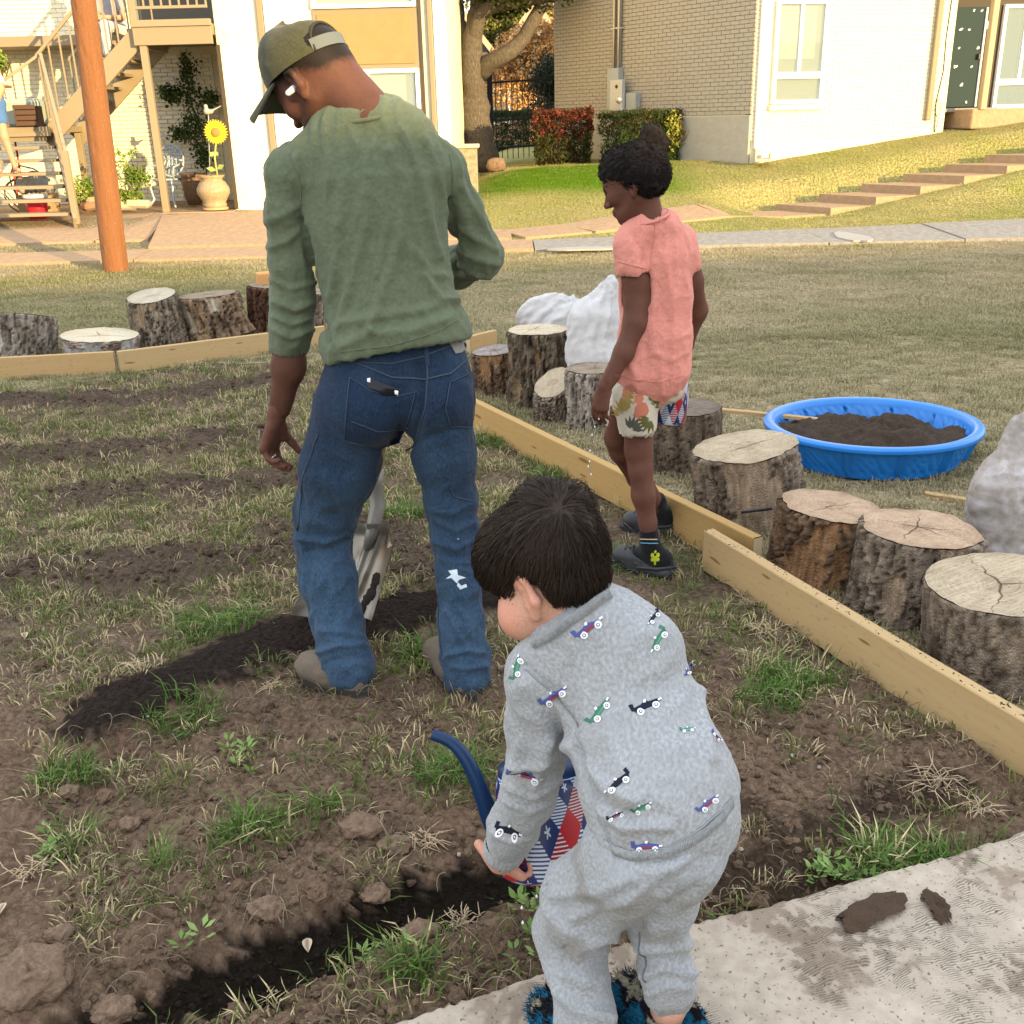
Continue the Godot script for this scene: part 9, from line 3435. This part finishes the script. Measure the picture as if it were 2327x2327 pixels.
	f.disp = func(p: Vector3, _n: Vector3) -> float:
		var d: Vector3 = hb.inverse() * (p - hc)
		var a := atan2(d.x, d.z)
		return 0.0025 * noise_b.get_noise_2d(a * 12.0, d.y * 14.0) + 0.004 * noise_b.get_noise_3dv(p * 16.0)
	var hm := nmat(Color(0.013, 0.008, 0.0055), Color(0.048, 0.031, 0.021), 0.05, 0.5, 0.06, 0.5, Vector3(3, 0.7, 3))
	st = mk()
	f.mesh(st, 0.0045, o.position)
	strands(st, f, hc, 0.22, 9000, 0.05, 0.00062, cw, Vector3(0, -0.5, 0), o.position, 16, func(_p: Vector3, _d: Vector3) -> bool: return true, 0.0, 0.006)
	obj("hair", st, hm, o)
	# sweatshirt
	f = Field.new()
	f.chain([[Vector3(0.12, 0.764, -1.4), 0.052, 0.75], [Vector3(0.144, 0.707, -1.385), 0.086, 0.72], [Vector3(0.173, 0.652, -1.35), 0.096, 0.72], [Vector3(0.196, 0.6, -1.3), 0.104, 0.76], [Vector3(0.21, 0.561, -1.25), 0.104, 0.84], [Vector3(0.214, 0.537, -1.232), 0.099, 0.9]], 0.04)
	f.cap(Vector3(0.084, 0.761, -1.4), Vector3(0.03, 0.693, -1.4), 0.046, 0.052, 0.04).cap(Vector3(0.145, 0.772, -1.4), Vector3(0.191, 0.755, -1.375), 0.05, 0.056, 0.05).cap(Vector3(0.087, 0.769, -1.41), Vector3(0.133, 0.788, -1.405), 0.044, 0.044, 0.03)
	f.chain([[Vector3(0.031, 0.68, -1.39), 0.049, 1], [Vector3(0.032, 0.596, -1.4), 0.049, 1], [Vector3(0.029, 0.513, -1.42), 0.046, 1], [Vector3(0.011, 0.418, -1.45), 0.047, 1], [Vector3(-0.013, 0.342, -1.475), 0.043, 1], [Vector3(-0.023, 0.309, -1.485), 0.038, 1]], 0.012)
	f.chain([[Vector3(0.196, 0.741, -1.38), 0.042, 1], [Vector3(0.175, 0.517, -1.5), 0.038, 1], [Vector3(0.137, 0.296, -1.64), 0.031, 1]], 0.02)
	f.carve(Vector3(-0.035, 0.265, -1.5), Vector3(-0.053, 0.203, -1.52), 0.026, 0.026, 0.004)
	var fl := drawn(f, [
		[[Vector3(0.085, 0.632, -1.3), Vector3(0.097, 0.584, -1.3), Vector3(0.111, 0.517, -1.3), Vector3(0.13, 0.457, -1.3)], 0.01, -0.012],
		[[Vector3(0.085, 0.632, -1.3), Vector3(0.065, 0.614, -1.3), Vector3(0.017, 0.596, -1.3), Vector3(-0.007, 0.597, -1.3)], 0.011, 0.009],
		[[Vector3(0.097, 0.594, -1.3), Vector3(0.137, 0.545, -1.3), Vector3(0.178, 0.524, -1.3)], 0.009, 0.006],
		[[Vector3(0.113, 0.517, -1.3), Vector3(0.162, 0.476, -1.3), Vector3(0.228, 0.474, -1.3)], 0.009, 0.007],
		[[Vector3(0.109, 0.546, -1.3), Vector3(0.137, 0.506, -1.3), Vector3(0.17, 0.495, -1.3)], 0.008, -0.006],
		[[Vector3(-0.016, 0.559, -1.3), Vector3(0.016, 0.539, -1.3), Vector3(0.061, 0.562, -1.3)], 0.009, 0.008],
		[[Vector3(-0.02, 0.531, -1.3), Vector3(0.016, 0.51, -1.3), Vector3(0.048, 0.524, -1.3)], 0.009, 0.006],
		[[Vector3(-0.013, 0.68, -1.3), Vector3(0.002, 0.634, -1.3), Vector3(-0.003, 0.587, -1.3)], 0.011, 0.007],
		[[Vector3(0.049, 0.633, -1.3), Vector3(0.033, 0.596, -1.3), Vector3(0.025, 0.558, -1.3)], 0.01, 0.007],
		[[Vector3(0.25, 0.761, -1.3), Vector3(0.276, 0.681, -1.3), Vector3(0.288, 0.597, -1.3)], 0.012, 0.006],
		[[Vector3(-0.042, 0.472, -1.3), Vector3(-0.014, 0.456, -1.3), Vector3(0.015, 0.46, -1.3)], 0.007, 0.005],
		[[Vector3(0.013, 0.764, -1.3), Vector3(0.05, 0.723, -1.3), Vector3(0.085, 0.659, -1.3)], 0.005, -0.004],
	])
	f.disp = func(p: Vector3, _n: Vector3) -> float: return 1.4 * ridges(p, fl) + folds(p, Vector3(11, 8, 11), 0.005) + 0.0008 * noise_b.get_noise_3dv(p * 60.0)
	var grey := cloth(Color(0.19, 0.2, 0.205), Color(0.39, 0.402, 0.41), 0.06, Vector3(1, 1, 1), 0.35, 0.16)
	var sw := field_part("sweatshirt", f, 0.0045, grey, o)
	st = mk()
	seam(st, f, [Vector3(0.012, 0.758, -1.3), Vector3(0.054, 0.714, -1.3), Vector3(0.086, 0.657, -1.3)], 0.0012, o.position)
	seam(st, f, [Vector3(0.131, 0.447, -1.3), Vector3(0.171, 0.427, -1.3), Vector3(0.229, 0.435, -1.3), Vector3(0.285, 0.474, -1.3), Vector3(0.317, 0.515, -1.3)], 0.0016, o.position, 8)
	obj("seam", st, plain(Color(0.21, 0.225, 0.235), 0.9), sw)
	# ribbed collar, hem and cuff
	st = mk()
	var neck_line: Array = [Vector3(0.028, 0.765, -1.36), Vector3(0.05, 0.778, -1.36), Vector3(0.081, 0.802, -1.36), Vector3(0.113, 0.824, -1.36), Vector3(0.14, 0.844, -1.36)]
	seam(st, f, neck_line, 0.0075, o.position, 8, -0.001)
	for i in 60:
		var k := minf(i / 59.0 * 4.0, 3.999)
		var p := lay(f, neck_line[int(k)].lerp(neck_line[int(k) + 1], k - int(k)), 0.0065)
		tube(st, [p + Vector3(-0.003, 0.005, -0.002) - o.position, p + Vector3(0.0035, -0.006, 0.004) - o.position], [0.0013], 4)
	obj("collar", st, grey, sw)
	st = mk()
	for i in 100:
		var t := i / 99.0
		var pts: Array = [Vector3(0.124, 0.461, -1.28), Vector3(0.167, 0.446, -1.27), Vector3(0.222, 0.469, -1.25), Vector3(0.276, 0.513, -1.24), Vector3(0.31, 0.563, -1.24)]
		var k := minf(t * 4.0, 3.999)
		var a: Vector3 = pts[int(k)].lerp(pts[int(k) + 1], k - int(k))
		var p := lay(f, a + Vector3(0.0, 0.008, 0), 0.0012)
		tube(st, [p - o.position, p + Vector3(0.002, -0.014, 0.004) - o.position], [0.0014], 4)
	obj("hem", st, grey, sw)
	st = mk()
	var wa: Vector3 = Vector3(-0.028, 0.286, -1.494) - o.position
	var wd := (Vector3(-0.036, 0.249, -1.505) - Vector3(-0.028, 0.286, -1.494)).normalized()
	var wf := ring_frame(wd)
	lathe(st, densify([Vector2(0.037, -0.01), Vector2(0.0385, 0.004), Vector2(0.0375, 0.016), Vector2(0.033, 0.028), Vector2(0.028, 0.028), Vector2(0.026, 0.02)], 2), 90, wa, Basis(wf.x, wd, wf.y), func(p: Vector3, a: float, _i: int) -> Vector3: return Vector3(p.x * (1.0 + 0.02 * sin(a * 30.0)), p.y, p.z * (1.0 + 0.02 * sin(a * 30.0))))
	obj("cuff", st, grey, sw)
	# printed racing cars
	var blue := Color(0.07, 0.085, 0.24)
	var red := Color(0.22, 0.045, 0.06)
	var green := Color(0.05, 0.16, 0.1)
	var dark := Color(0.012, 0.016, 0.03)
	for c in [[Vector3(0.106, 0.822, -1.3), 0.62, 0.05, blue, red, 1.0], [Vector3(0.194, 0.846, -1.28), 0.9, 0.028, dark, dark, -1.0], [Vector3(0.201, 0.809, -1.28), 1.05, 0.04, green, green * 1.6, -1.0], [Vector3(0.055, 0.711, -1.3), 0.62, 0.048, blue, red, 1.0], [Vector3(0.122, 0.685, -1.3), 0.95, 0.048, green, green * 1.5, 1.0], [Vector3(0.184, 0.723, -1.25), 0.42, 0.048, dark, dark, 1.0], [Vector3(0.237, 0.701, -1.22), 0.1, 0.022, green, green * 2.0, 1.0], [Vector3(0.269, 0.699, -1.2), -0.5, 0.022, blue, red, 1.0], [Vector3(0.147, 0.585, -1.26), 0.72, 0.046, dark, dark, -1.0], [Vector3(0.173, 0.586, -1.2), 0.5, 0.034, green, green * 1.5, 1.0], [Vector3(0.262, 0.606, -1.18), 0.75, 0.036, blue, red, 1.0], [Vector3(0.182, 0.518, -1.2), 0.05, 0.046, blue, red, 1.0], [Vector3(0.016, 0.509, -1.4), -0.38, 0.05, blue, red, 1.0], [Vector3(-0.02, 0.355, -1.45), -0.3, 0.05, dark, dark, 1.0], [Vector3(0.002, 0.727, -1.36), 1.3, 0.04, green, green * 1.5, 1.0], [Vector3(0.14, 0.559, -1.22), 0.35, 0.022, dark, red, 1.0], [Vector3(0.239, 0.785, -1.24), 1.2, 0.02, blue, red, 1.0]]:
		car_print(sw, f, c[0], c[1], c[2] * 0.86, c[3], c[4], c[5])
	# sweatpants
	f = Field.new()
	f.cap(Vector3(0.174, 0.487, -1.26), Vector3(0.238, 0.532, -1.225), 0.066, 0.062, 0.04)
	f.ball(Vector3(0.18, 0.48, -1.215), 0.078, 0.04).ball(Vector3(0.228, 0.5, -1.205), 0.062, 0.04)
	f.chain([[Vector3(0.156, 0.456, -1.245), 0.07, 1], [Vector3(0.103, 0.353, -1.29), 0.065, 1], [Vector3(0.078, 0.262, -1.32), 0.054, 1], [Vector3(0.085, 0.218, -1.275), 0.043, 1], [Vector3(0.096, 0.153, -1.24), 0.042, 1], [Vector3(0.103, 0.102, -1.22), 0.04, 1]], 0.03)
	f.chain([[Vector3(0.225, 0.493, -1.21), 0.05, 1], [Vector3(0.217, 0.375, -1.25), 0.046, 1], [Vector3(0.216, 0.299, -1.265), 0.041, 1], [Vector3(0.227, 0.233, -1.255), 0.039, 1], [Vector3(0.23, 0.198, -1.25), 0.034, 1], [Vector3(0.232, 0.181, -1.25), 0.028, 1]], 0.025)
	fl = drawn(f, [
		[[Vector3(0.082, 0.334, -1.2), Vector3(0.105, 0.354, -1.2), Vector3(0.145, 0.357, -1.2)], 0.009, 0.009],
		[[Vector3(0.05, 0.356, -1.2), Vector3(0.074, 0.334, -1.2), Vector3(0.121, 0.331, -1.2)], 0.01, 0.008],
		[[Vector3(0.035, 0.406, -1.2), Vector3(0.058, 0.375, -1.2), Vector3(0.097, 0.359, -1.2)], 0.012, 0.006],
		[[Vector3(0.053, 0.252, -1.2), Vector3(0.081, 0.214, -1.2), Vector3(0.131, 0.196, -1.2)], 0.011, 0.01],
		[[Vector3(0.057, 0.283, -1.2), Vector3(0.09, 0.272, -1.2), Vector3(0.13, 0.276, -1.2)], 0.01, 0.006],
		[[Vector3(0.043, 0.435, -1.2), Vector3(0.113, 0.442, -1.2), Vector3(0.235, 0.496, -1.2)], 0.009, 0.006],
		[[Vector3(0.074, 0.395, -1.2), Vector3(0.152, 0.422, -1.2), Vector3(0.257, 0.514, -1.2)], 0.008, 0.006],
		[[Vector3(0.168, 0.377, -1.2), Vector3(0.207, 0.4, -1.2), Vector3(0.253, 0.438, -1.2)], 0.012, -0.008],
		[[Vector3(0.173, 0.331, -1.2), Vector3(0.209, 0.325, -1.2), Vector3(0.249, 0.339, -1.2)], 0.009, 0.007],
		[[Vector3(0.182, 0.279, -1.2), Vector3(0.21, 0.294, -1.2), Vector3(0.255, 0.282, -1.2)], 0.009, 0.009],
		[[Vector3(0.191, 0.247, -1.2), Vector3(0.221, 0.262, -1.2), Vector3(0.252, 0.254, -1.2)], 0.007, 0.006],
	])
	f.disp = func(p: Vector3, _n: Vector3) -> float: return 1.3 * ridges(p, fl) + folds(p, Vector3(9, 7, 9), 0.006) + 0.0008 * noise_b.get_noise_3dv(p * 60.0)
	f.tint = func(p: Vector3, n: Vector3) -> Color:
		var c := Color(0.82, 0.83, 0.84)
		c = c.lerp(Color(0.5, 0.44, 0.36), 0.55 * smoothstep(0.25, 0.5, noise_a.get_noise_3dv(p * 6.0) + 0.25 * smoothstep(0.3, -0.3, n.y)))
		return c.lerp(Color(0.2, 0.19, 0.17), 0.8 * smoothstep(0.62, 0.7, noise_a.get_noise_3dv(p * 26.0 + Vector3(7, 0, 0))))
	var gp = grey.duplicate()
	gp.vertex_color_use_as_albedo = true
	gp.albedo_color = Color(1.08, 1.08, 1.08)
	var pants := field_part("sweatpants", f, 0.006, gp, o)
	st = mk()
	seam(st, f, [Vector3(0.173, 0.361, -1.2), Vector3(0.181, 0.321, -1.2), Vector3(0.188, 0.268, -1.2)], 0.0013, o.position)
	obj("seam", st, plain(Color(0.12, 0.13, 0.15), 0.9), pants)
	st = mk()
	var ca: Vector3 = Vector3(0.231, 0.187, -1.25) - o.position
	lathe(st, densify([Vector2(0.036, 0.012), Vector2(0.034, 0.0), Vector2(0.031, -0.012), Vector2(0.027, -0.012)], 2), 80, ca, Basis(), func(p: Vector3, a: float, _i: int) -> Vector3: return Vector3(p.x * (1.0 + 0.045 * sin(a * 17.0)), p.y, p.z * (1.0 + 0.045 * sin(a * 17.0))))
	obj("cuff", st, grey, pants)
	# furry slippers
	for q in [[Vector3(0.252, 0.162, -1.24), Vector3(0.18, 0.122, -1.33)], [Vector3(0.107, 0.108, -1.21), Vector3(0.043, 0.043, -1.3)]]:
		f = Field.new()
		var he: Vector3 = q[0]
		var to: Vector3 = q[1]
		he.y = 0.1
		to.y = 0.1
		f.cap(he + Vector3(0, 0.005, 0), he.lerp(to, 0.5), 0.042, 0.045, 0.03).cap(he.lerp(to, 0.5) + Vector3(0, 0.012, 0), to, 0.046, 0.04, 0.03)
		f.cap(he + Vector3(0, 0.03, 0), he.lerp(to, 0.3) + Vector3(0, 0.035, 0), 0.04, 0.042, 0.02)
		f.carve(he + Vector3(0, 0.06, 0), he.lerp(to, 0.3) + Vector3(0, 0.07, 0), 0.032, 0.034, 0.008)
		var fur := func(p: Vector3) -> Color:
			var v := noise_b.get_noise_3dv(p * 24.0)
			var c := Color(0.008, 0.01, 0.012)
			if v > 0.1:
				c = Color(0.01, 0.09, 0.16)
			if v < -0.34:
				c = Color(0.22, 0.2, 0.15)
			return c
		f.tint = func(p: Vector3, _n: Vector3) -> Color: return fur.call(p)
		st = mk()
		f.mesh(st, 0.006, o.position)
		var g := RandomNumberGenerator.new()
		g.seed = 3
		for i in 1500:
			var d := Vector3(g.randfn(), absf(g.randfn()), g.randfn()).normalized()
			var c := he.lerp(to, g.randf())
			var p := f.march(c + d * 0.12, -d, 0.12)
			st.set_color(fur.call(p))
			tube(st, [p - o.position, p + (d + Vector3(g.randfn(), g.randfn(), g.randfn()) * 0.5) * 0.007 - o.position], [0.0009, 0.0002], 3)
		var sl := obj("slipper", st, vcol(0.95), o)
		st = mk()
		shoe_sole(st, he + (he - to).normalized() * 0.045 - Vector3(0, 0.03, 0) - o.position, to + (to - he).normalized() * 0.042 - Vector3(0, 0.03, 0) - o.position, 0.046, 0.014)
		obj("sole", st, plain(Color(0.01, 0.01, 0.01), 0.8), sl)
	# his watering can
	var can := watering_can("red white and blue patterned watering can with dark blue spout, held by the boy", Vector3(0.059, 0.175, -1.57), (Vector3(0.043, 0.366, -1.63) - Vector3(0.059, 0.175, -1.57)), 0.102, 0.185, Vector3.LEFT)
	st = mk()
	var sp := []
	for p in [Vector3(-0.038, 0.216, -1.6), Vector3(-0.059, 0.27, -1.61), Vector3(-0.077, 0.33, -1.62), Vector3(-0.1, 0.379, -1.635), Vector3(-0.127, 0.405, -1.65), Vector3(-0.162, 0.416, -1.66)]:
		sp.append(p - can.position)
	var cv := Curve3D.new()
	for i in sp.size():
		var t: Vector3 = (sp[mini(i + 1, sp.size() - 1)] - sp[maxi(i - 1, 0)]) * 0.2
		cv.add_point(sp[i], -t, t)
	var out := []
	var rad := []
	for i in 25:
		out.append(cv.sample_baked(i / 24.0 * cv.get_baked_length(), true))
		rad.append(lerpf(0.021, 0.0105, pow(i / 24.0, 0.8)))
	tube(st, out, rad, 16)
	obj("spout", st, M.can_blue, can)
	st = mk()
	var ha := []
	for p in [Vector3(-0.01, 0.361, -1.64), Vector3(0.023, 0.374, -1.68), Vector3(0.085, 0.351, -1.7), Vector3(0.124, 0.278, -1.7), Vector3(0.129, 0.194, -1.66), Vector3(0.108, 0.164, -1.62)]:
		ha.append(p - can.position)
	tube(st, ha, [0.011], 10)
	obj("handle", st, M.can_blue, can)
	# drops of water falling from the cans
	st = mk()
	for p in [Vector3(0.076, 0.228, -1.47), Vector3(0.076, 0.205, -1.47), Vector3(0.027, 0.152, -1.52), Vector3(-0.001, 0.144, -1.5), Vector3(0, 0.109, -1.5), Vector3(0.289, 0.587, -3.2), Vector3(0.276, 0.561, -3.2), Vector3(0.269, 0.528, -3.22), Vector3(0.264, 0.467, -3.24), Vector3(0.263, 0.427, -3.25), Vector3(0.269, 0.377, -3.26), Vector3(0.259, 0.409, -3.25)]:
		lathe(st, [Vector2(0.0, 0.005), Vector2(0.0018, 0.001), Vector2(0.0028, -0.0015), Vector2(0.0018, -0.004), Vector2(0.0, -0.0048)], 8, p)
	var wm := plain(Color(0.75, 0.78, 0.8), 0.05)
	wm.metallic_specular = 0.8
	var dr := obj("water_drops", st, wm)
	tag(dr, "", "", "", "stuff")


# two neighbours on the stair
func bystanders() -> void:
	var o := thing("person", "person in blue denim shorts and sandals standing on the outdoor stair at the left edge", "person", Vector3(-7.018, 0.963, -15.6))
	var b := o.position
	var sk := Color(0.42, 0.24, 0.15)
	var f := Field.new()
	var st := mk()
	f.chain([[b + Vector3(-0.09, 0.86, 0), 0.085, 1], [b + Vector3(-0.05, 0.47, 0.04), 0.055, 1], [b + Vector3(0.0, 0.08, 0), 0.036, 1]], 0.03)
	f.chain([[b + Vector3(-0.24, 0.86, 0), 0.085, 1], [b + Vector3(-0.24, 0.47, 0.05), 0.055, 1], [b + Vector3(-0.22, 0.08, 0.02), 0.036, 1]], 0.03)
	f.cap(b + Vector3(0.0, 0.03, 0.0), b + Vector3(0.09, 0.025, 0.1), 0.034, 0.03, 0.02).cap(b + Vector3(-0.22, 0.03, 0.02), b + Vector3(-0.16, 0.025, 0.14), 0.034, 0.03, 0.02)
	f.chain([[b + Vector3(-0.165, 0.9, 0), 0.12, 0.8], [b + Vector3(-0.165, 1.3, 0), 0.13, 0.7]], 0.05)
	f.chain([[b + Vector3(-0.33, 1.36, 0), 0.045, 1], [b + Vector3(-0.4, 1.1, 0.05), 0.04, 1], [b + Vector3(-0.36, 0.88, 0.1), 0.03, 1]], 0.03)
	f.chain([[b + Vector3(0.0, 1.36, 0), 0.045, 1], [b + Vector3(0.04, 1.1, 0.05), 0.04, 1], [b + Vector3(-0.02, 0.9, 0.16), 0.03, 1]], 0.03)
	var hb := add_head(f, b + Vector3(-0.165, 1.58, 0.02), Vector3(-0.5, -0.2, 0.8).normalized(), Vector3.UP, 0.95)
	f.cap(b + Vector3(-0.165, 1.4, 0), b + Vector3(-0.165, 1.52, 0), 0.05, 0.05, 0.03)
	add_hand(f, b + Vector3(-0.36, 0.87, 0.1), Vector3(0, -1, 0.1), Vector3(1, 0, 0), 1.0, 0.9, [0.5, 0.5, 0.5, 0.5])
	add_hand(f, b + Vector3(-0.02, 0.89, 0.16), Vector3(0, -1, 0.1), Vector3(-1, 0, 0), -1.0, 0.9, [0.5, 0.5, 0.5, 0.5])
	f.tint = func(_p: Vector3, _n: Vector3) -> Color: return sk
	f.mesh(st, 0.014, b)
	obj("body", st, M.get("skin", vcol(0.55)), o)
	f = Field.new()
	f.cap(b + Vector3(-0.11, 0.92, 0), b + Vector3(-0.22, 0.92, 0), 0.14, 0.14, 0.05, 0.85)
	f.cap(b + Vector3(-0.09, 0.86, 0), b + Vector3(-0.08, 0.7, 0.01), 0.1, 0.1, 0.03).cap(b + Vector3(-0.24, 0.86, 0), b + Vector3(-0.25, 0.7, 0.01), 0.1, 0.1, 0.03)
	f.disp = func(p: Vector3, _n: Vector3) -> float: return folds(p, Vector3(12, 8, 12), 0.008)
	field_part("shorts", f, 0.02, plain(Color(0.06, 0.14, 0.32), 0.9), o)
	f = Field.new()
	f.chain([[b + Vector3(-0.165, 1.0, 0), 0.145, 0.8], [b + Vector3(-0.165, 1.32, 0), 0.15, 0.72]], 0.05)
	f.cap(b + Vector3(-0.3, 1.36, 0), b + Vector3(-0.36, 1.2, 0.02), 0.06, 0.06, 0.03).cap(b + Vector3(-0.03, 1.36, 0), b + Vector3(0.02, 1.2, 0.02), 0.06, 0.06, 0.03)
	f.disp = func(p: Vector3, _n: Vector3) -> float: return folds(p, Vector3(12, 5, 12), 0.01)
	field_part("shirt", f, 0.02, plain(Color(0.6, 0.6, 0.55), 0.9), o)
	f = Field.new()
	f.ball(b + Vector3(-0.165, 1.64, 0.0), 0.105, 0.03).ball(b + Vector3(-0.13, 1.6, -0.04), 0.09, 0.03)
	field_part("hair", f, 0.016, plain(Color(0.03, 0.02, 0.015), 0.7), o)
	for q in [[Vector3(0.0, 0, -0.02), Vector3(0.1, 0, 0.12)], [Vector3(-0.22, 0, 0.0), Vector3(-0.15, 0, 0.16)]]:
		st = mk()
		shoe_sole(st, q[0], q[1], 0.042, 0.02)
		obj("sandal", st, plain(Color(0.4, 0.14, 0.05), 0.7), o)
	# seated neighbour
	o = thing("person", "person in grey shirt and pale trousers sitting at the top of the outdoor stair", "person", Vector3(-5.821, 2.808, -17))
	b = o.position
	f = Field.new()
	st = mk()
	f.chain([[b + Vector3(0, 0.1, -0.1), 0.13, 0.85], [b + Vector3(-0.02, 0.5, -0.12), 0.13, 0.75]], 0.05)
	for e in [-1.0, 1.0]:
		f.chain([[b + Vector3(0.09 * e, 0.08, -0.08), 0.08, 1], [b + Vector3(0.13 * e - 0.1, 0.12, 0.32), 0.06, 1], [b + Vector3(0.13 * e - 0.1, -0.3, 0.4), 0.045, 1]], 0.03)
		f.cap(b + Vector3(0.13 * e - 0.1, -0.34, 0.4), b + Vector3(0.13 * e - 0.12, -0.36, 0.52), 0.035, 0.03, 0.02)
		f.chain([[b + Vector3(0.17 * e, 0.52, -0.12), 0.045, 1], [b + Vector3(0.2 * e, 0.24, 0.02), 0.04, 1], [b + Vector3(0.1 * e - 0.14, 0.24, 0.24), 0.03, 1]], 0.03)
		add_hand(f, b + Vector3(0.1 * e - 0.14, 0.24, 0.25), Vector3(-0.5, -0.3, 0.6), Vector3(0, -1, 0), e, 0.9, [0.6, 0.6, 0.6, 0.6])
	add_head(f, b + Vector3(-0.03, 0.8, -0.08), Vector3(-0.5, -0.3, 0.8).normalized(), Vector3.UP, 1.0)
	f.cap(b + Vector3(-0.02, 0.6, -0.12), b + Vector3(-0.03, 0.72, -0.1), 0.055, 0.055, 0.03)
	f.tint = func(_p: Vector3, _n: Vector3) -> Color: return sk
	f.mesh(st, 0.014, b)
	obj("body", st, M.get("skin", vcol(0.55)), o)
	f = Field.new()
	f.chain([[b + Vector3(0, 0.14, -0.1), 0.15, 0.85], [b + Vector3(-0.02, 0.5, -0.12), 0.15, 0.75]], 0.05)
	for e in [-1.0, 1.0]:
		f.cap(b + Vector3(0.16 * e, 0.52, -0.12), b + Vector3(0.19 * e, 0.36, -0.04), 0.062, 0.058, 0.03)
	f.disp = func(p: Vector3, _n: Vector3) -> float: return folds(p, Vector3(12, 6, 12), 0.01)
	field_part("shirt", f, 0.02, plain(Color(0.25, 0.24, 0.24), 0.9), o)
	f = Field.new()
	f.cap(b + Vector3(-0.08, 0.08, -0.1), b + Vector3(0.08, 0.08, -0.1), 0.13, 0.13, 0.05)
	for e in [-1.0, 1.0]:
		f.chain([[b + Vector3(0.09 * e, 0.08, -0.08), 0.1, 1], [b + Vector3(0.13 * e - 0.1, 0.12, 0.32), 0.078, 1], [b + Vector3(0.13 * e - 0.1, -0.26, 0.4), 0.062, 1]], 0.03)
	f.disp = func(p: Vector3, _n: Vector3) -> float: return folds(p, Vector3(10, 8, 10), 0.01)
	field_part("trousers", f, 0.02, plain(Color(0.5, 0.48, 0.44), 0.9), o)
	f = Field.new()
	f.ball(b + Vector3(-0.02, 0.86, -0.1), 0.105, 0.03)
	field_part("hair", f, 0.02, plain(Color(0.02, 0.015, 0.012), 0.7), o)
